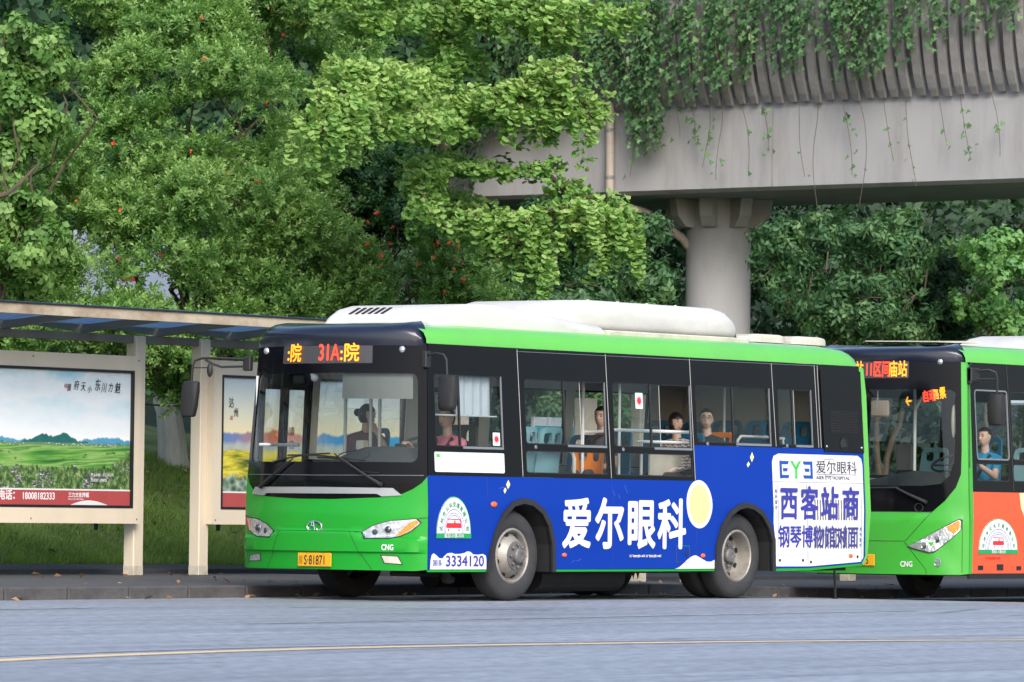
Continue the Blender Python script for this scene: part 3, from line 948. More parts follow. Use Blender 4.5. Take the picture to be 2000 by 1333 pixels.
sh = empty("bus_shelter", (5.0, 6.6, 0.15))
tag(sh, "long cream bus shelter with landscape advert boxes and a blue sheet roof", "bus shelter")
so = Vector(sh.location)
def sb(mb, name, m, parent=sh, smooth=False):
    off = so
    mb.v = [tuple(Vector(p) - off) for p in mb.v]
    return mb.build(name, m, parent, smooth)
PER = 4.93
labels = ["advert box with a green valley under a cloudy sky", "advert box with golden fields and misty hills", "advert box with blue hills", "advert box with blue hills"]
for k in range(-1, 4):
    xl, xr = 4.04 - PER + k * PER, 3.23 + k * PER
    for xa in (xl + 0.245, xr - 0.085):
        g = gz(xa)
        po = sb(MB().bbox((xa, 6.678, g + 0.15 + 1.36), (0.085, 0.078, 1.36), 0.012), "post", M_CREAM)
        sb(MB().bbox((xa, 6.678, g + 0.205), (0.087, 0.080, 0.062), 0.010), "post_foot", M_FOOT, po)
    if not -1 <= k <= 1: continue
    # light box: frame of four bars, back board, black rebate, printed sheet
    fx0, fx1, z0, z1 = xl + 0.28, xr - 0.19, 0.735, 2.63
    yf, yb = 6.50, 6.597
    px0, px1, pz0, pz1 = xl + 0.42, xr - 0.31, 0.91, 2.465
    p = k + 1
    mb = MB()
    mb.box(fx0, yf, pz1, fx1, yb, z1); mb.box(fx0, yf, z0, fx1, yb, pz0)
    mb.box(fx0, yf, pz0, px0, yb, pz1); mb.box(px1, yf, pz0, fx1, yb, pz1)
    mb.box(px0, yf + 0.055, pz0, px1, yb - 0.01, pz1)
    box = sb(mb, "advert_box", M_CREAM)
    box["label"] = labels[max(0, k)]
    mb = MB()
    w = 0.028
    mb.box(px0, yf - 0.006, pz1 - w, px1, yf + 0.05, pz1); mb.box(px0, yf - 0.006, pz0, px1, yf + 0.05, pz0 + w)
    mb.box(px0, yf - 0.006, pz0 + w, px0 + w, yf + 0.05, pz1 - w); mb.box(px1 - w, yf - 0.006, pz0 + w, px1, yf + 0.05, pz1 - w)
    sb(mb, "rebate", M_BLK, box)
    for xq in (fx0 + 0.05, (fx0 + fx1) / 2, fx1 - 0.05):
        for zq in (z0 + 0.05, z1 - 0.05):
            bl = MB().lathe([(0.012, 0), (0.010, 0.005), (0, 0.007)], (xq, yf, zq), 'Y', 8, -1)
            sb(bl, "bolt", M_BEAMG, box)
    mb = MB().box(px0 + w, yf + 0.03, pz0 + w, px1 - w, yf + 0.045, pz1 - w)
    m = MB(); m.v = [(a[0] - so.x, a[1] - so.y, a[2] - so.z) for a in mb.v]; m.f = mb.f; m.mi = mb.mi
    m.build("poster", M_POSTER[min(max(0, k), 2)], box)
    sb(MB().box(px0 + w, yf + 0.022, pz0 + w, px1 - w, yf + 0.029, 1.10), "red_band", M_PRED, box)
    sb(MB().box(px0 + w, yf + 0.021, 1.10, px1 - w, yf + 0.029, 1.118), "white_rule", M_PWHITE, box)
    if k == 0:
        yy = yf + 0.02 - so.y
        def pw(name, s, size, x, z, m_, bold=0.0, sx=1.0, shear=0.0):
            return words(name, s, size, (x - so.x, yy, z - so.z), (1, 0, 0), (0, 0, 1), m_, box, bold, 0.0008, sx=sx, shear=shear)
        pw("lettering", "联系电话：", 0.115, 0.47, 1.000, M_PWHITE, 0.004)
        pw("lettering", "18008182333", 0.108, 1.085, 0.998, M_PWHITE, 0.003, 0.92)
        pw("lettering", "三力文化传媒", 0.058, 1.85, 1.03, M_PWHITE, 0.002)
        pw("lettering", "SAN LI CULTURE MEDIA", 0.024, 1.85, 0.995, M_PWHITE, 0.0)
        for q, (ch, dz, sc) in enumerate((("镇", .0, .8), ("府", .02, 1), ("天", .01, 1), ("小", -.01, .8), ("东", .02, 1.25), ("川", 0, 1.1), ("力", .01, 1), ("魅", .0, 1.15))):
            pw("calligraphy", ch, 0.115 * sc, 1.80 + q * 0.115, 2.215 + dz, M_INK, -0.0012, 0.72, 0.25)
        pw("calligraphy", "印", 0.055, 1.755, 2.245, M_INKRED)
        pw("lettering", "作品名称：开江金山寺", 0.038, 2.23, 1.265, M_PWHITE)
        pw("lettering", "拍摄者：廖明慧", 0.038, 2.23, 1.205, M_PWHITE)
        mb = MB()
        n = 20
        vs = [(1.89 + 0.62 * i / n, yf + 0.0195, pz0 + w + 0.002) for i in range(n + 1)] + [(1.89 + 0.62 * i / n, yf + 0.0195, pz0 + w + 0.004 + 0.05 * math.sin(PI * i / n)) for i in range(n + 1)]
        mb.add(vs, [(i, i + 1, n + 2 + i, n + 1 + i) for i in range(n)])
        sb(mb, "white_arc", M_PWHITE, box)
    if k == 1:
        yy = yf + 0.02 - so.y
        for ch, x, z, s_ in (("达", 4.61, 2.10, 0.13), ("州", 4.70, 1.99, 0.12)):
            words("calligraphy", ch, s_, (x - so.x, yy, z - so.z), (1, 0, 0), (0, 0, 1), M_INK, box, -0.001, 0.0008, sx=0.7)
        words("calligraphy", "达", 0.06, (4.63 - so.x, yy, 1.95 - so.z), (1, 0, 0), (0, 0, 1), M_INKRED, box, 0, 0.0008)
    for xq in (fx0 + 0.3, fx1 - 0.55):
        sb(MB().box(xq, 6.66, 0.66, xq + 0.03, 6.70, z0 - 0.001), "drip_stub", M_BLK, box)

# roof: two long beams, rafters, blue sheets
xa, xb = -7.0, 19.4
rail = lambda x: gz(x)
def beam(name, m, y0, z0, y1, z1, nseg=12):
    rings = []
    for i in range(nseg + 1):
        x = xa + (xb - xa) * i / nseg
        g = gz(x)
        rings.append([(x, y0, z0 + g), (x, y1, z0 + g), (x, y1, z1 + g), (x, y0, z1 + g)])
    return sb(MB().loft(rings), name, m)
beam("front_beam", M_RUST, 5.42, 2.985, 5.50, 3.095)
beam("roof_edge", M_BLK, 5.40, 3.097, 5.52, 3.112)
beam("rear_beam", M_BEAMG, 6.64, 2.785, 6.76, 2.875)
beam("back_rail", M_BEAMG, 7.82, 3.03, 7.90, 3.11)
nx = 20
for i in range(nx + 1):
    x = xa + 0.1 + (xb - xa - 0.2) * i / nx
    g = gz(x)
    mb = MB()
    mb.loft([[(x - 0.035, 5.505, 2.99 + g), (x + 0.035, 5.505, 2.99 + g), (x + 0.035, 5.505, 3.06 + g), (x - 0.035, 5.505, 3.06 + g)],
             [(x - 0.035, 6.7, 2.878 + g), (x + 0.035, 6.7, 2.878 + g), (x + 0.035, 6.7, 2.965 + g), (x - 0.035, 6.7, 2.965 + g)],
             [(x - 0.035, 7.815, 3.02 + g), (x + 0.035, 7.815, 3.02 + g), (x + 0.035, 7.815, 3.09 + g), (x - 0.035, 7.815, 3.09 + g)]])
    sb(mb, "rafter", M_BEAMG)
    if i < nx:
        xn = xa + 0.1 + (xb - xa - 0.2) * (i + 1) / nx
        gn = gz(xn)
        for ya, za, yb2, zb in ((5.51, 3.115, 6.69, 2.975), (6.71, 2.975, 7.9, 3.12)):
            bow = 0.02
            mb = MB()
            mb.loft([[(x + 0.012, ya, za + g), (x + 0.012, (ya + yb2) / 2, (za + zb) / 2 + bow + g), (x + 0.012, yb2, zb + g), (x + 0.012, yb2, zb + 0.008 + g), (x + 0.012, (ya + yb2) / 2, (za + zb) / 2 + bow + 0.008 + g), (x + 0.012, ya, za + 0.008 + g)],
                     [(xn - 0.012, ya, za + gn), (xn - 0.012, (ya + yb2) / 2, (za + zb) / 2 + bow + gn), (xn - 0.012, yb2, zb + gn), (xn - 0.012, yb2, zb + 0.008 + gn), (xn - 0.012, (ya + yb2) / 2, (za + zb) / 2 + bow + 0.008 + gn), (xn - 0.012, ya, za + 0.008 + gn)]])
            sb(mb, "roof_sheet", M_BLUEP)
# ================================================================ buses
M_GREEN = mat("green_bus_paint", (0.008, 0.285, 0.020), 0.34, spec=0.3, noise=0.05, nscale=1.3, coat=0.15, dirt=(0.05, 0.20, 0.05), dirt_amt=0.25, dscale=1.6)
M_GREEN2 = mat("lit_green_bus_paint", (0.11, 0.45, 0.058), 0.34, spec=0.5, noise=0.05, nscale=1.3, coat=0.3, dirt=(0.12, 0.26, 0.09), dirt_amt=0.25, dscale=1.6)  # the front's green, with the light on side edge and roof painted in
M_ROOF = mat("weathered_roof_paint", (0.30, 0.40, 0.30), 0.6, noise=0.15, nscale=2)
M_NAVY = mat("black_blue_gloss_paint", (0.010, 0.013, 0.028), 0.22, spec=0.5, coat=0.35, noise=0.1, nscale=2)
M_BLACK = mat("black_gloss_band", (0.004, 0.004, 0.006), 0.10, spec=0.14, noise=0.2, nscale=2)
M_RUB = mat("black_rubber", (0.016, 0.016, 0.017), 0.6, noise=0.2, nscale=5)
M_CHAS = mat("dark_chassis", (0.010, 0.010, 0.011), 0.8, noise=0.3, nscale=4)
M_TYRE = mat("tyre_rubber", (0.030, 0.030, 0.032), 0.75, noise=0.2, nscale=7, dirt=(0.06, 0.057, 0.055), dirt_amt=0.5, dscale=2.2, bump=0.2, bscale=40)
M_RIM = mat("rusty_steel_rim", (0.33, 0.31, 0.28), 0.5, metal=0.35, noise=0.15, nscale=6, dirt=(0.10, 0.075, 0.055), dirt_amt=0.7, dscale=3.5)
M_HUB = mat("grey_hub", (0.17, 0.165, 0.16), 0.6, metal=0.3, noise=0.2, nscale=9, dirt=(0.06, 0.05, 0.04), dirt_amt=0.6, dscale=5)
M_CHROME = mat("chrome", (0.75, 0.76, 0.78), 0.15, metal=1.0)
M_REFL = mat("lamp_reflector", (0.62, 0.64, 0.67), 0.25, metal=0.7, noise=0.25, nscale=12, bump=0.5, bscale=17)
M_AMBER = mat("amber_lens", (0.80, 0.25, 0.03), 0.25, noise=0.35, nscale=55, bump=0.5, bscale=90)
M_REDL = mat("red_lens", (0.45, 0.06, 0.02), 0.3)
M_ORL = mat("orange_marker_lens", (0.72, 0.13, 0.03), 0.25)
M_LENS = mat("dark_lens", (0.03, 0.035, 0.045), 0.08, spec=0.9)
M_SILV = mat("silver_grille_bar", (0.40, 0.41, 0.42), 0.38, metal=0.5)
M_BLUE = mat("blue_vinyl_wrap", (0.002, 0.034, 0.30), 0.42, spec=0.12, noise=0.06, nscale=2, dirt=(0.006, 0.045, 0.33), dirt_amt=0.35, dscale=1.2, stretch=(0.35, 1, 1))
M_WRAPW = mat("white_vinyl", (0.72, 0.72, 0.74), 0.4, noise=0.03, nscale=3, dirt=(0.55, 0.55, 0.54), dirt_amt=0.35, dscale=1.5)
M_SCR = mat("scratched_vinyl", (0.12, 0.18, 0.50), 0.5)
M_SCRD = mat("vinyl_joint", (0.002, 0.018, 0.16), 0.5)
M_YEL = mat("pale_yellow_vinyl", (0.80, 0.77, 0.28), 0.4)
M_INKB = mat("blue_lettering", (0.035, 0.035, 0.30), 0.45)
M_LOGOB = mat("logo_blue", (0.005, 0.06, 0.36), 0.45)
M_LOGOG = mat("logo_green", (0.06, 0.50, 0.07), 0.45)
M_SEAL = mat("badge_green", (0.01, 0.30, 0.09), 0.45)
M_PLATE = mat("yellow_plate", (0.72, 0.36, 0.01), 0.4)
M_ACW = mat("white_roof_plastic", (0.56, 0.555, 0.535), 0.5, noise=0.05, nscale=2, dirt=(0.36, 0.35, 0.30), dirt_amt=0.6, dscale=1.1, stretch=(0.6, 1, 1.6))
M_ACG = mat("grimy_cream_plastic", (0.52, 0.49, 0.42), 0.6, noise=0.12, nscale=5, dirt=(0.28, 0.26, 0.20), dirt_amt=0.6, dscale=3)
M_INT = mat("interior_beige_lining", (0.70, 0.66, 0.58), 0.7, noise=0.08, nscale=2)
M_INTD = mat("interior_dark_lining", (0.07, 0.07, 0.072), 0.7, noise=0.1, nscale=3)
M_FLOOR = mat("bus_floor", (0.13, 0.13, 0.135), 0.7, noise=0.1, nscale=4)
M_DASH = mat("dashboard_plastic", (0.060, 0.068, 0.075), 0.5, noise=0.1, nscale=4)
M_BLIND = mat("grey_sun_blind", (0.19, 0.20, 0.195), 0.8, noise=0.06, nscale=8)
M_CURT = mat("pale_curtain", (0.55, 0.60, 0.66), 0.85, noise=0.05, nscale=6)
M_POLE = mat("pale_handrail", (0.66, 0.67, 0.66), 0.3, spec=0.6)
M_SEATB = mat("blue_seat_plastic", (0.012, 0.13, 0.24), 0.38, noise=0.06, nscale=4)
M_SEATT = mat("pale_teal_seat_plastic", (0.23, 0.42, 0.46), 0.4, noise=0.06, nscale=4)
M_SEATO = mat("orange_seat_plastic", (0.72, 0.20, 0.015), 0.4, noise=0.06, nscale=4)
M_DRVG = glass_mat("driver_side_glass", (0.96, 0.98, 0.97), 0.02)
M_GLASS = glass_mat("clear_bus_glass", (0.90, 0.94, 0.93), 0.032)
M_FARG = glass_mat("far_side_glass", (0.90, 0.93, 0.92), 0.012)
M_MIDG = mat("mid_green_bus_paint", (0.045, 0.34, 0.035), 0.34, spec=0.35, noise=0.05, nscale=1.3, coat=0.2, dirt=(0.09, 0.24, 0.06), dirt_amt=0.25, dscale=1.6)
M_WIND = glass_mat("windscreen_glass", (0.90, 0.94, 0.92), 0.05)
M_GLINT = mat("window_trim_alloy", (0.30, 0.31, 0.32), 0.35, metal=0.6)
M_ORANGE = mat("orange_red_vinyl", (0.74, 0.085, 0.022), 0.4, noise=0.05, nscale=3, dirt=(0.60, 0.10, 0.04), dirt_amt=0.4, dscale=1.5)
M_CREAMV = mat("cream_vinyl", (0.75, 0.68, 0.38), 0.4)
M_LEDR = mat("red_led_characters", (0.5, 0.02, 0.01), 0.5, emit=(1.0, 0.045, 0.02), estr=1.5)
M_LEDY = mat("amber_led_characters", (0.5, 0.2, 0.01), 0.5, emit=(1.0, 0.27, 0.01), estr=1.25)
M_LEDBOX = mat("led_panel_face", (0.055, 0.052, 0.055), 0.35, noise=0.1, nscale=30)
M_STRED = mat("sticker_red", (0.65, 0.02, 0.03), 0.5)
M_BAGR = mat("screen_cyan", (0.02, 0.35, 0.42), 0.4)

class Shell:
    """surface maps of one bus body, in the bus's own space (front near corner on the ground is 0,0,0)"""
    def __init__(s, L, W, bulge, lean, tilt, zt):
        s.L, s.W, s.B, s.lean, s.tilt, s.zt = L, W, bulge, lean, tilt, zt
        s.bump = lambda y, z: 0.0
    def ins(s, z):
        return s.tilt * max(0.0, z - 1.0)
    def xf(s, y, z):
        t = min(1.0, abs((y - s.W / 2) / (s.W / 2)))
        return -s.B * (1 - t ** 2.2) + s.lean * max(0.0, z - 1.2)
    def front(s, y, z, o=0.0):
        h = s.W / 2
        k = 1 - s.ins(z) / h
        t = min(1.0, abs((y - h) / h))
        slope = s.B * 2.2 * t ** 1.2 / h
        nl = math.sqrt(1 + slope * slope)
        sg = -1 if y < h else 1
        b = s.bump(y, z) + o
        return Vector((s.xf(y, z) - b / nl, h + (y - h) * k + sg * b * slope / nl, z))
    def near(s, x, z, o=0.0):
        return Vector((x, s.ins(z) - o, z))
    def far(s, x, z, o=0.0):
        return Vector((x, s.W - s.ins(z) + o, z))

def wheel(parent, c, side, dual=False, rad=0.4675):
    """side -1: hub faces -Y"""
    w = 0.25 if not dual else 0.24
    wt = empty("wheel", c); wt.parent = parent
    sy = -side * -1
    # profile runs from the outer face inwards (t grows inwards)
    R_ = rad
    prof = [(0.285, 0.012), (0.30, 0.0), (0.36, -0.012), (0.42, 0.0), (0.450, 0.02), (R_ - 0.004, 0.045), (R_, 0.06), (R_, w - 0.06), (R_ - 0.004, w - 0.045), (0.45, w - 0.02), (0.36, w), (0.285, w - 0.012), (0.285, 0.012)]
    d = -side
    t = MB().lathe(prof, (0, 0, 0), 'Y', 56, d)
    ty = t.build("tyre", M_TYRE, wt, 30)
    if dual:
        ty2 = MB().lathe([(r_, t_ + 0.29) for r_, t_ in prof], (0, 0, 0), 'Y', 48, d).build("tyre", M_TYRE, wt, 30)
    mb = MB()
    if not dual:
        pr = [(0.287, 0.010), (0.268, 0.0), (0.255, 0.012), (0.247, 0.05), (0.235, 0.07), (0.205, 0.028), (0.175, -0.012), (0.150, -0.035), (0.135, -0.037)]
    else:
        pr = [(0.287, 0.010), (0.268, 0.0), (0.258, 0.010), (0.250, 0.06), (0.243, 0.13), (0.232, 0.16), (0.200, 0.17), (0.165, 0.155), (0.14, 0.15)]
    rim = mb.lathe(pr, (0, 0, 0), 'Y', 48, d).build("rim", M_RIM, wt, 30)
    # hand holes: dark recessed discs on the rim dish
    for k in range(8):
        mb = MB()
        a = 2 * PI * (k + 0.35) / 8
        rr0, tt = (0.222, 0.042) if not dual else (0.216, 0.160)
        cx, cz = rr0 * math.cos(a), rr0 * math.sin(a)
        n = 12
        rad_d = Vector((math.cos(a), 0, math.sin(a)))
        slope = Vector((math.cos(a) * 0.70, d * 0.70, math.sin(a) * 0.70)) if not dual else rad_d
        tan = Vector((-math.sin(a), 0, math.cos(a)))
        nn = slope.cross(tan).normalized()
        if nn.y * d > 0: nn = -nn
        base = Vector((cx, d * tt, cz)) + nn * 0.006
        vs = [base + tan * 0.029 * math.cos(q) + slope.normalized() * 0.023 * math.sin(q) for q in [2 * PI * i / n for i in range(n)]]
        vs2 = [v - nn * 0.012 for v in vs]
        mb.loft([vs, vs2])
        mb.build("hand_hole", M_CHAS, rim)
    mb = MB()
    o0 = -0.037 if not dual else 0.150
    mb.lathe([(0.15, o0 + 0.002), (0.148, o0 - 0.010), (0.085, o0 - 0.014), (0.080, o0 - 0.055), (0.066, o0 - 0.072), (0.034, o0 - 0.075), (0.030, o0 - 0.068), (0.0, o0 - 0.068)], (0, 0, 0), 'Y', 32, d)
    hub = mb.build("hub", M_HUB, wt, 30)
    for k in range(8):
        mb = MB()
        a = 2 * PI * k / 8
        mb.lathe([(0.016, o0 - 0.006), (0.016, o0 - 0.038), (0.009, o0 - 0.046), (0.0, o0 - 0.046)], (0.116 * math.cos(a), 0, 0.116 * math.sin(a)), 'Y', 6, d)
        mb.build("wheel_nut", M_HUB, hub)
    return wt

def seat(parent, x, y, z, m, rz=0.0, w=0.43, h=0.62):
    """moulded bus seat: hollow-topped back shell, cushion, pedestal; faces -X"""
    g = empty("seat", (x, y, z)); g.parent = parent; g.rotation_euler = (0, 0, rz)
    lean = lambda u, v, o: Vector((0.21 + 0.14 * max(v, 0) + 0.05 * ((u / w * 2) ** 2) * -0.8 + o, u, v))
    out = rr(-w / 2, -0.02, w / 2, h, 0.07)
    tp = []
    for a, b in out:
        k = 1 - 0.16 * max(0, (b - h * 0.55)) / (h * 0.45)
        tp.append((a * k, b))
    h1 = rr(-w * 0.33, h - 0.17, -0.03, h - 0.055, 0.03, 3)
    h2 = rr(0.03, h - 0.17, w * 0.33, h - 0.055, 0.03, 3)
    sheet("backrest", [tp, h1, h2], lean, m, g, 0.035, 0.0, cu=(-0.1, 0, 0.1), smooth=35)
    MB().bbox((0.0, 0, 0.0), (0.215, w / 2, 0.035), 0.03).build("cushion", m, g)
    MB().box(-0.06, -0.05, -0.42, 0.10, 0.05, -0.035).build("pedestal", M_INTD, g)
    return g

def pane(name, sh_map, x0, z0, x1, z1, m, parent, r=0.03, off=-0.02):
    return sheet(name, [rr(x0, z0, x1, z1, r)], sh_map, m, parent, 0.0, off)

def frame_strip(name, sh_map, x0, z0, x1, z1, w, m, parent, r=0.03, off=0.0, t=0.02):
    return sheet(name, [rr(x0, z0, x1, z1, r), rr(x0 + w, z0 + w, x1 - w, z1 - w, max(r - w, 0.006))], sh_map, m, parent, t, off)

def badge(parent, x0, x1, zb, m_text, route, sh_map, off=0.006):
    """half-oval company badge on the side"""
    cx, w, h = (x0 + x1) / 2, (x1 - x0) / 2, 0.375
    z0 = zb + 0.05
    arc = lambda k, z_=z0, n=24: [(cx + w * k * math.cos(PI * i / n), z_ + h * (k if k < 0.99 else 1) * math.sin(PI * i / n)) for i in range(n + 1)]
    b = sheet("badge", [arc(1.0)], sh_map, M_WRAPW, parent, 0.003, off)
    sheet("badge_rim", [arc(1.0) + arc(0.975)[::-1]], sh_map, M_SEAL, b, 0.001, off + 0.001)
    for k in (0.66, 0.56, 0.50):
        sheet("badge_ring", [arc(k) + arc(k - 0.015)[::-1]], sh_map, M_INKB, b, 0.001, off + 0.001)
    sheet("badge_band", [[(x0 - 0.005, zb), (x1 + 0.005, zb), (x1 + 0.005, z0), (x0 - 0.005, z0)]], sh_map, M_SEAL, b, 0.003, off + 0.002)
    tx = sh_map(cx, z0, off + 0.004)
    def wd(s, size, x, z, m, right=(1, 0, 0), up=(0, 0, 1), bold=0.0, sx=1.0, o=0.004):
        p = sh_map(x, z, off + o)
        return words("lettering", s, size, p, right, up, m, b, bold, 0.0004, 'CENTER', sx)
    wd(route, 0.046, cx, zb + 0.010, M_WRAPW, bold=0.0006, o=0.005)
    txt = "达州市公共交通有限公司"
    for i, ch in enumerate(txt):
        a = PI * (1 - (i + 0.6) / (len(txt) + 0.2))
        px_, pz_ = cx + w * 0.80 * math.cos(a), z0 + h * 0.80 * math.sin(a)
        tn = Vector((w * math.sin(a), 0, -h * math.cos(a))).normalized()
        up = Vector((math.cos(a) / w, 0, math.sin(a) / h)).normalized()
        up = Vector((-tn.z, 0, tn.x))
        p = Vector((px_, 0, pz_)) - up * 0.024
        wd(ch, 0.054, p.x, p.z, M_SEAL, tuple(tn), tuple(up), 0.0006)
    # small red coach emblem
    sheet("emblem", [rr(cx - 0.125, z0 + 0.055, cx + 0.125, z0 + 0.105, 0.012)], sh_map, M_STRED, b, 0.001, off + 0.002)
    sheet("emblem_roof", [[(cx - 0.115, z0 + 0.15), (cx + 0.105, z0 + 0.145), (cx + 0.125, z0 + 0.11), (cx + 0.115, z0 + 0.11), (cx + 0.10, z0 + 0.136), (cx - 0.11, z0 + 0.142)]], sh_map, M_STRED, b, 0.001, off + 0.0021)
    sheet("emblem_mark", [[(cx, z0 + 0.105), (cx + 0.025, z0 + 0.105), (cx + 0.02, z0 + 0.14), (cx + 0.005, z0 + 0.125)]], sh_map, M_STRED, b, 0.001, off + 0.0022)
    for dx in (-0.09, 0.085):
        sheet("emblem_wheel", [circ(cx + dx, z0 + 0.035, 0.011, 8)], sh_map, M_STRED, b, 0.001, off + 0.0023)
    return b

def roof_shell(sh_, parent, m, m_mid, x0, x1, zc, name="roof"):
    """cant rails and roof skin lofted along X; round rear end"""
    W = sh_.W
    z0 = sh_.zt
    half = [(sh_.ins(z0), z0), (sh_.ins(z0) + 0.004, z0 + 0.05), (sh_.ins(z0) + 0.04, z0 + 0.125), (sh_.ins(z0) + 0.12, z0 + 0.185), (sh_.ins(z0) + 0.30, zc - 0.03), (W / 2 - 0.4, zc)]
    sec = half + [(W - y, z) for y, z in half[::-1]]
    rings = []
    for x, dz, ik in ((x0, 0.045, 0), (x0 + 0.3, 0.03, 0), (x0 + 0.65, 0.012, 0), (x0 + 0.95, 0, 0), (x1 - 0.55, 0, 0), (x1 - 0.30, 0.012, 0.004), (x1 - 0.14, 0.045, 0.015), (x1 - 0.04, 0.11, 0.04), (x1, 0.20, 0.07)):
        rings.append([(x, W / 2 + (y - W / 2) * (1 - ik), max(z - dz * (min(1, (z - z0) / 0.24) ** 2 if x < 2 else 1), z0 - 0.02) if z > z0 else z) for y, z in sec])
    mb = MB()
    mb.loft(rings, closed=False, cap=False)
    n = len(sec)
    for i, f in enumerate(mb.f):
        k = i % (n - 1)
        mb.mi[i] = 1 if 4 <= k <= 6 else 0
    return mb.build(name, [m, m_mid], parent, 40)

def ac_unit(parent, name, x0, x1, y0, y1, zb, prof, m, r=0.16, rb=0.0):
    """rounded roof fairing; prof = list of (x fraction, top z)"""
    W2, cy_ = (y1 - y0) / 2, (y0 + y1) / 2
    rings = []
    for i, (f, zt, wk) in enumerate(prof):
        x = x0 + (x1 - x0) * f
        hh = zt - zb
        w = W2 * wk
        q = min(r, hh * 0.85, w * 0.5)
        ring = [(x, cy_ - w, zb)] if rb == 0 else [(x, cy_ - w + rb * (1 - math.cos(R(t))), zb + rb * (1 - math.sin(R(t)))) for t in (90, 60, 30, 0)]
        for k in range(7):
            a = R(180 - 15 * k)
            ring.append((x, cy_ - w + q + q * math.cos(a), zt - q + q * math.sin(a)))
        for k in range(7):
            a = R(90 - 15 * k)
            ring.append((x, cy_ + w - q + q * math.cos(a), zt - q + q * math.sin(a)))
        ring += [(x, cy_ + w, zb)] if rb == 0 else [(x, cy_ + w - rb * (1 - math.cos(R(t))), zb + rb * (1 - math.sin(R(t)))) for t in (0, 30, 60, 90)]
        rings.append(ring)
    mb = MB().loft(rings)
    return mb.build(name, m, parent, 45)
# ---------------------------------------------------------------- the bus with the blue wrap
B1 = empty("city_bus", (0, 0, 0))
tag(B1, "green city bus wrapped in blue with white lettering, its front headlights facing left", "bus")
S1 = Shell(8.13, 2.40, 0.33, 0.05, 0.06, 2.62)
def bump1(y, z):
    d = abs(y - 1.2)
    top = 0.697 if d < 0.50 else (0.697 - (d - 0.50) * 0.6 if d < 0.62 else 0.625)
    top = max(top, 0.60)
    if z > 1.0: return 0.0
    a = 0.018 * min(1.0, (1.0 - z) / 0.1)
    if z <= top: a = 0.055
    elif z < top + 0.03: a = 0.055 - (0.037) * (z - top) / 0.03
    if z < 0.485: a = 0.028 - 0.05 * (0.485 - z)
    elif z < 0.50: a = 0.028 + 0.027 * (z - 0.485) / 0.015
    return a * (1.0 if d < 1.1 else max(0.0, (1.2 - d) / 0.1))
S1.bump = bump1
near, front, far = S1.near, S1.front, S1.far
CU = rng_list(0, 2.4, 0.08)
CVB = [0.36, 0.42, 0.478, 0.484, 0.49, 0.502, 0.55, 0.60, 0.625, 0.64, 0.655, 0.67, 0.685, 0.70, 0.715, 0.73, 0.76, 0.80, 0.86, 0.92, 0.99]
half = [(0.0, 1.265), (0.05, 1.20), (0.13, 1.14), (0.23, 1.09), (0.46, 1.05), (0.97, 1.03)]
gtop = half + [(2.4 - y, z) for y, z in half[::-1]]
g = [(0.0, 0.325), (0.10, 0.312), (1.2, 0.315), (2.30, 0.312), (2.4, 0.325)]
fp = sheet("front_panel", [g + gtop[::-1]], front, M_GREEN, B1, 0.03, 0.0, CU, CVB, 38)
# dark shut lines on the front
def seam(name, pts, m=M_RUB, r=0.0035, fn=front, parent=fp, off=0.001):
    q = []
    for (a, b), (c, d) in zip(pts, pts[1:]):
        n = max(2, int(math.hypot(c - a, d - b) / 0.05))
        q += [(a + (c - a) * i / n, b + (d - b) * i / n) for i in range(n)]
    q.append(pts[-1])
    return MB().tube([fn(a, b, off) for a, b in q], r, 5).build(name, m, parent)
seam("shut_line", [(1.74, 0.705), (0.75, 0.705), (0.64, 0.70)])
seam("shut_line", [(0.75, 0.70), (0.65, 0.50), (0.52, 0.32)], r=0.0025)
seam("shut_line", [(1.65, 0.70), (1.75, 0.50), (1.88, 0.32)], r=0.0025)
seam("shut_line", [(0.08, 0.845), (0.0, 0.85)])
seam("shut_line", [(2.32, 0.845), (2.4, 0.85)])
# windscreen surround, glass
hole = rr(0.085, 1.41, 2.33, 2.315, 0.07)
CV2 = rng_list(1.2, 2.7, 0.25)
top = [(2.4, 2.60), (2.33, 2.68), (2.2, 2.705), (1.2, 2.735), (0.2, 2.705), (0.07, 2.68), (0.0, 2.60)]
ws = sheet("windscreen_surround", [gtop + top, hole], front, M_BLACK, B1, 0.02, -0.002, CU, CV2, 38)
sheet("windscreen", [rr(0.08, 1.405, 2.335, 2.32, 0.07)], front, M_WIND, B1, 0.0, -0.010, CU, CV2, 38)
seam("shut_line", [(0.03, 1.278), (1.2, 1.272), (2.37, 1.278)], M_GLINT, 0.003, parent=ws)
# silver bar above the green
sl = [(2.23, 1.075), (2.165, 1.148), (1.2, 1.152), (0.32, 1.148), (0.235, 1.075), (0.43, 1.062), (0.48, 1.088), (1.2, 1.085), (1.93, 1.085), (1.98, 1.062)]
sheet("grille_bar", [sl], front, M_SILV, B1, 0.02, 0.012, CU, (), 38)
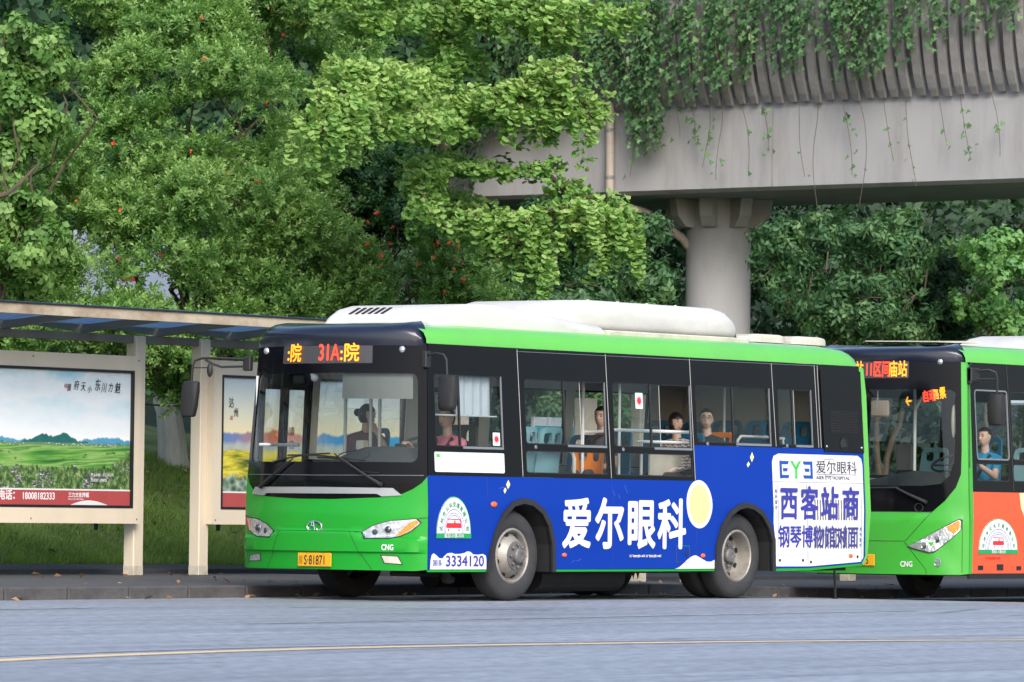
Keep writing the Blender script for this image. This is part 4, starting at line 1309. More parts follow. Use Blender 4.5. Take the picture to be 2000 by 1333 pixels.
# head lamps
def headlamp(mir):
    f = (lambda y: 2.4 - y) if mir else (lambda y: y)
    hl = [(0.62, 0.70), (0.51, 0.765), (0.34, 0.815), (0.10, 0.835), (0.065, 0.795), (0.15, 0.715), (0.24, 0.668), (0.34, 0.645), (0.58, 0.64)]
    L_ = [(f(y), z) for y, z in hl]
    h = sheet("headlight", [L_], front, M_REFL, B1, 0.02, 0.008, rng_list(0, 2.4, 0.05), (), 30)
    o = [(f(0.335 + (y - 0.335) * 1.05), 0.735 + (z - 0.735) * 1.09) for y, z in hl]
    sheet("headlight_rim", [o, L_], front, M_RUB, h, 0.02, 0.010, rng_list(0, 2.4, 0.05))
    am = [(0.29, 0.662), (0.235, 0.673), (0.15, 0.722), (0.075, 0.797), (0.10, 0.827), (0.16, 0.80)] if not mir else [(0.075, 0.80), (0.10, 0.828), (0.135, 0.78), (0.17, 0.70), (0.15, 0.712)]
    sheet("indicator", [[(f(y), z) for y, z in am]], front, M_AMBER if not mir else M_REDL, h, 0.004, 0.012, rng_list(0, 2.4, 0.05), (), 30)
    c = front(f(0.355), 0.728, 0.012)
    ax = (front(f(0.355), 0.728, 0.1) - front(f(0.355), 0.728, 0.0)).normalized()
    for nm, rad, m, d in (("lamp_ring", 0.052, M_CHROME, 0.002), ("projector_lens", 0.036, M_LENS, 0.012)):
        q = ax.to_track_quat('Z', 'Y').to_matrix()
        mb = MB().lathe([(rad, 0.0), (rad * 0.97, d), (rad * 0.8, d * 1.5), (rad * 0.4, d * 2.2), (0, d * 2.4)], (0, 0, 0), 'Z', 20)
        mb.v = [tuple(q @ Vector(v) + c) for v in mb.v]
        mb.build(nm, m, h, 40)
    c = front(f(0.49), 0.70, 0.012)
    mb = MB().lathe([(0.03, 0.0), (0.026, 0.006), (0.0, 0.009)], (0, 0, 0), 'Z', 16)
    mb.v = [tuple(q @ Vector(v) + c) for v in mb.v]
    mb.build("side_bulb", M_LENS, h, 40)
    fg = [(0.42, 0.462), (0.265, 0.455), (0.225, 0.38), (0.39, 0.392)] if not mir else [(0.40, 0.455), (0.21, 0.445), (0.165, 0.385), (0.40, 0.392)]
    fo = sheet("fog_lamp", [[(f(y), z) for y, z in fg]], front, M_REFL if mir else M_ACG, B1, 0.01, 0.004, rng_list(0, 2.4, 0.05))
    cy_, cz_ = 0.32, 0.422
    sheet("fog_rim", [[(f(cy_ + (y - cy_) * 1.12), cz_ + (z - cz_) * 1.2) for y, z in fg], [(f(y), z) for y, z in fg]], front, M_RUB, fo, 0.01, 0.006)
    c = front(f(0.235), 2.555, 0.0)
    MB().lathe([(0.036, 0.0), (0.033, 0.015), (0.015, 0.028), (0, 0.03)], c, 'X', 16, -1).build("marker_lamp", M_REFL, B1, 40)
headlamp(False); headlamp(True)
# maker's badge: ring with a slanted stroke
c = front(1.185, 0.748, 0.010)
mb = MB()
ring = [c + Vector((0, 0.095 * math.cos(a), 0.056 * math.sin(a))) for a in [2 * PI * i / 28 for i in range(29)]]
mb.tube(ring, 0.010, 8, False)
mb.tube([c + Vector((0, 0.03, 0.046)), c + Vector((-0.004, 0.034, 0.012)), c + Vector((-0.004, 0.0, 0.006)), c + Vector((-0.004, 0.0, -0.006)), c + Vector((-0.004, -0.034, -0.012)), c + Vector((0, -0.03, -0.046))], 0.009, 6)
mb.tube([c + Vector((0, 0.012, 0.05)), c + Vector((0, -0.012, -0.05))], 0.009, 6)
mb.build("emblem", M_CHROME, B1, 40)
def fword(name, s, size, y, z, m, bold=0.0, sx=1.0, off=0.004, parent=B1, align='LEFT', F_=front):
    p = F_(y, z, off)
    rt = (F_(y - 0.02, z, off) - F_(y + 0.02, z, off))
    up = F_(y, z + 0.05, off) - F_(y, z - 0.0, off)
    return words(name, s, size, p, rt, up, m, parent, bold, 0.0006, align, sx)
fword("lettering", "CNG", 0.082, 0.415, 0.520, M_WRAPW, 0.002, 0.72, 0.004, fp)
# number plate
c = front(1.17, 0.41, 0.012)
pl = MB().bbox((c.x, 1.17, 0.41), (0.006, 0.22, 0.07), 0.006).build("number_plate", M_PLATE, B1)
words("lettering", "川", 0.105, (c.x - 0.0085, 1.375, 0.368), (0, -1, 0), (0, 0, 1), M_INK, pl, 0.0005, 0.0006, sx=0.50)
words("lettering", "S·81871", 0.135, (c.x - 0.0085, 1.305, 0.362), (0, -1, 0), (0, 0, 1), M_INK, pl, 0.0012, 0.0006, sx=0.66)
for yy in (1.27, 1.05):
    for zz in (0.350, 0.472):
        MB().lathe([(0.007, 0), (0.005, 0.004), (0, 0.005)], (c.x - 0.006, yy, zz), 'X', 8, -1).build("plate_screw", M_CHROME, pl)
# destination display
led = sheet("destination_display", [rr(0.55, 2.415, 1.80, 2.645, 0.01)], front, M_LEDBOX, B1, 0.004, 0.003, CU)
fword("led_characters", ":院", 0.20, 1.725, 2.450, M_LEDY, 0.003, 0.98, 0.006, led)
fword("led_characters", "31A", 0.235, 1.240, 2.447, M_LEDR, 0.003, 0.72, 0.006, led)
fword("led_characters", ":院", 0.20, 0.945, 2.450, M_LEDY, 0.003, 0.98, 0.006, led)
# peak above the windscreen
mb = MB()
ys = [0.0, 0.04, 0.1, 0.2] + [0.2 + 2.0 * i / 16 for i in range(1, 16)] + [2.2, 2.3, 2.36, 2.4]
rings = []
for d, z, k in ((0.0, 2.595, 0), (-0.02, 2.705, 0), (-0.014, 2.74, 0.004), (0.02, 2.775, 0.010), (0.10, 2.805, 0.02), (0.28, 2.83, 0.03), (0.55, 2.848, 0.035), (0.80, 2.858, 0.035)):
    ring = []
    for y in ys:
        p = front(y, min(z, 2.72), 0.004)
        e = min(1.0, min(y, 2.4 - y) / 0.22)
        e = math.sqrt(max(0.0, 1 - (1 - e) ** 2))
        zz = 2.595 + (z - 2.595) * e
        d_ = d * (0.10 + 0.90 * min(1.0, min(y, 2.4 - y) / 0.55) ** 1.2) if d > 0 else d
        ring.append((p.x + d_, 1.2 + (p.y - 1.2) * (1 - k), zz))
    rings.append(ring)
mb.loft(rings, closed=False, cap=False)
mb.build("front_peak", M_NAVY, B1, 45)

# --------------- side facing the road
arch1 = [(0.985, 0.0), (1.03, 0.51), (1.11, 0.71), (1.25, 0.91), (1.42, 1.03), (1.60, 1.065), (1.78, 1.04), (1.96, 0.95), (2.08, 0.81), (2.15, 0.61), (2.165, 0.0)]
arch2 = [(5.095, 0.0), (5.11, 0.59), (5.20, 0.79), (5.36, 0.95), (5.53, 1.03), (5.69, 1.055), (5.85, 1.03), (6.02, 0.955), (6.17, 0.81), (6.25, 0.65), (6.265, 0.0)]
def with_foot(a, z): return [(a[0][0], z)] + a[1:-1] + [(a[-1][0], z)]
zb0, zb1 = 0.325, 1.28
low = [(0.012, zb0)] + with_foot(arch1, zb0) + with_foot(arch2, zb0 + 0.005) + [(6.95, 0.335), (8.03, 0.385), (8.095, 0.46), (8.095, 1.668), (4.742, 1.668), (4.742, zb1), (0.012, zb1)]
CVN = (0.99,)
skirt = sheet("side_panel", [low], near, M_BLUE, B1, 0.02, 0.0, (), CVN)
rail1 = [(0.012, 0.305)] + [(0.985, 0.30), (0.985, zb0 - 0.001), (0.012, zb0 - 0.001)]
for x0_, x1_ in ((0.012, 0.984), (2.166, 5.094)):
    sheet("sill_strip", [[(x0_, 0.302), (x1_, 0.302), (x1_, zb0 - 0.002), (x0_, zb0 - 0.002)]], near, M_GREEN, B1, 0.02, 0.002)
sheet("sill_strip", [[(6.266, 0.300), (6.95, 0.305), (8.03, 0.358), (8.03, 0.383), (6.95, 0.333), (6.266, 0.328)]], near, M_GREEN, B1, 0.02, 0.002)
sheet("rear_corner", [[(8.097, 0.46), (8.03, 0.384), (8.06, 0.365), (8.14, 0.46), (8.20, 0.95), (8.20, 2.30), (8.16, 2.60), (8.075, 2.615), (8.097, 1.70)]], near, M_GREEN2, B1, 0.06, 0.004, (), (0.99, 1.3, 1.7, 2.1), 30)
# white cloud shapes printed along the bottom of the wrap
def printed(name, pts, m, off=0.0025, holes=()):
    return sheet(name, [pts, *holes], near, m, skirt, 0.0015, off, (), CVN)
cl1 = [(0.045, zb0 + 0.004), (0.05, 0.42), (0.07, 0.475), (0.10, 0.492), (0.14, 0.475), (0.19, 0.445), (0.245, 0.438), (0.275, 0.462), (0.33, 0.492), (0.40, 0.497), (0.45, 0.486), (0.54, 0.486), (0.61, 0.495), (0.66, 0.512), (0.71, 0.508), (0.76, 0.482), (0.84, 0.478), (0.92, 0.486), (0.97, 0.470), (0.984, 0.43), (0.984, zb0 + 0.004)]
printed("white_cloud", cl1, M_WRAPW)
cl2 = [(4.335, zb0 + 0.004)] + [(4.335 + 0.40 * i / 10, zb0 + 0.004 + 0.145 * (0.5 - 0.5 * math.cos(PI * i / 10))) for i in range(1, 11)] + [(4.80, 0.455), (4.87, 0.43), (4.95, 0.405), (5.03, 0.405), (5.093, 0.425), (5.093, zb0 + 0.004)]
printed("white_cloud", cl2, M_WRAPW)
printed("pale_disc", circ(4.80, 1.028, 0.245, 32, 0.262), M_WRAPW)
printed("yellow_disc", circ(4.80, 1.028, 0.195, 28, 0.212), M_YEL, 0.0045)
for pts in ([(1.362, 1.25), (1.392, 1.203), (1.352, 1.155), (1.322, 1.20)], [(1.305, 1.172), (1.325, 1.142), (1.292, 1.108), (1.272, 1.14)],
            [(5.85, 1.61), (5.882, 1.555), (5.838, 1.50), (5.806, 1.552)], [(5.775, 1.505), (5.797, 1.475), (5.757, 1.44), (5.737, 1.472)]):
    printed("sparkle", pts, M_YEL)
nw = lambda s, size, x, z, m, bold=0.0, sx=1.0, align='LEFT', parent=skirt, off=0.004, name="lettering", up=(0, 0, 1): words(name, s, size, near(x, z, off), (1, 0, 0), up, m, parent, bold, 0.0008, align, sx)
for ch, x in (("爱", 2.275), ("尔", 2.86), ("眼", 3.435), ("科", 4.005)):
    nw(ch, 0.560, x + 0.005, 0.600, M_WRAPW, 0.016, 0.96)
nw("0818-", 0.085, 0.085, 0.366, M_INKB, 0.0012, 0.80)
nw("3334120", 0.152, 0.295, 0.362, M_INKB, 0.003, 1.22)
nw("川广审[2023]第11-08号  川广审[2023]第11-08号", 0.030, 3.50, 0.455, M_WRAPW, 0.0004, 0.95)
badge(B1, 0.14, 0.71, 0.645, None, "客运3-31路-3103", near)
# white notice panel at the tail
wb = [(6.29, 0.352), (6.95, 0.352), (8.00, 0.402), (8.055, 0.45), (8.062, 1.50), (8.04, 1.57), (7.97, 1.602), (6.36, 1.602), (6.27, 1.575), (6.235, 1.51), (6.235, 0.83), (6.27, 0.65)]
notice = sheet("notice_panel", [wb], near, M_WRAPW, skirt, 0.002, 0.003, (), CVN)
up_t = tuple((near(7, 1.5) - near(7, 1.3)).normalized())
def nq(s, size, x, z, m, bold=0, sx=1.0, align='LEFT', up=(0, 0, 1)):
    return nw(s, size, x, z, m, bold, sx, align, notice, 0.0065, up=up)
# EYE logo strokes
def stroke(pts, m): return sheet("logo_stroke", [pts], near, m, notice, 0.001, 0.0065)
def bars(x0, x1, sgn):
    a, b = (x0, x1) if sgn > 0 else (x1, x0)
    w = 0.045 * sgn
    stroke([(a, 1.33), (a + w, 1.33), (a + w, 1.525), (a, 1.525)], M_LOGOB)
    for zc, e in ((1.505, 1.0), (1.426, 0.86), (1.350, 1.0)):
        ex = a + (b - a) * e
        stroke([(a + w * 1.5 if zc == 1.426 else a + w, zc - 0.018), (ex - 0.02 * sgn, zc - 0.018), (ex, zc + 0.018), (a + w * 1.5 if zc == 1.426 else a + w, zc + 0.018)], M_LOGOB)
bars(6.375, 6.565, 1); bars(6.84, 7.035, -1)
stroke([(6.59, 1.525), (6.645, 1.525), (6.728, 1.43), (6.728, 1.33), (6.678, 1.33), (6.678, 1.43)], M_LOGOG)
stroke([(6.81, 1.525), (6.757, 1.525), (6.690, 1.452), (6.729, 1.432)], M_LOGOG)
nq("爱尔眼科", 0.155, 7.10, 1.408, M_INK, 0.0, 1.36, up=up_t)
sheet("logo_box", [[(7.28, 1.365), (7.468, 1.365), (7.468, 1.555), (7.28, 1.555)], [(7.285, 1.37), (7.285, 1.55), (7.463, 1.55), (7.463, 1.37)]], near, M_GLINT, notice, 0.0008, 0.006)
seam("logo_rule", [(7.10, 1.385), (7.94, 1.385)], M_INK, 0.0022, near, notice, 0.006)
nq("AIER EYE HOSPITAL", 0.052, 7.10, 1.328, M_INK, 0.0, 1.52, up=up_t)
for ch, x in (("西", 6.335), ("客", 6.745), ("站", 7.155), ("商", 7.585)):
    nq(ch, 0.39, x + 0.01, 0.912, M_INKB, 0.0085, 0.95)
for i, ch in enumerate("钢琴博物馆对面"):
    nq(ch, 0.262, 6.32 + i * 0.2325, 0.585, M_INKB, 0.0042, 0.90)
for i, ch in enumerate("西外爱尔"):
    nq(ch, 0.05, 6.255, 1.165 - i * 0.06, M_INKB)
    nq(ch, 0.05, 7.965, 0.75 - i * 0.06, M_INKB)
# engine door: shut lines, louvre slats over the lettering, locks
for pts in ([(6.325, 1.26), (6.325, 0.36)], [(6.905, 1.26), (6.905, 0.355)], [(6.94, 0.8), (6.94, 0.355)], [(8.01, 1.22), (8.01, 0.42)], [(6.24, 1.29), (8.06, 1.29)]):
    seam("shut_line", pts, M_GLINT if pts[0][1] > 1.27 else M_INTD, 0.0028, near, notice, 0.003)
for (za, zb_) in ((0.875, 1.10), (0.555, 0.79)):
    for i in range(17):
        x = 7.05 + i * 0.0535
        MB().add([near(x, za, 0.003), near(x + 0.013, za - 0.01, 0.003), near(x + 0.013, zb_, 0.003), near(x, zb_, 0.003),
                  near(x + 0.001, za, 0.010), near(x + 0.012, za, 0.010), near(x + 0.012, zb_ - 0.01, 0.010), near(x + 0.001, zb_, 0.010)],
                 [(0, 3, 2, 1), (4, 5, 6, 7), (0, 1, 5, 4), (1, 2, 6, 5), (2, 3, 7, 6), (3, 0, 4, 7)]).build("louvre_slat", M_INTD, notice)
for x, z in ((6.36, 0.42), (6.82, 0.42), (6.98, 0.40), (7.93, 0.46)):
    MB().lathe([(0.017, 0), (0.015, 0.008), (0, 0.010)], near(x, z, 0.004), 'Y', 10, -1).build("lock", M_RUB, notice)
for pts in ([(3.20, 1.16), (3.245, 1.10)], [(3.42, 1.22), (3.47, 1.13)], [(3.30, 1.12), (3.325, 1.075)], [(2.55, 0.41), (2.63, 0.435)], [(2.47, 0.40), (2.52, 0.42)], [(3.9, 0.62), (3.98, 0.60)], [(1.2, 1.16), (1.29, 1.175)]):
    seam("scratch", pts, M_SCR, 0.0016, near, skirt, 0.0008)
for x0_ in (1.0, 3.2, 4.745):
    seam("panel_joint", [(x0_, 1.07 if x0_ < 1.1 else 0.34), (x0_, 1.275)], M_SCRD, 0.0016, near, skirt, 0.0004)
# filler flap, marker lamps
fl = [(4.37, 0.40), (4.61, 0.40), (4.61, 0.575), (4.37, 0.575)]
for a, b in zip(fl, fl[1:] + fl[:1]): seam("shut_line", [a, b], M_SEAL if a[1] > 0.5 and b[1] > 0.5 else M_INTD, 0.0025, near, skirt, 0.003)
MB().bbox(near(4.56, 0.49, 0.006), (0.014, 0.006, 0.018), 0.004).build("lock", M_RUB, skirt)
for x, z, r_ in ((2.33, 0.475, 0.035), (4.87, 0.470, 0.035), (7.79, 0.470, 0.035), (1.10, 0.995, 0.045)):
    p = near(x, z, 0.004)
    MB().ball(p, (r_ * 1.15, 0.018, r_ * 0.68), 14, 8).build("side_marker", M_ORL, B1, 60)
# wheel-arch lips, wells
def arch(a, foot):
    pts = with_foot(a, foot)
    cx = (pts[0][0] + pts[-1][0]) / 2
    inner = [(cx + (x - cx) * 0.905, z if i in (0, len(pts) - 1) else 0.3 + (z - 0.3) * 0.925) for i, (x, z) in enumerate(pts)]
    lip = sheet("arch_lip", [pts + inner[::-1]], near, M_RUB, B1, 0.05, 0.022)
    rings = []
    for d in (0.0, -0.62):
        rings.append([tuple(near(x, z, d)) for x, z in inner])
    mb = MB().loft(rings, closed=False, cap=False)
    mb.build("wheel_well", M_CHAS, B1)
arch(arch1, 0.30); arch(arch2, 0.30)

# window band
ops = [rr(0.165, 1.58, 1.305, 2.315, 0.04), rr(1.70, 1.628, 3.125, 2.305, 0.05), rr(1.69, 1.325, 3.145, 1.562, 0.04),
       rr(3.265, 1.628, 4.70, 2.312, 0.05), rr(3.26, 1.322, 4.71, 1.565, 0.04), rr(4.805, 1.70, 6.24, 2.322, 0.05), rr(6.40, 1.70, 7.075, 2.325, 0.04)]
bandp = [(0.02, zb1 + 0.002), (4.740, zb1 + 0.002), (4.740, 1.670), (8.095, 1.670), (8.072, 2.618), (0.09, 2.618), (0.072, 2.5)]
band = sheet("window_band", [bandp] + ops, near, M_BLACK, B1, 0.03, 0.0)
for x0_, x1_ in ((1.618, 1.592), (3.185, 3.155), (4.738, 4.712), (6.33, 6.295), (7.185, 7.155), (7.235, 7.215)):
    seam("panel_joint", [(x0_, zb1 + 0.01 if x0_ < 4.74 else 1.68), (x1_, 2.605)], M_GLINT, 0.004, near, band, 0.001)
seam("panel_joint", [(1.60, 2.585), (7.17, 2.60)], M_GLINT, 0.003, near, band, 0.001)
def window(op, mid, slide, low=False):
    x0_, z0_, x1_, z1_ = op
    w = frame_strip("window", near, x0_ - 0.006, z0_ - 0.006, x1_ + 0.006, z1_ + 0.006, 0.016, M_RUB, B1, 0.045, -0.004, 0.02)
    if mid is None:
        pane("pane", near, x0_, z0_, x1_, z1_, M_GLASS, w, 0.03, -0.014)
    else:
        pane("pane", near, x0_, z0_, mid, z1_, M_GLASS, w, 0.02, -0.016)
        sheet("mullion", [[(mid - 0.012, z0_), (mid + 0.012, z0_), (mid + 0.012, z1_), (mid - 0.012, z1_)]], near, M_RUB, w, 0.02, -0.006)
        a, b = slide
        pane("sliding_pane", near, a, z0_, b, z1_, M_GLASS, w, 0.02, -0.024)
        seam("pane_edge", [(b if b < x1_ - 0.05 else a, z0_), (b if b < x1_ - 0.05 else a, z1_)], M_GLINT, 0.004, near, w, -0.024)
        sheet("sash_rail", [[(mid + 0.03, z0_ - 0.02), (x1_ - 0.004, z0_ - 0.02), (x1_ - 0.004, z0_ + 0.004), (mid + 0.03, z0_ + 0.004)]], near, M_GLINT, w, 0.012, 0.006)
        sheet("sash_stile", [[(x1_ - 0.018, z0_), (x1_ - 0.004, z0_), (x1_ - 0.004, z1_), (x1_ - 0.018, z1_)]], near, M_GLINT, w, 0.012, 0.004)
    return w
window((0.165, 1.58, 1.305, 2.315), 0.585, (0.585, 1.305))
window((1.70, 1.628, 3.125, 2.305), 2.395, (2.10, 2.70)); window((1.69, 1.325, 3.145, 1.562), None, None)
window((3.265, 1.628, 4.70, 2.312), 3.965, (3.45, 4.15)); window((3.26, 1.322, 4.71, 1.565), None, None)
window((4.805, 1.70, 6.24, 2.322), 5.52, (5.52, 6.24)); window((6.40, 1.70, 7.075, 2.325), 6.70, (6.35, 6.75))
wp = sheet("white_panel", [rr(0.132, 1.318, 1.305, 1.522, 0.018)], near, M_WRAPW, B1, 0.004, 0.003)
sheet("green_mark", [[(0.16, 1.468), (0.215, 1.468), (0.215, 1.500), (0.16, 1.500)]], near, M_LOGOG, wp, 0.001, 0.005)
seam("panel_joint", [(0.59, 1.322), (0.59, 1.518)], M_GLINT, 0.002, near, wp, 0.003)
seam("panel_joint", [(1.13, 1.322), (1.13, 1.518)], M_GLINT, 0.002, near, wp, 0.003)
def sticker(x, z, w, h):
    s = sheet("window_sticker", [rr(x, z, x + w, z + h, 0.008)], near, M_WRAPW, B1, 0.002, -0.010)
    pts = []
    for i in range(22):
        a = 2 * PI * i / 22
        r_ = (0.44 if i % 2 else 0.22)
        pts.append((x + w / 2 + r_ * w * math.cos(a), z + h / 2 + r_ * h * 0.8 * math.sin(a)))
    sheet("sunburst", [pts], near, M_STRED, s, 0.001, -0.0085)
sticker(1.14, 1.60, 0.12, 0.135)
sticker(3.69, 2.04, 0.135, 0.17)
for x, z in ((1.86, 1.598), (3.42, 1.598), (5.0, 1.686), (6.55, 1.690)):
    MB().lathe([(0.022, 0), (0.020, 0.006), (0.012, 0.010), (0.012, 0.004), (0, 0.004)], near(x, z, 0.0), 'Y', 14, -1).build("window_catch", M_GLINT, band)
# black louvred engine panel
lv = [(7.285, 1.645), (8.098, 1.635), (8.085, 2.56), (7.255, 2.56)]
lp = sheet("engine_panel", [lv], near, M_BLACK, B1, 0.012, 0.012)
for i in range(14):
    z = 1.86 + i * 0.018
    MB().add([near(7.42, z, 0.0125), near(7.98, z, 0.0125), near(7.98, z + 0.008, 0.017), near(7.42, z + 0.008, 0.017), near(7.98, z + 0.010, 0.0125), near(7.42, z + 0.010, 0.0125)],
             [(0, 1, 2, 3), (3, 2, 4, 5), (0, 3, 5), (1, 4, 2)]).build("louvre_slat", M_RUB, lp)
mb = MB().lathe([(0.074, 0.0), (0.074, 0.008), (0.066, 0.010), (0.066, 0.002), (0.02, 0.002), (0, 0.002)], near(7.68, 1.73, 0.012), 'Y', 24, -1)
mb.build("round_cap", M_RUB, lp, 30)
for x, z in ((7.335, 1.70), (8.05, 1.695)):
    MB().ball(near(x, z, 0.012), (0.014, 0.01, 0.014), 8, 6).build("panel_bolt", M_CHROME, lp)
# roof, tail, far side, floor
roof_shell(S1, B1, M_GREEN2, M_ROOF, 0.065, 8.20, 2.868)
tail = lambda y, z, o=0.0: Vector((8.13 + 0.07 * (1 - abs((y - 1.2) / 1.2) ** 3) - 0.03 * max(0, z - 1.6) + o, 1.2 + (y - 1.2) * (1 - S1.ins(z) / 1.2), z))
sheet("rear_panel", [[(0.03, 0.40), (2.37, 0.40), (2.37, 1.66), (0.03, 1.66)]], tail, M_GREEN, B1, 0.03, 0.0, CU)
sheet("rear_window", [rr(0.03, 1.662, 2.37, 2.60, 0.03)], tail, M_BLACK, B1, 0.02, 0.0, CU)
fops = [rr(0.14, 0.42, 0.50, 2.22, 0.03), rr(0.53, 0.42, 0.90, 2.22, 0.03), rr(1.06, 1.46, 2.55, 2.30, 0.04), rr(2.78, 0.42, 3.30, 2.26, 0.03), rr(3.34, 0.42, 3.86, 2.26, 0.03), rr(4.05, 1.46, 5.45, 2.30, 0.04), rr(5.60, 1.60, 7.05, 2.30, 0.04)]
fl_ = [(0.012, 0.325), (1.0, 0.325), (1.12, 0.80), (1.5, 1.02), (1.9, 0.86), (2.12, 0.325), (5.12, 0.325), (5.25, 0.8), (5.68, 1.02), (6.1, 0.8), (6.24, 0.325), (8.09, 0.40), (8.07, 2.618), (0.09, 2.618)]
sheet("door_side", [fl_] + fops, far, M_BLACK, B1, 0.03, 0.0, (), CVN)
sheet("side_lining", [[(0.95, 1.45), (7.72, 1.45), (7.72, 2.44), (0.95, 2.44)]] + [rr(1.06, 1.46, 2.55, 2.30, 0.04), rr(2.78, 1.46, 3.86, 2.26, 0.03), rr(4.05, 1.46, 5.45, 2.30, 0.04), rr(5.60, 1.60, 7.05, 2.30, 0.04)], far, M_INT, B1, 0.008, -0.035)
for k, (a, b, c_, d, e) in enumerate(((0.14, 0.42, 0.50, 2.22, 1), (0.53, 0.42, 0.90, 2.22, 1), (2.78, 0.42, 3.30, 2.26, 1), (3.34, 0.42, 3.86, 2.26, 1), (1.06, 1.46, 2.55, 2.30, 0), (4.05, 1.46, 5.45, 2.30, 0), (5.60, 1.60, 7.05, 2.30, 0))):
    fr_ = frame_strip("door_leaf" if e else "window", far, a, b, c_, d, 0.05 if e else 0.02, M_RUB, B1, 0.03, -0.005, 0.02)
    pane("pane", far, a + 0.02, b + 0.02, c_ - 0.02, d - 0.02, M_FARG, fr_, 0.02, -0.014)
words("lettering", "请", 0.10, (0.62, 2.345, 1.70), (1, 0, 0), (0, 0, 1), M_STRED, B1, 0.001, 0.001)
words("lettering", "自", 0.10, (0.62, 2.345, 1.56), (1, 0, 0), (0, 0, 1), M_STRED, B1, 0.001, 0.001)
mb = MB().box(0.10, 0.68, 0.64, 8.05, 1.72, 0.72)
for xa_, xb_ in ((0.10, 0.95), (2.20, 5.06), (6.30, 8.05)):
    mb.box(xa_, 0.05, 0.642, xb_, 0.679, 0.719); mb.box(xa_, 1.721, 0.642, xb_, 2.35, 0.719)
mb.box(6.3, 0.06, 0.722, 7.7, 2.34, 0.93)
mb.build("floor", M_FLOOR, B1)
mb = MB().box(0.05, 0.17, 2.44, 8.0, 2.23, 2.47)
mb.build("ceiling", M_INT, B1)
mb = MB().box(7.72, 0.1, 0.94, 7.75, 2.3, 2.43)
mb.box(1.40, 2.30, 0.73, 2.70, 2.335, 1.44); mb.box(3.95, 2.30, 0.73, 7.7, 2.335, 1.44)
for xa_, xb_ in ((0.2, 0.95), (2.2, 5.06), (6.3, 7.7)):
    mb.box(xa_, 0.055, 0.73, xb_, 0.075, 1.29)
mb.build("lining", M_INT, B1)
mb = MB().box(-0.1, 0.5, 0.36, 1.0, 1.9, 0.60); mb.box(1.0, 0.75, 0.30, 8.0, 1.65, 0.62)
mb.box(2.3, 0.15, 0.28, 5.0, 0.5, 0.60); mb.box(6.35, 0.2, 0.30, 8.0, 2.2, 0.62)
mb.tube([(1.51, 0.3, 0.4675), (1.51, 2.1, 0.4675)], 0.06, 8); mb.tube([(5.68, 0.3, 0.4675), (5.68, 2.1, 0.4675)], 0.10, 8)
mb.tube([(2.4, 0.5, 0.25), (3.9, 0.5, 0.25)], 0.17, 14); mb.tube([(2.5, 1.9, 0.25), (3.6, 1.9, 0.25)], 0.15, 14)
for i in range(7):
    mb.add([(3.95 + i * 0.085, 0.6, 0.30), (4.035 + i * 0.085, 0.6, 0.30), (3.9925 + i * 0.085, 0.6, 0.20)], [(0, 1, 2)])
mb.tube([(0.75, 0.35, 0.31), (0.78, 0.35, 0.22)], 0.05, 8); mb.ball((0.80, 0.35, 0.22), (0.10, 0.05, 0.05), 10, 6)
mb.tube([(0.18, 0.6, 0.28), (0.95, 0.6, 0.27)], 0.03, 6)
mb.build("chassis", M_CHAS, B1)
# wheels
wheel(B1, (1.51, 0.055, 0.4675), -1); wheel(B1, (5.68, 0.10, 0.4675), -1, True)
wheel(B1, (1.51, 2.345, 0.4675), 1); wheel(B1, (5.68, 2.30, 0.4675), 1, True)
# roof units
ac = ac_unit(B1, "roof_air_unit", 0.62, 3.56, 0.36, 2.02, 2.80, [(0.0, 2.86, 0.86), (0.035, 2.95, 0.93), (0.09, 3.02, 0.97), (0.17, 3.065, 1.0), (0.36, 3.085, 1.0), (0.40, 3.07, 1.0), (0.98, 2.915, 1.0), (1.0, 2.86, 0.98)], M_ACW, 0.13)
for i in range(6):
    y = 1.66 - i * 0.085
    MB().loft([[(0.745, y, 2.945), (0.745, y - 0.038, 2.945), (0.74, y - 0.038, 2.966), (0.74, y, 2.966)], [(0.90, y, 3.012), (0.90, y - 0.038, 3.012), (0.895, y - 0.038, 3.033), (0.895, y, 3.033)]]).build("air_slot", M_CHAS, ac)
for i in range(5):
    x = 1.85 + i * 0.36
    MB().add([(x, 0.396, 2.875), (x + 0.07, 0.396, 2.855), (x + 0.075, 0.385, 2.845), (x + 0.02, 0.385, 2.885)], [(0, 1, 2, 3)]).build("strap_slot", M_ACG, ac)
ac2 = ac_unit(B1, "roof_gas_housing", 2.35, 6.25, 0.46, 1.98, 2.868, [(0.0, 2.95, 0.55), (0.04, 3.05, 0.72), (0.10, 3.13, 0.85), (0.18, 3.185, 0.93), (0.30, 3.205, 1.0), (0.88, 3.205, 1.0), (0.94, 3.18, 0.99), (0.98, 3.12, 0.96), (1.0, 3.02, 0.90)], M_ACW, 0.17, 0.085)
for i in range(4):
    MB().lathe([(0.02, 0), (0.015, 0.03), (0, 0.03)], (4.0 + i * 0.55, 0.95, 3.205), 'Z', 8).build("lid_stud", M_ACG, ac2)
seam("lid_joint", [(3.75, 3.1995), (5.95, 3.1995)], M_ACG, 0.006, lambda x, z, o: Vector((x, 0.66, z + o)), ac2, 0.0)
MB().bbox((4.9, 0.40, 2.845), (1.34, 0.05, 0.035), 0.015).build("roof_rail", M_ACG, B1)
MB().bbox((6.35, 0.62, 2.88), (0.10, 0.14, 0.03), 0.012).build("roof_box", M_ACW, B1)
for x in (6.68, 7.50):
    h = ac_unit(B1, "roof_hatch", x, x + 0.70, 0.60, 1.30, 2.862, [(0, 2.90, 0.9), (0.06, 2.945, 0.97), (0.2, 2.955, 1), (0.8, 2.955, 1), (0.94, 2.945, 0.97), (1, 2.90, 0.9)], M_ACG, 0.04)
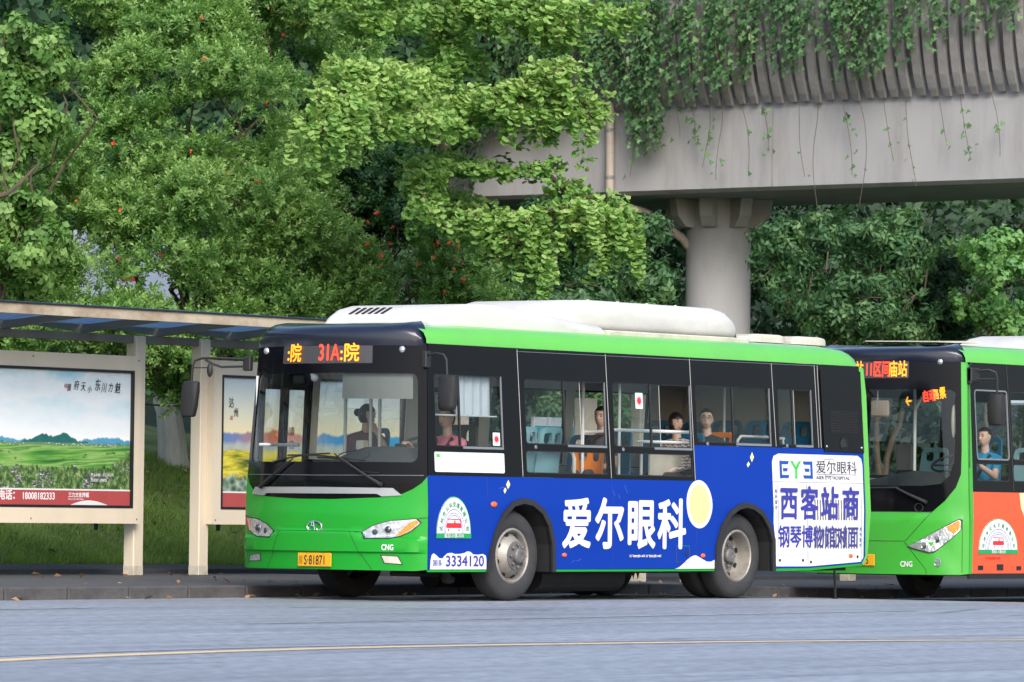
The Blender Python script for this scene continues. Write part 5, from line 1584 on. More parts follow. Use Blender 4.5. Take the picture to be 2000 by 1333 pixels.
# mirrors
mb = MB().bbox((0.03, 2.42, 2.43), (0.03, 0.05, 0.075), 0.01)
mr = empty("wing_mirror", (0.0, 2.42, 2.43)); mr.parent = B1
def rel(mb, o): mb.v = [(v[0] - o[0], v[1] - o[1], v[2] - o[2]) for v in mb.v]; return mb
o_ = (0.0, 2.42, 2.43)
rel(mb, o_).build("bracket", M_RUB, mr)
mb = MB().tube([(0.0, 2.44, 2.475), (-0.08, 2.75, 2.487), (-0.12, 2.92, 2.485), (-0.14, 3.00, 2.46), (-0.15, 3.02, 2.40), (-0.15, 3.035, 2.2)], 0.013, 8)
mb.tube([(0.0, 2.44, 2.40), (-0.06, 2.70, 2.395), (-0.09, 2.78, 2.42), (-0.11, 2.88, 2.47)], 0.012, 8)
mb.tube([(-0.12, 2.82, 2.385), (-0.15, 3.03, 2.385)], 0.006, 6)
rel(mb, o_).build("arm", M_RUB, mr, 40)
mb = MB()
rings = []
for z, wy, wx in ((2.245, 0.085, 0.030), (2.232, 0.102, 0.045), (2.15, 0.105, 0.055), (1.98, 0.098, 0.055), (1.885, 0.085, 0.045), (1.872, 0.07, 0.03)):
    yc = 3.035 + (2.245 - z) * 0.10
    rings.append([(-0.15 + wx * math.cos(a) ** 1 if abs(math.cos(a)) < 2 else 0, yc + wy * max(-1, min(1, 1.25 * math.sin(a))), z) for a in [2 * PI * i / 16 for i in range(16)]])
mb.loft(rings)
rel(mb, o_).build("mirror_head", M_RUB, mr, 40)
mb = MB().ball((-0.12, 2.81, 2.36), (0.03, 0.035, 0.075), 10, 8)
rel(mb, o_).build("kerb_mirror", M_RUB, mr, 50)
ml = empty("wing_mirror", (-0.1, -0.02, 2.47)); ml.parent = B1
o_ = (-0.1, -0.02, 2.47)
rel(MB().bbox((0.02, 0.06, 2.455), (0.045, 0.03, 0.085), 0.01), o_).build("bracket", M_RUB, ml)
rel(MB().tube([(0.0, 0.03, 2.50), (-0.02, -0.10, 2.515), (-0.02, -0.19, 2.50), (-0.01, -0.22, 2.45), (0.0, -0.225, 2.25)], 0.013, 8), o_).build("arm", M_RUB, ml, 40)
mb = MB()
rings = []
for z, wy, wx in ((2.29, 0.08, 0.030), (2.278, 0.10, 0.05), (2.15, 0.105, 0.062), (1.99, 0.10, 0.06), (1.95, 0.09, 0.05), (1.935, 0.07, 0.03)):
    rings.append([(0.01 + wx * math.cos(a), -0.225 + wy * max(-1, min(1, 1.25 * math.sin(a))), z) for a in [2 * PI * i / 16 for i in range(16)]])
mb.loft(rings)
rel(mb, o_).build("mirror_head", M_RUB, ml, 40)
# wipers
def fpt(y, z, o=0.03): return front(y, z, o)
for pv, el, b0, b1 in (((0.43, 1.185), (0.95, 1.49), (0.62, 1.425), (1.60, 1.475)), ((2.01, 1.15), (1.50, 1.44), (1.86, 1.40), (1.02, 1.495))):
    w = MB().tube([fpt(*pv, 0.02), fpt(*pv, 0.045), fpt(pv[0] * 0.75 + el[0] * 0.25, pv[1] * 0.75 + el[1] * 0.25, 0.045), fpt(*el, 0.035)], [0.024, 0.020, 0.014, 0.008], 8).build("wiper", M_RUB, B1, 40)
    pts = [fpt(b0[0] + (b1[0] - b0[0]) * i / 6, b0[1] + (b1[1] - b0[1]) * i / 6 + 0.02 * math.sin(PI * i / 6), 0.016) for i in range(7)]
    MB().tube(pts, 0.009, 6).build("blade", M_RUB, w)
seam("washer_hose", [(0.97, 1.46), (0.80, 1.38), (0.62, 1.31), (0.45, 1.30)], M_RUB, 0.004, front, B1, 0.02)
# inside the cab
mb = MB()
rings = []
for y, zt, xb in ((2.30, 1.40, 0.30), (1.60, 1.41, 0.35), (1.22, 1.43, 0.42), (1.06, 1.50, 0.52), (0.85, 1.565, 0.60), (0.55, 1.575, 0.62), (0.34, 1.515, 0.60), (0.12, 1.45, 0.50)):
    xfr = S1.xf(y, 1.4) + 0.05
    rings.append([(xfr, y, 0.9), (xfr, y, 1.385), (xfr + 0.12, y, max(1.39, zt - 0.05)), (xfr + 0.28, y, zt), (xb, y, zt - 0.01), (xb + 0.05, y, zt - 0.10), (xb, y, 0.9)])
mb.loft(rings)
dash = mb.build("dashboard", M_DASH, B1, 35)
ring = [Vector((S1.xf(0.85, 1.4) + 0.165, 0.86 + 0.20 * math.cos(a), 1.475 + 0.05 * math.sin(a))) + Vector((0.05 * math.sin(a), 0, 0)) for a in [2 * PI * i / 24 for i in range(25)]]
MB().tube(ring, 0.006, 6, False).build("dash_cover", M_RUB, dash)
a_ = Vector((-0.45, 0, 0.9)).normalized()
u_ = Vector((0, 1, 0)); v_ = a_.cross(u_)
c = Vector((0.62, 0.66, 1.585))
mb = MB().tube([c + (u_ * math.cos(t) + v_ * math.sin(t)) * 0.23 for t in [2 * PI * i / 32 for i in range(33)]], 0.016, 8, False)
for t in (0.3, PI - 0.3, -PI / 2): mb.tube([c - a_ * 0.03, c + (u_ * math.cos(t) + v_ * math.sin(t)) * 0.22], 0.012, 6)
mb.tube([c - a_ * 0.03, c - a_ * 0.25], 0.03, 8)
mb.build("steering_wheel", M_RUB, B1, 40)
sheet("sun_blind", [rr(0.14, 2.055, 0.94, 2.36, 0.01)], lambda y, z, o: front(y, z, o - 0.06), M_BLIND, B1, 0.006, 0.0, CU)
MB().tube([front(1.35, 2.33, -0.05), front(1.35, 2.29, -0.05)], 0.03, 10).ball(front(1.33, 2.27, -0.06), 0.045, 12, 8).build("ceiling_camera", M_WRAPW, B1, 50)
MB().bbox(front(1.62, 2.26, -0.10), (0.03, 0.07, 0.05), 0.015).build("cab_mirror", M_RUB, B1)
def rail(pts, r, n, parent=B1):
    return MB().tube(pts, r, n).build("handrail", M_POLE, parent, 40)
rail([(0.02, 2.28, 1.0), (0.02, 2.28, 2.30)], 0.014, 8)
rail([(-0.14, 2.1, 1.585), (-0.24, 1.5, 1.58)], 0.017, 8)
rail([(1.0, 1.55, 0.72), (1.0, 1.55, 2.44)], 0.018, 8); rail([(1.0, 1.43, 0.72), (1.0, 1.43, 2.44)], 0.018, 8); rail([(1.05, 1.93, 0.72), (1.05, 1.93, 2.44)], 0.018, 8)
rail([(3.32, 0.50, 0.72), (3.32, 0.50, 2.44)], 0.018, 8); rail([(1.95, 0.45, 0.72), (1.95, 0.45, 2.44)], 0.018, 8)
rail([(3.64, 0.25, 0.72), (3.64, 0.25, 2.44)], 0.016, 8); rail([(3.50, 0.25, 1.81), (4.95, 0.25, 1.81)], 0.019, 8)
rail([(3.99, 0.27, 1.695), (4.95, 0.27, 1.695)], 0.017, 8); rail([(4.33, 0.45, 0.72), (4.33, 0.45, 1.70)], 0.018, 8)
rail([(3.10, 0.45, 0.9), (3.10, 0.45, 1.5), (3.05, 0.45, 1.57), (2.95, 0.45, 1.585), (2.7, 0.45, 1.585)], 0.022, 8)
rail([(6.08, 0.40, 1.50), (6.10, 0.40, 1.74), (6.16, 0.40, 1.79), (6.9, 0.40, 1.79)], 0.017, 8); rail([(6.34, 0.75, 0.9), (6.34, 0.75, 2.44)], 0.015, 8)
rail([(6.62, 0.42, 1.78), (7.05, 0.42, 1.78)], 0.015, 8); rail([(6.98, 0.42, 1.5), (7.06, 0.42, 1.62), (7.02, 0.42, 1.78)], 0.015, 8)
rail([(3.32, 0.48, 1.78), (3.75, 0.44, 1.80)], 0.018, 8)

mb = MB().bbox((0.92, 1.49, 1.12), (0.05, 0.14, 0.38), 0.02); mb.bbox((0.95, 1.62, 1.60), (0.05, 0.05, 0.05), 0.01)
mb.build("fare_box", M_INT, B1)
MB().bbox((1.3, 0.95, 1.78), (0.02, 0.10, 0.13), 0.01).bbox((1.15, 0.98, 1.2), (0.03, 0.35, 0.42), 0.01).build("cab_screen", M_INTD, B1)
MB().bbox((4.83, 0.40, 1.15), (0.42, 0.02, 0.42), 0.01).build("partition", M_ACG, B1)
mb = MB()
vs = []
for i in range(15):
    x = 0.66 + i * 0.042
    yv = 0.165 + 0.014 * math.sin(i * 1.9)
    vs += [(x, yv, 1.905 + 0.006 * math.sin(i * 2.7)), (x, yv + 0.01, 2.36)]
mb.add(vs, [(2 * i, 2 * i + 2, 2 * i + 3, 2 * i + 1) for i in range(14)])
mb.build("curtain", M_CURT, B1, 40)
MB().tube([(0.16, 0.13, 1.90), (1.30, 0.13, 1.90)], 0.009, 6).build("curtain_rail", M_POLE, B1)
for x, y, z, m, rz in ((2.28, 0.40, 1.19, M_SEATT, -PI / 2), (1.84, 0.40, 1.19, M_SEATT, -PI / 2), (3.13, 0.45, 1.02, M_SEATO, 0), (3.72, 0.50, 1.19, M_SEATB, 0), (5.08, 0.50, 1.19, M_SEATB, 0), (5.64, 0.50, 1.21, M_SEATO, 0),
                       (6.50, 0.52, 1.36, M_SEATB, 0), (7.22, 0.52, 1.36, M_SEATB, 0), (6.50, 0.98, 1.36, M_SEATB, 0), (7.22, 0.98, 1.36, M_SEATB, 0), (6.50, 1.9, 1.36, M_SEATB, 0), (7.22, 1.9, 1.36, M_SEATB, 0),
                       (1.38, 1.98, 1.17, M_SEATB, 0), (2.15, 1.62, 1.17, M_SEATB, 0), (4.35, 1.95, 1.17, M_SEATB, 0), (5.1, 1.95, 1.17, M_SEATB, 0), (5.72, 0.98, 1.19, M_SEATB, 0)):
    seat(B1, x, y, z, m, rz)
seat(B1, 1.08, 0.60, 1.12, M_INTD, 0, 0.46, 0.70)
# ---------------------------------------------------------------- the bus behind, with the orange panel
BX, BY, BZ = 11.33, 0.63, -0.085
B2 = empty("city_bus", (BX, BY, BZ))
tag(B2, "green city bus with an orange side panel waiting behind the blue one", "bus")
S2 = Shell(10.4, 2.50, 0.33, 0.05, 0.06, 2.86)
def bump2(y, z):
    d = abs(y - 1.25)
    if z > 1.06: return 0.0
    e = 1.0 if d < 1.1 else max(0.0, (1.25 - d) / 0.15)
    a = 0.03
    if z < 0.715 and d < 0.83 - max(0, (0.715 - z)) * -0.75: a = 0.055
    if z > 0.98: a = 0.03 * (1.06 - z) / 0.08
    return a * e
S2.bump = bump2
n2, f2, r2 = S2.near, S2.front, S2.far
CU2 = rng_list(0, 2.5, 0.083)
hf = [(0.0, 2.86), (0.06, 2.86), (0.065, 1.80), (0.075, 1.52), (0.13, 1.36), (0.25, 1.20), (0.40, 1.065)]
g2 = [(0.0, 0.33), (0.1, 0.315), (2.4, 0.315), (2.5, 0.33)] + [(2.5 - y, z) for y, z in hf] + [(y, z) for y, z in hf[::-1]]
fp2 = sheet("front_panel", [g2], f2, M_MIDG, B2, 0.03, 0.0, CU2, [0.42, 0.55, 0.65, 0.70, 0.712, 0.718, 0.73, 0.8, 0.9, 0.98, 1.06, 1.2, 1.4, 1.6, 1.9, 2.2, 2.5], 38)
in_ = [(0.40, 1.065), (0.25, 1.20), (0.13, 1.36), (0.075, 1.52), (0.065, 1.80), (0.06, 2.86)]
top2 = [(0.08, 2.905), (0.16, 2.95), (0.35, 2.975), (1.25, 2.995)]
outl = in_ + top2 + [(2.5 - y, z) for y, z in top2[::-1][1:]] + [(2.5 - y, z) for y, z in in_[::-1]]
hole2 = [(0.52, 1.375), (0.30, 1.40), (0.20, 1.50), (0.15, 1.66), (0.13, 2.0), (0.13, 2.50), (0.17, 2.53), (2.33, 2.53), (2.37, 2.50), (2.37, 2.0), (2.35, 1.66), (2.30, 1.50), (2.20, 1.40), (1.98, 1.375)]
ws2 = sheet("windscreen_surround", [outl, hole2], f2, M_BLACK, B2, 0.02, -0.002, CU2, rng_list(1.1, 2.9, 0.25), 38)
sheet("windscreen", [hole2], f2, M_WIND, B2, 0.0, -0.010, CU2, rng_list(1.3, 2.6, 0.25), 38)
S = lambda name, pts, m=M_RUB, r=0.0035, fn=f2, parent=fp2, off=0.001: seam(name, pts, m, r, fn, parent, off)
S("shut_line", [(0.41, 1.055), (0.71, 0.712), (1.79, 0.712), (2.09, 1.055)])
S("shut_line", [(0.71, 0.70), (0.46, 0.38), (0.45, 0.32)], r=0.003)
S("shut_line", [(0.07, 0.98), (0.07, 0.34)], r=0.003)
S("shut_line", [(0.40, 1.063), (2.10, 1.063)], r=0.004)
for mir in (False, True):
    f_ = (lambda y: 2.5 - y) if mir else (lambda y: y)
    hl = [(0.66, 0.652), (0.105, 0.975), (0.085, 0.955), (0.09, 0.855), (0.18, 0.755), (0.36, 0.595), (0.42, 0.585), (0.60, 0.63)]
    h = sheet("headlight", [[(f_(y), z) for y, z in hl]], f2, M_REFL, B2, 0.02, 0.008, rng_list(0, 2.5, 0.05), (), 30)
    cy_, cz_ = 0.3, 0.76
    sheet("headlight_rim", [[(f_(cy_ + (y - cy_) * 1.05), cz_ + (z - cz_) * 1.08) for y, z in hl], [(f_(y), z) for y, z in hl]], f2, M_RUB, h, 0.02, 0.010, rng_list(0, 2.5, 0.05))
    am = [(0.24, 0.885), (0.11, 0.965), (0.095, 0.95), (0.098, 0.865), (0.16, 0.80)]
    sheet("indicator", [[(f_(y), z) for y, z in am]], f2, M_AMBER, h, 0.004, 0.012, rng_list(0, 2.5, 0.05))
    for yy, zz in ((0.34, 0.735), (0.48, 0.66)):
        c = f2(f_(yy), zz, 0.012)
        MB().lathe([(0.045, 0.0), (0.04, 0.008), (0.03, 0.010), (0.028, 0.004), (0, 0.006)], c, 'X', 18, -1).build("lamp_bowl", M_CHROME, h, 40)
    c = f2(f_(0.33), 0.465, 0.004)
    MB().lathe([(0.05, -0.01), (0.05, 0.008), (0.042, 0.010), (0.035, 0.004), (0, 0.012)], c, 'X', 20, -1).build("fog_lamp", M_REFL, B2, 40)
    c = f2(f_(0.30), 2.86, 0.0)
    MB().lathe([(0.036, 0.0), (0.033, 0.015), (0.015, 0.028), (0, 0.03)], c, 'X', 16, -1).build("marker_lamp", M_REFL, B2, 40)
fword("lettering", "CNG", 0.092, 0.76, 0.408, M_WRAPW, 0.002, 0.78, 0.004, fp2, F_=f2)
c = f2(1.27, 0.48, 0.012)
pl = MB().bbox((c.x, 1.30, 0.48), (0.006, 0.22, 0.07), 0.006).build("number_plate", M_PLATE, B2)
words("lettering", "川S·05315", 0.130, (c.x - 0.0085, 1.50, 0.434), (0, -1, 0), (0, 0, 1), M_INK, pl, 0.0012, 0.0006, sx=0.62)
led2 = sheet("destination_display", [rr(0.70, 2.665, 1.80, 2.875, 0.01)], f2, M_LEDBOX, B2, 0.004, 0.003, CU2)
fword("led_characters", "11区间", 0.205, 1.345, 2.70, M_LEDR, 0.003, 0.60, 0.006, led2, F_=f2)
fword("led_characters", "庙站", 0.205, 0.985, 2.70, M_LEDY, 0.003, 0.62, 0.006, led2, F_=f2)
fword("led_characters", "站", 0.205, 1.50, 2.70, M_LEDY, 0.003, 0.6, 0.006, led2, F_=f2)
mb = MB()
ys = [0.0, 0.04, 0.1, 0.2] + [0.2 + 2.1 * i / 16 for i in range(1, 16)] + [2.3, 2.4, 2.46, 2.5]
rings = []
for d, z, k in ((0.0, 2.865, 0), (-0.02, 2.965, 0), (-0.014, 2.99, 0.004), (0.02, 3.015, 0.010), (0.10, 3.04, 0.02), (0.30, 3.058, 0.03), (0.70, 3.088, 0.035)):
    ring = []
    for y in ys:
        p = f2(y, min(z, 2.97), 0.004)
        e = min(1.0, min(y, 2.5 - y) / 0.2)
        e = math.sqrt(max(0.0, 1 - (1 - e) ** 2))
        d_ = d * (0.10 + 0.90 * min(1.0, min(y, 2.5 - y) / 0.55) ** 1.2) if d > 0 else d
        ring.append((p.x + d_, 1.25 + (p.y - 1.25) * (1 - k), 2.865 + (z - 2.865) * e))
    rings.append(ring)
mb.loft(rings, closed=False, cap=False)
mb.build("front_peak", M_NAVY, B2, 45)
# side
a1 = [(2.02, 0.0), (2.05, 0.55), (2.14, 0.78), (2.32, 0.98), (2.56, 1.06), (2.80, 0.98), (2.98, 0.78), (3.07, 0.55), (3.10, 0.0)]
a2 = [(x + 5.1, z) for x, z in a1]
low2 = [(0.075, 0.335)] + with_foot(a1, 0.335) + with_foot(a2, 0.335) + [(10.35, 0.335), (10.35, 1.31), (0.11, 1.31)]
sk2 = sheet("side_panel", [low2], n2, M_ORANGE, B2, 0.02, 0.0, (), CVN)
sheet("corner_post", [[(0.012, 0.33), (0.074, 0.33), (0.109, 1.31), (0.12, 1.60), (0.15, 2.80), (0.10, 2.86), (0.085, 2.86)]], n2, M_MIDG, B2, 0.03, 0.0, (), (0.99,))
S("drip_groove", [(0.055, 1.60), (0.12, 2.76), (0.14, 2.82), (0.20, 2.855)], M_RUB, 0.010, n2, B2, 0.0)
sheet("cream_shape", [[(1.17, 1.308), (1.19, 1.12), (1.27, 1.00), (1.50, 0.88), (2.0, 0.85), (2.6, 1.07), (3.2, 0.86), (4.2, 0.90), (4.5, 1.308)]], n2, M_CREAMV, sk2, 0.0015, 0.0025, (), CVN)
badge(B2, 0.21, 1.10, 0.57, None, "客运1-11路-01#", n2)
words("lettering", "川广审[2023]第11-08号", 0.035, n2(0.36, 0.505, 0.004), (1, 0, 0), (0, 0, 1), M_STRED, sk2, 0.0003, 0.0006)
for x0_, x1_, z0_, z1_ in ((0.20, 0.32, 0.375, 0.43), (0.63, 0.78, 0.372, 0.445), (1.08, 1.19, 0.372, 0.422)):
    mb = MB().add([n2(x0_, z0_, 0.004), n2(x1_, z0_, 0.004), n2(x1_, z1_, 0.004), n2(x0_, z1_, 0.004), n2(x0_ + 0.01, z0_ + 0.01, 0.001), n2(x1_ - 0.01, z0_ + 0.01, 0.001), n2(x1_ - 0.01, z1_ - 0.02, 0.001), n2(x0_ + 0.01, z1_ - 0.02, 0.001)],
                  [(0, 1, 5, 4), (1, 2, 6, 5), (2, 3, 7, 6), (3, 0, 4, 7), (4, 5, 6, 7)])
    mb.build("vent", M_CHAS, sk2)
sheet("sill_strip", [[(0.02, 0.27), (2.0, 0.27), (2.0, 0.333), (0.02, 0.333)]], n2, M_CHAS, B2, 0.03, -0.004)
o2 = [rr(0.235, 1.70, 0.975, 2.535, 0.05), rr(0.21, 1.44, 0.975, 1.655, 0.03), rr(1.055, 1.70, 2.45, 2.535, 0.05), rr(1.055, 1.44, 2.45, 1.655, 0.03), rr(2.62, 1.70, 4.05, 2.535, 0.05), rr(4.22, 1.70, 5.65, 2.535, 0.05), rr(5.82, 1.70, 7.25, 2.535, 0.05), rr(7.42, 1.70, 8.85, 2.535, 0.05)]
bd2 = sheet("window_band", [[(0.112, 1.312), (10.35, 1.312), (10.30, 2.855), (0.21, 2.855), (0.165, 2.82), (0.155, 2.74), (0.123, 1.60)]] + o2, n2, M_BLACK, B2, 0.03, 0.0)
for x in (1.018, 2.53, 4.135, 5.735, 7.335, 8.95):
    S("panel_joint", [(x + 0.02, 1.33), (x - 0.03, 2.85)], M_RUB, 0.005, n2, bd2, 0.002)
for i, op in enumerate(((0.235, 1.70, 0.975, 2.535), (0.21, 1.44, 0.975, 1.655), (1.055, 1.70, 2.45, 2.535), (1.055, 1.44, 2.45, 1.655), (2.62, 1.70, 4.05, 2.535), (4.22, 1.70, 5.65, 2.535), (5.82, 1.70, 7.25, 2.535), (7.42, 1.70, 8.85, 2.535))):
    w = frame_strip("window", n2, op[0] - 0.005, op[1] - 0.005, op[2] + 0.005, op[3] + 0.005, 0.018, M_GLINT if i == 0 else M_RUB, B2, 0.05, 0.002 if i == 0 else -0.004, 0.015)
    pane("pane", n2, *op, M_DRVG if i < 2 else M_GLASS, w, 0.03, -0.014)
roof_shell(S2, B2, M_GREEN2, M_ROOF, 0.065, 10.45, 3.105)
tail2 = lambda y, z, o=0.0: Vector((10.36 + o, 1.25 + (y - 1.25) * (1 - S2.ins(z) / 1.25), z))
sheet("rear_panel", [[(0.02, 0.40), (2.48, 0.40), (2.48, 2.86), (0.02, 2.86)]], tail2, M_GREEN, B2, 0.03)
fo2 = [rr(0.25, 0.45, 0.72, 2.50, 0.03), rr(0.75, 0.45, 1.22, 2.50, 0.03), rr(1.5, 1.5, 3.2, 2.5, 0.04), rr(3.5, 1.5, 5.2, 2.5, 0.04), rr(5.5, 1.5, 7.2, 2.5, 0.04)]
sheet("door_side", [[(0.1, 0.335), (10.3, 0.335), (10.3, 2.855), (0.12, 2.855)]] + fo2, r2, M_BLACK, B2, 0.03)
for i, op in enumerate(((0.25, 0.45, 0.72, 2.50), (0.75, 0.45, 1.22, 2.50), (1.5, 1.5, 3.2, 2.5), (3.5, 1.5, 5.2, 2.5), (5.5, 1.5, 7.2, 2.5))):
    w = frame_strip("door_leaf" if i < 2 else "window", r2, *op, 0.05 if i < 2 else 0.02, M_RUB, B2, 0.03, -0.005, 0.02)
    pane("pane", r2, *op, M_FARG, w, 0.02, -0.014)
mb = MB().box(0.1, 0.05, 0.60, 10.3, 2.45, 0.72); mb.build("floor", M_FLOOR, B2)
MB().box(0.1, 0.17, 2.66, 10.3, 2.33, 2.69).build("ceiling", M_INT, B2)
MB().box(1.3, 2.38, 0.73, 10.2, 2.41, 1.48).box(0.2, 0.07, 0.73, 10.2, 0.09, 1.42).build("lining", M_INT, B2)
mb = MB().box(-0.1, 0.4, 0.30, 10.2, 2.1, 0.58)
mb.tube([(2.56, 0.3, 0.48), (2.56, 2.2, 0.48)], 0.07, 8)
mb.build("chassis", M_CHAS, B2)
for y, sd_ in ((0.06, -1), (2.44, 1)):
    wheel(B2, (2.56, y, 0.48), sd_, False, 0.48); wheel(B2, (7.66, y + 0.04 * -sd_, 0.48), sd_, True, 0.48)
for a in (a1, a2):
    pts = with_foot(a, 0.30)
    cx = (pts[0][0] + pts[-1][0]) / 2
    inner = [(cx + (x - cx) * 0.91, z if i in (0, len(pts) - 1) else 0.3 + (z - 0.3) * 0.93) for i, (x, z) in enumerate(pts)]
    sheet("arch_lip", [pts + inner[::-1]], n2, M_RUB, B2, 0.05, 0.02)
    MB().loft([[tuple(n2(x, z, 0.0)) for x, z in inner], [tuple(n2(x, z, -0.6)) for x, z in inner]], closed=False, cap=False).build("wheel_well", M_CHAS, B2)
ac_unit(B2, "roof_air_unit", 2.75, 6.4, 0.42, 2.08, 3.06, [(0.0, 3.10, 0.84), (0.03, 3.18, 0.92), (0.10, 3.26, 0.97), (0.18, 3.30, 1.0), (0.9, 3.33, 1.0), (1.0, 3.15, 0.95)], M_ACW, 0.13)
mb = MB().loft([[(0.15, 0.55, 3.105), (0.15, 1.6, 3.125), (0.15, 1.6, 3.135), (0.15, 0.55, 3.115)], [(0.95, 0.45, 3.115), (0.95, 1.9, 3.13), (0.95, 1.9, 3.16), (0.95, 0.45, 3.145)]])
mb.build("roof_hatch", M_ACG, B2)
# near mirror
c0 = (0.12, 0.02, 2.70)
m2 = empty("wing_mirror", c0); m2.parent = B2
rel(MB().bbox((0.17, 0.06, 2.71), (0.10, 0.03, 0.085), 0.012).bbox((0.10, 0.07, 2.70), (0.03, 0.03, 0.10), 0.01), c0).build("bracket", M_RUB, m2)
rel(MB().tube([(0.20, 0.03, 2.76), (0.22, -0.12, 2.77), (0.26, -0.19, 2.74), (0.28, -0.20, 2.66), (0.28, -0.20, 2.45)], 0.014, 8).tube([(0.20, 0.03, 2.66), (0.26, -0.18, 2.66)], 0.011, 8), c0).build("arm", M_RUB, m2, 40)
rings = []
for z, wy, wx in ((2.485, 0.08, 0.045), (2.472, 0.10, 0.07), (2.36, 0.105, 0.085), (2.18, 0.10, 0.085), (2.12, 0.09, 0.07), (2.105, 0.07, 0.04)):
    rings.append([(0.27 + wx * math.cos(a), -0.20 + wy * max(-1, min(1, 1.25 * math.sin(a))), z) for a in [2 * PI * i / 16 for i in range(16)]])
rel(MB().loft(rings), c0).build("mirror_head", M_RUB, m2, 40)
# wiper, cab
w = MB().tube([f2(0.47, 1.18, 0.02), f2(0.47, 1.185, 0.045), f2(0.66, 1.27, 0.05), f2(0.84, 1.355, 0.045)], [0.026, 0.022, 0.016, 0.010], 8).build("wiper", M_RUB, B2, 40)
MB().tube([f2(0.80 + i * 0.15, 1.352 - 0.003 * i, 0.03) for i in range(7)], 0.011, 6).build("blade", M_RUB, w)
MB().tube([f2(0.555 + 0.05 * math.cos(t), 1.115 + 0.05 * math.sin(t), 0.004) for t in [2 * PI * i / 16 for i in range(17)]], 0.006, 6, False).build("wiper_cap", M_RUB, w)
mb = MB()
rings = []
for y, zt, xb in ((2.38, 1.38, 0.35), (1.6, 1.42, 0.40), (1.15, 1.50, 0.5), (0.85, 1.56, 0.60), (0.5, 1.54, 0.62), (0.20, 1.42, 0.55)):
    xfr = S2.xf(y, 1.4) + 0.06
    rings.append([(xfr, y, 0.9), (xfr, y, 1.355), (xfr + 0.15, y, max(1.36, zt - 0.06)), (xfr + 0.30, y, zt), (xb, y, zt - 0.02), (xb, y, 0.9)])
mb.loft(rings)
d2 = mb.build("dashboard", M_DASH, B2, 35)
c = Vector((0.62, 0.66, 1.66))
mb = MB().tube([c + (u_ * math.cos(t) + v_ * math.sin(t)) * 0.23 for t in [2 * PI * i / 32 for i in range(33)]], 0.016, 8, False)
for t in (0.3, PI - 0.3, -PI / 2): mb.tube([c - a_ * 0.03, c + (u_ * math.cos(t) + v_ * math.sin(t)) * 0.22], 0.012, 6)
mb.tube([c - a_ * 0.03, c - a_ * 0.25], 0.03, 8)
mb.build("steering_wheel", M_RUB, B2, 40)
MB().bbox(f2(1.17, 2.30, -0.12), (0.02, 0.13, 0.10), 0.02).build("cab_mirror", mat("peach_mirror_back", (0.66, 0.50, 0.38), 0.5), B2)
MB().tube([f2(1.20, 2.30, -0.10), f2(1.20, 2.52, -0.10)], 0.007, 6).build("mirror_stem", M_POLE, B2)
for y, s_, m_ in ((0.76, "←", M_LEDY), (0.53, "自动", M_LEDR), (0.40, "售票", M_LEDY)):
    p = f2(y, 2.33 + (0.76 - y) * 0.25, -0.06)
    words("led_characters", s_, 0.17 if s_ == "←" else 0.15, p, (0.12, -1, 0.22), (0, 0, 1), m_, B2, 0.003, 0.001, sx=0.62)
rail([(0.35, 1.00, 0.72), (0.35, 1.00, 2.30), (0.35, 0.9, 2.45), (0.40, 0.75, 2.58)], 0.018, 8, B2)
rail([(1.2, 1.55, 0.72), (1.2, 1.55, 2.66)], 0.018, 8, B2); rail([(2.4, 0.5, 0.72), (2.4, 0.5, 2.66)], 0.018, 8, B2)

MB().bbox((0.55, 1.25, 1.72), (0.06, 0.12, 0.17), 0.02).build("fare_box", M_INTD, B2)
MB().ball(f2(0.16, 2.15, -0.10), (0.03, 0.03, 0.20), 8, 8).build("side_lining", M_ACG, B2, 50)
seat(B2, 1.10, 0.60, 1.18, M_SEATB, 0, 0.48, 0.80)
seat(B2, 2.0, 0.55, 1.25, M_SEATT); seat(B2, 2.0, 1.9, 1.25, M_SEATT)
S("curtain_bar", [(1.07, 2.40), (2.4, 2.43)], M_CURT, 0.03, n2, B2, -0.06)
# ================================================================ people
M_SKIN = mat("skin", (0.64, 0.42, 0.32), 0.5, noise=0.05, nscale=20)
M_HAIR = mat("black_hair", (0.012, 0.010, 0.010), 0.45, noise=0.3, nscale=40)
M_EYEW = mat("eye_white", (0.42, 0.38, 0.36), 0.3)
M_LIP = mat("lips", (0.42, 0.13, 0.12), 0.5)
M_SHOE = mat("shoes", (0.03, 0.03, 0.035), 0.6)
def knit_mat():
    m = bpy.data.materials.new("patterned_knit"); m.use_nodes = True
    nt = m.node_tree; b = nt.nodes["Principled BSDF"]
    tc = nt.nodes.new("ShaderNodeTexCoord"); w = nt.nodes.new("ShaderNodeTexWave")
    w.bands_direction = 'Z'; w.inputs["Scale"].default_value = 9.0; w.inputs["Distortion"].default_value = 6.0; w.inputs["Detail"].default_value = 2; w.inputs["Detail Scale"].default_value = 4
    nt.links.new(tc.outputs["Object"], w.inputs["Vector"])
    nt.links.new(ramp(nt, w.outputs["Fac"], [(0.40, (0.09, 0.075, 0.08)), (0.55, (0.52, 0.47, 0.44))]), b.inputs["Base Color"])
    b.inputs["Roughness"].default_value = 0.9
    return m
CLOTH = dict(pink=mat("pink_shirt", (0.72, 0.22, 0.30), 0.8, noise=0.06, nscale=10), blue=mat("blue_polo_shirt", (0.010, 0.27, 0.50), 0.8, noise=0.06, nscale=10),
             navy=mat("navy_jacket", (0.022, 0.028, 0.045), 0.8, noise=0.15, nscale=10), grey=mat("grey_shirt", (0.10, 0.10, 0.12), 0.85, noise=0.1, nscale=10),
             mauve=mat("mauve_top", (0.20, 0.11, 0.14), 0.85, noise=0.1, nscale=10), white=mat("pale_shirt", (0.55, 0.56, 0.58), 0.8, noise=0.05, nscale=10), knit=knit_mat())
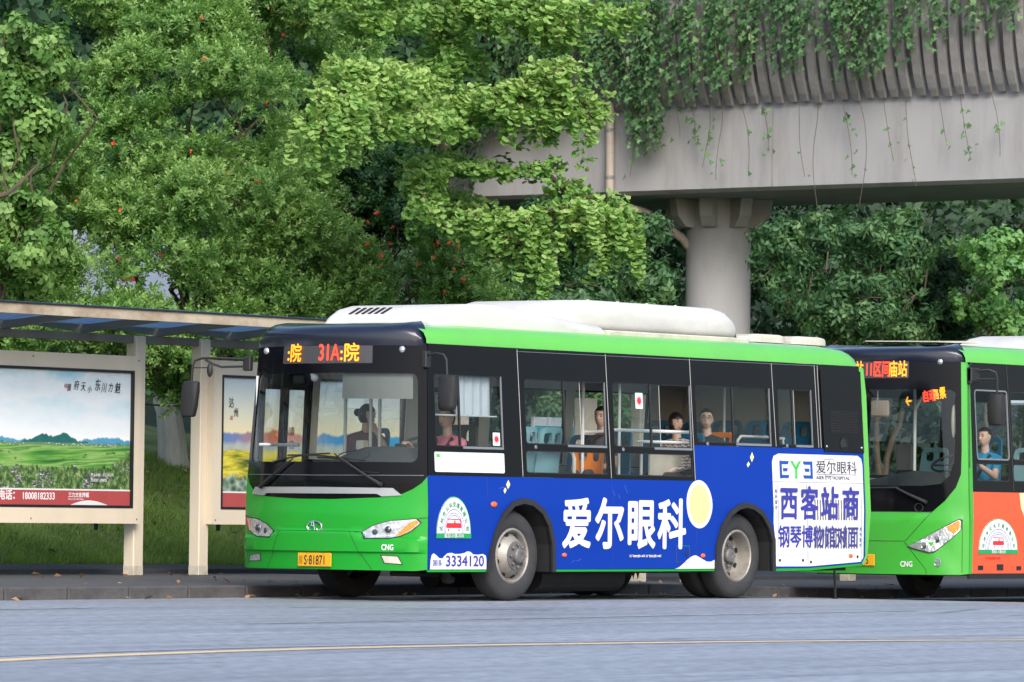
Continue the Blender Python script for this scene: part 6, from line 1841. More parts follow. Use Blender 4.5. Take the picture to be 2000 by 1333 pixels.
M_TROU = mat("dark_trousers", (0.035, 0.036, 0.045), 0.85, noise=0.1, nscale=8)
M_STRAP = mat("dark_strap", (0.10, 0.012, 0.018), 0.6)
M_BELT = mat("black_belt", (0.012, 0.012, 0.014), 0.6)
M_SPEC = mat("spectacle_frame", (0.05, 0.045, 0.05), 0.3, metal=0.4)

def capsule(mb, a, b, ra, rb, n=12):
    a, b = Vector(a), Vector(b)
    d = (b - a)
    if d.length < 1e-6: mb.ball(a, ra, n, 8); return
    pts, rad = [], []
    dn = d.normalized()
    for k in range(4):
        t = R(90 - 30 * k); pts.append(a - dn * ra * math.sin(t)); rad.append(max(0.001, ra * math.cos(t)))
    for k in range(4):
        t = R(30 * k); pts.append(b + dn * rb * math.sin(t)); rad.append(max(0.001, rb * math.cos(t)))
    mb.tube(pts, rad, n)

def person(label, loc, face, cloth, head_yaw=0.0, head_pitch=0.0, height=1.0, hands=None, long_sleeve=False, hair='short', glasses=False, strap=None, vox=0.0085, width=1.0, arms=('lap', 'lap'), smile=0.2):
    """seated figure; loc = seat point under the hips, local -X is forward; face = rotation about Z"""
    root = empty("person", loc, face)
    tag(root, label, "person")
    s = height
    W_ = width
    V_ = lambda x, y, z: Vector((x * s, y * s * W_, z * s))
    caps = []   # (a, b, ra, rb, slot): 0 skin 1 shirt 2 trousers 3 shoes
    def C_(a, b, ra, rb, slot): caps.append((Vector(a), Vector(b), ra * s, rb * s, slot))
    hip, waist, chest, neck = V_(0, 0, 0.09), V_(-0.01, 0, 0.24), V_(0.0, 0, 0.42), V_(-0.01, 0, 0.575)
    for sg in (-1, 1):
        C_(V_(0, 0.075 * sg, 0.10), V_(0.0, 0.075 * sg, 0.26), 0.115, 0.105, 2 if False else 1)
        C_(V_(0, 0.075 * sg, 0.26), V_(0.0, 0.085 * sg, 0.43), 0.105, 0.108, 1)
        C_(V_(0.0, 0.05 * sg, 0.50), V_(0.0, 0.155 * sg, 0.485), 0.072, 0.060, 1)
        C_(V_(0, 0.09 * sg, 0.085), V_(-0.42, 0.10 * sg, 0.10), 0.098, 0.068, 2)
        C_(V_(-0.42, 0.10 * sg, 0.10), V_(-0.44, 0.10 * sg, -0.34), 0.066, 0.045, 2)
        C_(V_(-0.42, 0.10 * sg, -0.40), V_(-0.58, 0.11 * sg, -0.42), 0.045, 0.038, 3)
    C_(V_(0.0, 0, 0.46), V_(-0.005, 0, 0.52), 0.085, 0.062, 1)
    C_(V_(-0.005, 0, 0.52), V_(-0.02, 0, 0.64), 0.056, 0.050, 0)
    hand_pts = []
    for k, sg in enumerate((-1, 1)):
        sh_ = V_(0.0, 0.175 * sg, 0.475)
        mode = arms[k]
        if mode == 'lap': el, wr = V_(-0.05, 0.22 * sg, 0.22), V_(-0.26, 0.13 * sg, 0.185)
        elif mode == 'wheel': el, wr = V_(-0.16, 0.23 * sg, 0.27), V_(-0.42, 0.17 * sg, 0.40)
        elif mode == 'wheel_far': el, wr = V_(-0.20, 0.22 * sg, 0.30), V_(-0.46, 0.16 * sg, 0.44)
        elif mode == 'down': el, wr = V_(-0.02, 0.235 * sg, 0.21), V_(-0.17, 0.21 * sg, 0.06)
        elif mode == 'chin': el, wr = V_(-0.20, 0.20 * sg, 0.30), V_(-0.14, 0.07 * sg, 0.56)
        C_(sh_, el, 0.058, 0.046, 1)
        mid = sh_.lerp(el, 0.55)
        if not long_sleeve:
            caps[-1] = (sh_, mid, 0.060 * s, 0.056 * s, 1)
            C_(mid, el, 0.047, 0.043, 0)
        C_(el, wr, 0.043, 0.029, 1 if long_sleeve else 0)
        # palm, four unequal bent fingers, thumb leaving the side of the palm
        d = (wr - el).normalized()
        side = Vector((0, -sg, 0)); side = (side - d * side.dot(d)).normalized()
        nn = d.cross(side).normalized()
        if nn.z > 0: nn = -nn
        p0, p1 = wr + d * 0.015 * s, wr + d * 0.085 * s
        for q in (-0.026, -0.009, 0.009, 0.026): C_(wr + side * q * 0.6 * s, p1 + side * q * s, 0.017, 0.014, 0)
        for q, ln in zip((-0.028, -0.010, 0.009, 0.027), (0.062, 0.078, 0.084, 0.074)):
            a = p1 + side * q * s
            b = a + (d * 0.85 + nn * 0.45) * ln * 0.5 * s
            c = b + (d * 0.35 + nn * 0.9) * ln * 0.45 * s
            C_(a, b, 0.0095, 0.0088, 0); C_(b, c, 0.0088, 0.0075, 0)
        a = wr + d * 0.025 * s + side * 0.025 * s
        b = a + (side * 0.8 + d * 0.6 + nn * 0.2) * 0.04 * s
        C_(a, b, 0.014, 0.011, 0); C_(b, b + (d * 0.9 + nn * 0.35) * 0.032 * s, 0.011, 0.009, 0)
    mb = MB()
    for a, b, ra, rb, sl in caps: capsule(mb, a, b, ra, rb)
    # belly/chest front filler
    mb.ball(V_(-0.015, 0, 0.36), (0.115 * s, 0.165 * s * W_, 0.19 * s), 20, 14)
    caps.append((V_(0, 0, 0.27), V_(0, 0, 0.45), 0.12 * s, 0.12 * s, 1))
    # head
    Hc = V_(-0.035, 0, 0.745)
    Mh = Matrix.Rotation(head_yaw, 3, 'Z') @ Matrix.Rotation(head_pitch, 3, 'Y')
    def hp(x, y, z): return Hc + Mh @ (Vector((x, y, z)) * s)
    hv, hf = [], []
    nu, nv = 40, 30
    for i in range(nv + 1):
        th = PI * i / nv
        for k in range(nu):
            a = 2 * PI * k / nu
            x, y, z = -math.sin(th) * math.cos(a), math.sin(th) * math.sin(a), math.cos(th)
            rx, ry, rz = 0.098, 0.076, 0.118
            if z < 0:
                ry *= 1 - 0.24 * (-z) ** 1.3
                rx *= 1 - 0.10 * (-z)
            px_, py_, pz_ = x * rx, y * ry, z * rz
            if x < 0:
                f = -x
                px_ += f * 0.010 * math.exp(-((z + 0.75) / 0.25) ** 2) * -1       # chin
                nz = math.exp(-((py_ / 0.013) ** 2)) * math.exp(-(((pz_ + 0.022) / 0.022) ** 2))
                px_ -= 0.022 * nz                                                     # nose tip
                nb = math.exp(-((py_ / 0.010) ** 2)) * math.exp(-(((pz_ - 0.012) / 0.03) ** 2))
                px_ -= 0.009 * nb
                for ey in (-0.032, 0.032):
                    px_ += 0.010 * math.exp(-(((py_ - ey) / 0.017) ** 2)) * math.exp(-(((pz_ - 0.010) / 0.013) ** 2))
                px_ -= 0.004 * math.exp(-((py_ / 0.024) ** 2)) * math.exp(-(((pz_ + 0.058) / 0.010) ** 2))
            hv.append(hp(px_, py_, pz_))
    for i in range(nv):
        for k in range(nu):
            j = (k + 1) % nu
            hf.append((i * nu + k, i * nu + nu + k, i * nu + nu + j, i * nu + j))
    mb.add(hv, hf)
    for sg in (-1, 1):
        p = hp(0.008, 0.077 * sg, -0.005)
        capsule(mb, hp(0.012, 0.076 * sg, 0.018), hp(0.006, 0.075 * sg, -0.026), 0.013 * s, 0.009 * s, 10)
    caps.append((Hc, hp(0, 0, -0.05), 0.10 * s, 0.09 * s, 0))
    me = mb.mesh("body", [M_SKIN, CLOTH[cloth], M_TROU, M_SHOE])
    tmp = link("tmp", me)
    md = tmp.modifiers.new("r", 'REMESH'); md.mode = 'VOXEL'; md.voxel_size = vox * s; md.use_smooth_shade = True
    sm = tmp.modifiers.new("s", 'SMOOTH'); sm.iterations = 2; sm.factor = 0.4
    dg = bpy.context.evaluated_depsgraph_get()
    me2 = bpy.data.meshes.new_from_object(tmp.evaluated_get(dg))
    bpy.data.objects.remove(tmp); bpy.data.meshes.remove(me)
    me2.name = "body"
    me2.materials.clear()
    for m in (M_SKIN, CLOTH[cloth], M_TROU, M_SHOE): me2.materials.append(m)
    n = len(me2.polygons)
    cen = np.empty(n * 3, np.float32); me2.polygons.foreach_get("center", cen); cen = cen.reshape(-1, 3)
    best = np.full(n, 1e9); slot = np.zeros(n, np.int32)
    for a, b, ra, rb, sl in caps:
        a_np, d = np.array(a), np.array(b - a)
        L2 = max(1e-9, d @ d)
        t = np.clip(((cen - a_np) @ d) / L2, 0, 1)
        dist = np.linalg.norm(cen - (a_np + t[:, None] * d), axis=1) - (ra + (rb - ra) * t)
        k = dist < best
        best[k] = dist[k]; slot[k] = sl
    me2.polygons.foreach_set("material_index", slot)
    me2.polygons.foreach_set("use_smooth", [True] * n)
    link("body", me2, root)
    # face details
    mbs = MB()
    for sg in (-1, 1): mbs.ball(hp(-0.084, 0.032 * sg, 0.010), (0.0095 * s,) * 3, 10, 8)
    mbs.build("eye", M_EYEW, root, True)
    mbs = MB()
    for sg in (-1, 1): mbs.ball(hp(-0.0925, 0.033 * sg, 0.009), (0.0065 * s,) * 3, 8, 6)
    mbs.build("iris", M_HAIR, root, True)
    mbs = MB()
    for sg in (-1, 1): mbs.tube([hp(-0.095, 0.014 * sg, 0.029), hp(-0.096, 0.032 * sg, 0.034), hp(-0.084, 0.050 * sg, 0.028)], [0.003 * s, 0.004 * s, 0.002 * s], 6)
    mbs.build("eyebrow", M_HAIR, root)
    MB().tube([hp(-0.087, -0.026, -0.060 + 0.02 * smile), hp(-0.0985, -0.012, -0.064), hp(-0.100, 0, -0.065), hp(-0.0985, 0.012, -0.064), hp(-0.087, 0.026, -0.060 + 0.02 * smile)], [0.002 * s, 0.0045 * s, 0.005 * s, 0.0045 * s, 0.002 * s], 6).build("mouth", M_LIP, root)
    # hair: shell over the skull with a hairline
    hv, idx = [], {}
    nu, nv = 44, 26
    rs_ = random.Random(hash(label) & 0xffff)
    mbh = MB()
    vsh = []
    for i in range(nv + 1):
        th = PI * 0.80 * i / nv
        for k in range(nu):
            a = 2 * PI * k / nu
            x, y, z = -math.sin(th) * math.cos(a), math.sin(th) * math.sin(a), math.cos(th)
            q = 1.085 + 0.035 * math.sin(a * 7 + i) * math.sin(i * 1.3)
            if hair == 'bob': q += 0.09 * max(0, 0.4 - z)
            vsh.append((hp(x * 0.098 * q + 0.004, y * 0.078 * q, z * 0.118 * (1.07 if z > 0 else 1.0) + 0.003), x, y, z))
    fsh = []
    for i in range(nv):
        for k in range(nu):
            j = (k + 1) % nu
            ids = (i * nu + k, i * nu + nu + k, i * nu + nu + j, i * nu + j)
            mx = sum(vsh[t][1] for t in ids) / 4; mz = sum(vsh[t][3] for t in ids) / 4; my = abs(sum(vsh[t][2] for t in ids) / 4)
            if hair == 'short': keep = mz > (0.55 if mx < -0.25 else (0.30 if mx < 0.05 else (0.0 if mx < 0.3 else -0.62)))
            else: keep = mz > (0.34 if mx < -0.45 else (-0.72 if my > 0.55 or mx > 0.0 else 0.15))
            if keep: fsh.append(ids)
    mbh.add([v[0] for v in vsh], fsh)
    if hair == 'bun': mbh.ball(hp(0.13, 0, 0.03), (0.045 * s, 0.045 * s, 0.045 * s), 12, 8)
    ho = mbh.build("hair", M_HAIR, root, 60)
    md = ho.modifiers.new("t", 'SOLIDIFY'); md.thickness = 0.012 * s; md.offset = -1
    if glasses:
        mg = MB()
        for sg in (-1, 1):
            mg.tube([hp(-0.106, 0.034 * sg + 0.023 * math.cos(t), 0.006 + 0.016 * math.sin(t)) for t in [2 * PI * i / 16 for i in range(17)]], 0.0022 * s, 5, False)
            mg.tube([hp(-0.104, 0.057 * sg, 0.010), hp(-0.02, 0.082 * sg, 0.012), hp(0.01, 0.083 * sg, 0.008)], 0.002 * s, 5)
        mg.tube([hp(-0.108, -0.011, 0.008), hp(-0.110, 0, 0.011), hp(-0.108, 0.011, 0.008)], 0.002 * s, 5)
        mg.build("glasses", M_SPEC, root)
    if strap:
        m_, sg = strap
        pts = [V_(0.09, 0.08 * sg, 0.50), V_(0.02, 0.115 * sg, 0.558), V_(-0.06, 0.10 * sg, 0.53), V_(-0.115, 0.07 * sg, 0.44), V_(-0.138, 0.0, 0.33), V_(-0.12, -0.08 * sg, 0.22), V_(-0.07, -0.15 * sg, 0.12)]
        ms = MB()
        vs = []
        for i, p in enumerate(pts):
            vs += [p + Vector((0, 0.020, 0.012)), p + Vector((0, -0.020, -0.012))]
        vs += [v + Vector((0.008, 0, -0.004)) for v in vs]
        nP = len(pts) * 2
        fs = []
        for i in range(len(pts) - 1):
            a = 2 * i
            fs += [(a, a + 1, a + 3, a + 2), (a + nP, a + 2 + nP, a + 3 + nP, a + 1 + nP), (a, a + 2, a + 2 + nP, a + nP), (a + 1, a + 1 + nP, a + 3 + nP, a + 3)]
        ms.add(vs, fs); ms.build("strap", m_, root)
    return root

person("driver in a pink shirt at the wheel of the blue-wrapped bus", (1.10, 0.60, 1.155), 0.0, 'pink', 0.0, 0.0, 0.98, arms=('wheel', 'wheel_far'), strap=(M_STRAP, -1))
person("woman with a fringe in a patterned knit top smiling out of a bus window", (5.08, 0.50, 1.225), 0.0, 'knit', R(68), 0.05, 0.93, long_sleeve=True, hair='bob', smile=0.5)
person("man with glasses in a navy jacket over white looking up from the bus window", (5.66, 0.50, 1.245), 0.0, 'navy', R(38), 0.10, 0.97, long_sleeve=True, glasses=True, smile=0.1)
person("dark-haired passenger in a grey shirt on the orange seat, in shadow", (3.72, 0.52, 1.225), 0.0, 'grey', R(14), 0.0, 0.97)
person("passenger seen from behind over the pale teal seats", (2.30, 0.55, 1.20), -PI / 2, 'white', R(-25), 0.0, 0.86)
person("woman with tied hair in a mauve top, seen through the windscreen with an arm raised", (1.42, 1.95, 1.215), R(62), 'mauve', R(30), 0.0, 0.95, hair='bun', arms=('chin', 'lap'))
person("driver in a blue polo shirt and black belt in the bus behind", (BX + 1.20, BY + 0.52, BZ + 1.235), 0.0, 'blue', 0.0, 0.0, 1.0, arms=('wheel', 'down'), strap=(M_BELT, -1))
# ================================================================ trees
M_BARK = mat("grey_brown_bark", (0.085, 0.062, 0.042), 0.9, noise=0.35, nscale=8, bump=0.6, bscale=18, stretch=(1, 1, 0.3))
M_WHITEW = mat("whitewashed_bark", (0.50, 0.49, 0.45), 0.9, noise=0.2, nscale=9, bump=0.7, bscale=16, dirt=(0.20, 0.17, 0.13), dirt_amt=0.7, dscale=4, stretch=(1, 1, 0.35))
L_POM = leaf_mat("small_bright_leaves", (0.048, 0.125, 0.034), (0.140, 0.290, 0.072), (0.33, 0.51, 0.17), 0.42, 0.45, 0.4)
L_DARK = leaf_mat("dark_glossy_leaves", (0.014, 0.05, 0.019), (0.034, 0.102, 0.034), (0.102, 0.216, 0.06), 0.25, 0.4, 0.4)
L_GINK = leaf_mat("ginkgo_leaves", (0.085, 0.205, 0.046), (0.215, 0.385, 0.100), (0.41, 0.55, 0.19), 0.42, 0.5, 0.3)
L_BROAD = leaf_mat("broad_drooping_leaves", (0.022, 0.062, 0.027), (0.058, 0.145, 0.056), (0.16, 0.28, 0.11), 0.3, 0.5, 0.3)
L_BROADL = leaf_mat("paler_broad_leaves", (0.057, 0.159, 0.051), (0.122, 0.287, 0.086), (0.259, 0.46, 0.144), 0.35, 0.5, 0.35)
L_WOOD = leaf_mat("far_wood_leaves", (0.012, 0.036, 0.017), (0.024, 0.072, 0.029), (0.066, 0.144, 0.054), 0.25, 0.55, 0.3)  # backdrop shade put into a darker leaf colour
M_FLOW = mat("red_blossom", (0.66, 0.085, 0.03), 0.6, noise=0.2, nscale=30)

def shoot_template(nl, length, ll, lw, rs, up_angle=50, droop=0.0):
    vs, fs, tt = [], [], []
    for i in range(nl):
        t = (i + 0.5) / nl
        az = i * 2.4 + rs.uniform(-0.3, 0.3)
        base = np.array([0, 0, length * t])
        el = R(up_angle) * (0.6 + 0.6 * t) - droop
        d = np.array([math.cos(az) * math.cos(el), math.sin(az) * math.cos(el), math.sin(el)])
        side = np.cross(d, [0, 0, 1.0]); side /= np.linalg.norm(side) + 1e-9
        nn = np.cross(side, d)
        L_ = ll * rs.uniform(0.75, 1.2) * (1.0 if t < 0.8 else 0.75)
        k = len(vs)
        vs += [base, base + d * L_ * 0.5 + side * lw * 0.5 + nn * lw * 0.18, base + d * L_ - nn * lw * 0.2, base + d * L_ * 0.5 - side * lw * 0.5 + nn * lw * 0.18]
        fs.append((k, k + 1, k + 2, k + 3))
        q = (t - 0.5) * 0.30 + rs.normal() * 0.07
        tt += [q - 0.04, q, q + 0.06, q]
    return np.array(vs), np.array(fs), np.array(tt)
_rs = np.random.RandomState(3)
T_POM = [shoot_template(13, 0.20, 0.075, 0.030, _rs, 42) for _ in range(5)]
T_DARK = [shoot_template(10, 0.16, 0.085, 0.040, _rs, 25) for _ in range(4)]
T_ROUND = [shoot_template(8, 0.16, 0.095, 0.075, _rs, 10, 0.2) for _ in range(4)]
T_BROAD = [shoot_template(9, 0.16, 0.145, 0.052, _rs, -5, 0.35) for _ in range(5)]
T_WOOD = [shoot_template(7, 0.22, 0.24, 0.10, _rs, 5, 0.2) for _ in range(4)]

def noise3(P, f, seed):
    r_ = np.random.RandomState(seed)
    out = np.zeros(len(P))
    for _ in range(5):
        k = r_.normal(size=3) * f
        out += np.sin(P @ k + r_.uniform(0, 6.28))
    return out / 5

def crown(name, clumps, temps, m, dens, seed, parent, hole=-0.28, upb=0.6, size=(0.8, 1.25), base=0.57, org=(0, 0, 0), nf=3.2):
    rs = np.random.RandomState(seed)
    VV, FF, TT, n0 = [], [], [], 0
    sub = []
    for (cx, cy_, cz, rx, rz) in clumps:      # break every mass into a loose heap of smaller tufts
        for _ in range(8):
            d = rs.normal(size=3); d /= np.linalg.norm(d)
            k = rs.uniform(0.30, 0.58)
            q = rs.uniform(0.45, 0.95)
            sub.append((cx + d[0] * rx * q, cy_ + d[1] * rx * q, cz + d[2] * rz * q, rx * k, (rz * 0.6 + rx * 0.25) * k))
    for (cx, cy_, cz, rx, rz) in sub:
        n = int(dens * 4 * PI * rx * (rx + rz) / 2)
        d = rs.normal(size=(n, 3)); d /= np.linalg.norm(d, axis=1)[:, None]
        r_ = rs.uniform(0, 1, n) ** 0.42
        lob = 1 + 0.32 * noise3(d * 1.0, 3.0, seed + int(cx * 13) % 97)
        P = np.array([cx, cy_, cz]) + d * (r_ * lob)[:, None] * np.array([rx, rx * 0.95, rz])
        nz = noise3(P, nf, seed)
        ok = nz > hole
        P, d, r_, nz = P[ok], d[ok], r_[ok], nz[ok]
        D = d * 0.75 + np.array([0, 0, upb]) + rs.normal(size=P.shape) * 0.42
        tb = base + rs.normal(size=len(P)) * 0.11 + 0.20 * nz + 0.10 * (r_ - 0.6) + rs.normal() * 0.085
        ch = rs.randint(0, len(temps), len(P))
        for k, (tv, tf, tt) in enumerate(temps):
            s_ = ch == k
            if not s_.any(): continue
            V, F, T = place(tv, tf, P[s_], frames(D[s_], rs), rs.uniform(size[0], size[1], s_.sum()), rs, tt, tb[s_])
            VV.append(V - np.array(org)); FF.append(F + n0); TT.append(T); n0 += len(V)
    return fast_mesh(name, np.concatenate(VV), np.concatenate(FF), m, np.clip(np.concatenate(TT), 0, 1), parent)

def limb(mb, a, b, ra, rb, rs, n=6, wob=0.06):
    a, b = Vector(a), Vector(b)
    L_ = (b - a).length
    pts, rad = [], []
    for i in range(n + 1):
        t = i / n
        p = a.lerp(b, t) + Vector((rs.normal(), rs.normal(), rs.normal() * 0.5)) * wob * L_ * math.sin(PI * t) * 0.5
        p.z += 0.10 * L_ * math.sin(PI * t)
        pts.append(p); rad.append(ra + (rb - ra) * t)
    mb.tube(pts, rad, 7)

def tree(name, label, base_xy, clumps, temps, m, dens, seed, stems=3, r0=0.07, fork=0.45, trunk_m=None, cat="tree", **kw):
    bx, by = base_xy
    bz = bank(bx, by) - 0.15
    root = empty(name, (bx, by, bz)); tag(root, label, cat)
    rs = np.random.RandomState(seed + 1)
    o = Vector((bx, by, bz))
    zc = np.mean([c[2] for c in clumps])
    mb = MB()
    forks = []
    for k in range(stems):
        off = Vector((rs.uniform(-0.3, 0.3) * (stems > 1), rs.uniform(-0.3, 0.3) * (stems > 1), 0))
        top = Vector((bx, by, bz + (zc - bz) * fork)) + off * 2.2 + Vector((rs.normal() * 0.15, rs.normal() * 0.15, rs.uniform(-0.2, 0.2)))
        limb(mb, o + off, top, r0, r0 * 0.65, rs, 6, 0.04)
        forks.append(top)
    mb.v = [tuple(Vector(p) - o) for p in mb.v]
    tr_ = mb.build("trunk", trunk_m or M_BARK, root, True)
    mb = MB()
    for i, c in enumerate(clumps):
        f = min(forks, key=lambda q: (q - Vector(c[:3])).length)
        limb(mb, f, c[:3], min(r0 * 0.45, 0.06), 0.010, rs, 6, 0.14)
        for _ in range(2):
            p = Vector(c[:3])
            limb(mb, p, p + Vector((rs.normal() * c[3] * 0.6, rs.normal() * c[3] * 0.6, rs.normal() * c[4] * 0.6)), 0.014, 0.005, rs, 4, 0.1)
    mb.v = [tuple(Vector(p) - o) for p in mb.v]
    mb.build("branch", M_BARK, tr_, True)
    cr = crown("crown", clumps, temps, m, dens, seed, root, org=tuple(o), **kw)
    return root

CL = {
    'pom_a': [(10.85, 12.0, 7.23, 1.01, 0.54), (9.98, 12.5, 7.18, 0.8, 0.47), (12.94, 12.5, 7.49, 0.83, 0.56), (9.76, 11.5, 6.32, 1.06, 0.6), (12.03, 12.0, 6.43, 0.96, 0.58), (9.02, 12.0, 6.35, 0.56, 0.53), (13.73, 12.5, 6.99, 0.56, 0.49), (9.7, 11.0, 5.5, 1.19, 0.56), (8.47, 11.5, 5.5, 0.72, 0.52), (11.98, 11.5, 5.59, 0.75, 0.58), (14.76, 12.8, 7.58, 0.64, 0.43), (11.95, 12.5, 8.17, 1.78, 0.55), (9.62, 13.0, 7.78, 0.67, 0.4)],
    'pom_b': [(7.83, 10.5, 4.66, 0.9, 0.51), (9.63, 10.5, 4.69, 0.98, 0.52), (7.33, 11.0, 4.55, 0.58, 0.40), (8.9, 10.6, 3.80, 0.42, 0.29), (9.15, 10.2, 3.74, 0.65, 0.42), (10.78, 10.5, 4.21, 0.73, 0.6), (11.45, 10.8, 4.86, 0.6, 0.4), (9.75, 9.9, 3.57, 0.72, 0.29), (6.45, 11.0, 3.65, 0.45, 0.38), (7.18, 10.5, 3.25, 0.7, 0.2), (7.3, 11.5, 5.17, 0.51, 0.51), (6.02, 10.4, 3.24, 0.38, 0.25)],
    'pom_c': [(12.52, 9.4, 4.27, 0.4, 0.4), (11.87, 9.4, 3.98, 0.6, 0.33), (13.19, 9.4, 3.93, 0.34, 0.27), (11.5, 9.8, 4.3, 0.53, 0.47), (12.48, 9.8, 4.62, 0.4, 0.34), (11.11, 9.9, 3.75, 0.8, 0.4), (11.61, 9.7, 3.57, 0.87, 0.27), (12.88, 9.5, 3.68, 0.61, 0.2)],
    'dark_shrub': [(12.53, 10.8, 4.98, 0.61, 0.48), (13.55, 11.0, 5.46, 0.55, 0.41), (12.59, 11.2, 5.48, 0.48, 0.41), (12.83, 10.6, 4.72, 0.48, 0.34), (13.13, 12.0, 6.09, 0.42, 0.42), (13.79, 12.0, 6.06, 0.42, 0.42), (13.39, 10.6, 4.89, 0.34, 0.41)],
    'round_left': [(4.64, 9.8, 4.35, 0.4, 0.31), (4.43, 9.8, 3.78, 0.34, 0.37), (5.33, 10.0, 4.08, 0.25, 0.25), (5.17, 10.5, 5.01, 0.31, 0.31), (5.52, 10.5, 5.53, 0.44, 0.31), (4.57, 10.0, 3.18, 0.25, 0.25), (5.02, 10.0, 3.57, 0.25, 0.25)],
    'upper_left': [(5.32, 10.5, 6.27, 0.37, 0.28), (6.08, 10.6, 6.52, 0.28, 0.22), (5.04, 10.5, 6.68, 0.28, 0.37), (5.15, 10.5, 5.88, 0.25, 0.19), (5.97, 10.5, 6.19, 0.19, 0.13)],
    'under': [(7.35, 9.8, 2.77, 0.44, 0.34), (7.83, 10.2, 2.40, 0.28, 0.22), (6.69, 9.9, 3.13, 0.88, 0.25), (5.1, 9.9, 3.01, 0.74, 0.25), (8.44, 9.9, 3.13, 0.58, 0.29), (8.97, 10.0, 2.82, 0.39, 0.32), (7.65, 9.9, 3.16, 0.51, 0.25), (8.31, 10.2, 2.55, 0.26, 0.39)],
    'hedge': [(7.4, 11.6, 2.0, 0.55, 0.42), (6.4, 11.8, 2.1, 0.6, 0.45), (10.6, 11.4, 2.1, 0.6, 0.5)],
    'mid_behind': [(19.97, 14.0, 4.70, 0.61, 0.46), (21.26, 14.0, 4.31, 0.77, 0.46), (22.9, 14.0, 4.35, 0.75, 0.45), (24.5, 15.0, 5.15, 0.55, 0.38), (23.67, 15.0, 5.15, 0.80, 0.42), (23.3, 16.0, 5.35, 0.7, 0.36), (19.32, 13.5, 4.0, 0.68, 0.3), (21.24, 13.5, 3.84, 0.92, 0.31), (22.7, 13.5, 3.85, 0.55, 0.28), (24.9, 15.5, 4.6, 0.36, 0.42)],
    'right_a': [(31.9, 17.0, 5.60, 0.60, 0.40), (30.95, 16.0, 4.8, 0.60, 0.51), (33.5, 17.0, 5.58, 0.79, 0.53), (31.75, 17.0, 4.43, 0.50, 0.50), (31.22, 16.0, 4.42, 0.6, 0.43), (36.0, 19.0, 6.0, 0.75, 0.33), (34.6, 19.0, 5.35, 0.50, 0.55)],
    'right_b': [(31.56, 15.0, 5.1, 0.77, 0.51), (30.17, 14.5, 4.44, 0.76, 0.46), (32.66, 15.0, 5.5, 0.69, 0.52), (31.57, 14.5, 4.58, 0.68, 0.51), (35.6, 17.0, 5.8, 0.7, 0.4), (34.47, 17.0, 5.7, 0.62, 0.4), (30.33, 15.0, 4.03, 0.68, 0.34), (31.89, 15.0, 4.08, 0.77, 0.34)],
    'right_c': [(31.89, 13.0, 4.74, 0.59, 0.51), (32.53, 13.0, 5.28, 0.43, 0.43), (30.84, 12.7, 5.23, 0.32, 0.23), (32.22, 13.0, 4.16, 0.59, 0.38), (31.42, 13.2, 4.55, 0.38, 0.38), (33.69, 13.0, 4.81, 0.6, 0.69)],
    'right_back': [(44.8, 18.0, 5.9, 1.12, 0.66), (45.5, 20.0, 6.2, 1.0, 0.67), (44.42, 22.0, 5.0, 1.2, 0.85), (46.16, 17.0, 5.92, 1.1, 0.8), (45.5, 19.0, 4.6, 1.3, 0.8), (46.5, 15.0, 5.2, 1.3, 1.1)],
    'in_window': [(21.88, 13.0, 2.48, 1.0, 0.46), (24.62, 13.5, 2.54, 1.03, 0.55), (27.06, 14.0, 2.43, 0.9, 0.57), (20.58, 13.0, 2.22, 0.68, 0.45), (23.23, 13.0, 1.88, 1.56, 0.47), (29.74, 15.0, 3.0, 0.67, 0.5), (27.5, 15.0, 3.1, 0.99, 0.41), (23.4, 14.0, 3.14, 1.02, 0.39)],
}
tr_a = tree("pomegranate_tree", "tallest small-leaved bright green tree with scattered red blossoms above the shelter roof", (11.0, 12.6), CL['pom_a'], T_POM, L_POM, 78, 21, 4, 0.06, hole=-0.18)
tr_b = tree("pomegranate_tree", "bushy bright green tree with a whitewashed trunk behind the gap between two advert boxes", (9.95, 11.9), CL['pom_b'] + CL['under'], T_POM, L_POM, 84, 22, 1, 0.215, 0.54, M_WHITEW, base=0.59, hole=-0.20)
tr_c = tree("pomegranate_tree", "low green pomegranate bush in red flower behind the bus roof", (12.2, 10.2), CL['pom_c'], T_POM, L_POM, 92, 23, 3, 0.05, base=0.46)
tree("dark_shrub_tree", "dark green small tree between the bright tree and the ginkgo", (13.0, 11.4), CL['dark_shrub'], T_DARK, L_DARK, 90, 24, 2, 0.06, base=0.50)
tree("round_leaf_tree", "small round-leaved tree at the far left over the shelter roof", (5.0, 10.4), CL['round_left'] + CL['upper_left'], T_ROUND, L_POM, 90, 25, 2, 0.05, base=0.55, upb=0.1)
tree("hedge", "dark green hedge behind the whitewashed trunk", (6.9, 11.8), CL['hedge'], T_DARK, L_WOOD, 110, 26, 3, 0.03, cat="hedge")
tree("shade_tree", "dark green tree left of the viaduct pier behind the bus roof", (22.5, 15.0), CL['mid_behind'], T_BROAD, L_BROAD, 42, 27, 2, 0.10, base=0.40, upb=0.15)
tree("broadleaf_tree", "dark broad-leaved tree just right of the viaduct pier", (32.0, 17.5), CL['right_a'], T_BROAD, L_BROAD, 40, 28, 2, 0.06, hole=-0.08, base=0.42, upb=0.1)
tree("broadleaf_tree", "drooping broad-leaved tree under the viaduct midway to the right edge", (31.6, 15.2), CL['right_b'], T_BROAD, L_BROAD, 42, 29, 2, 0.06, hole=-0.08, base=0.5, upb=0.1)
tree("broadleaf_tree", "paler green young tree at the right edge above the second bus", (32.3, 13.4), CL['right_c'], T_ROUND, L_BROADL, 62, 30, 1, 0.045, hole=-0.12, base=0.48, upb=0.1)
tree("broadleaf_tree", "deep shaded tree behind the viaduct at the far right", (45.3, 18.5), CL['right_back'], T_BROAD, L_WOOD, 34, 31, 2, 0.16, base=0.5, upb=0.1)
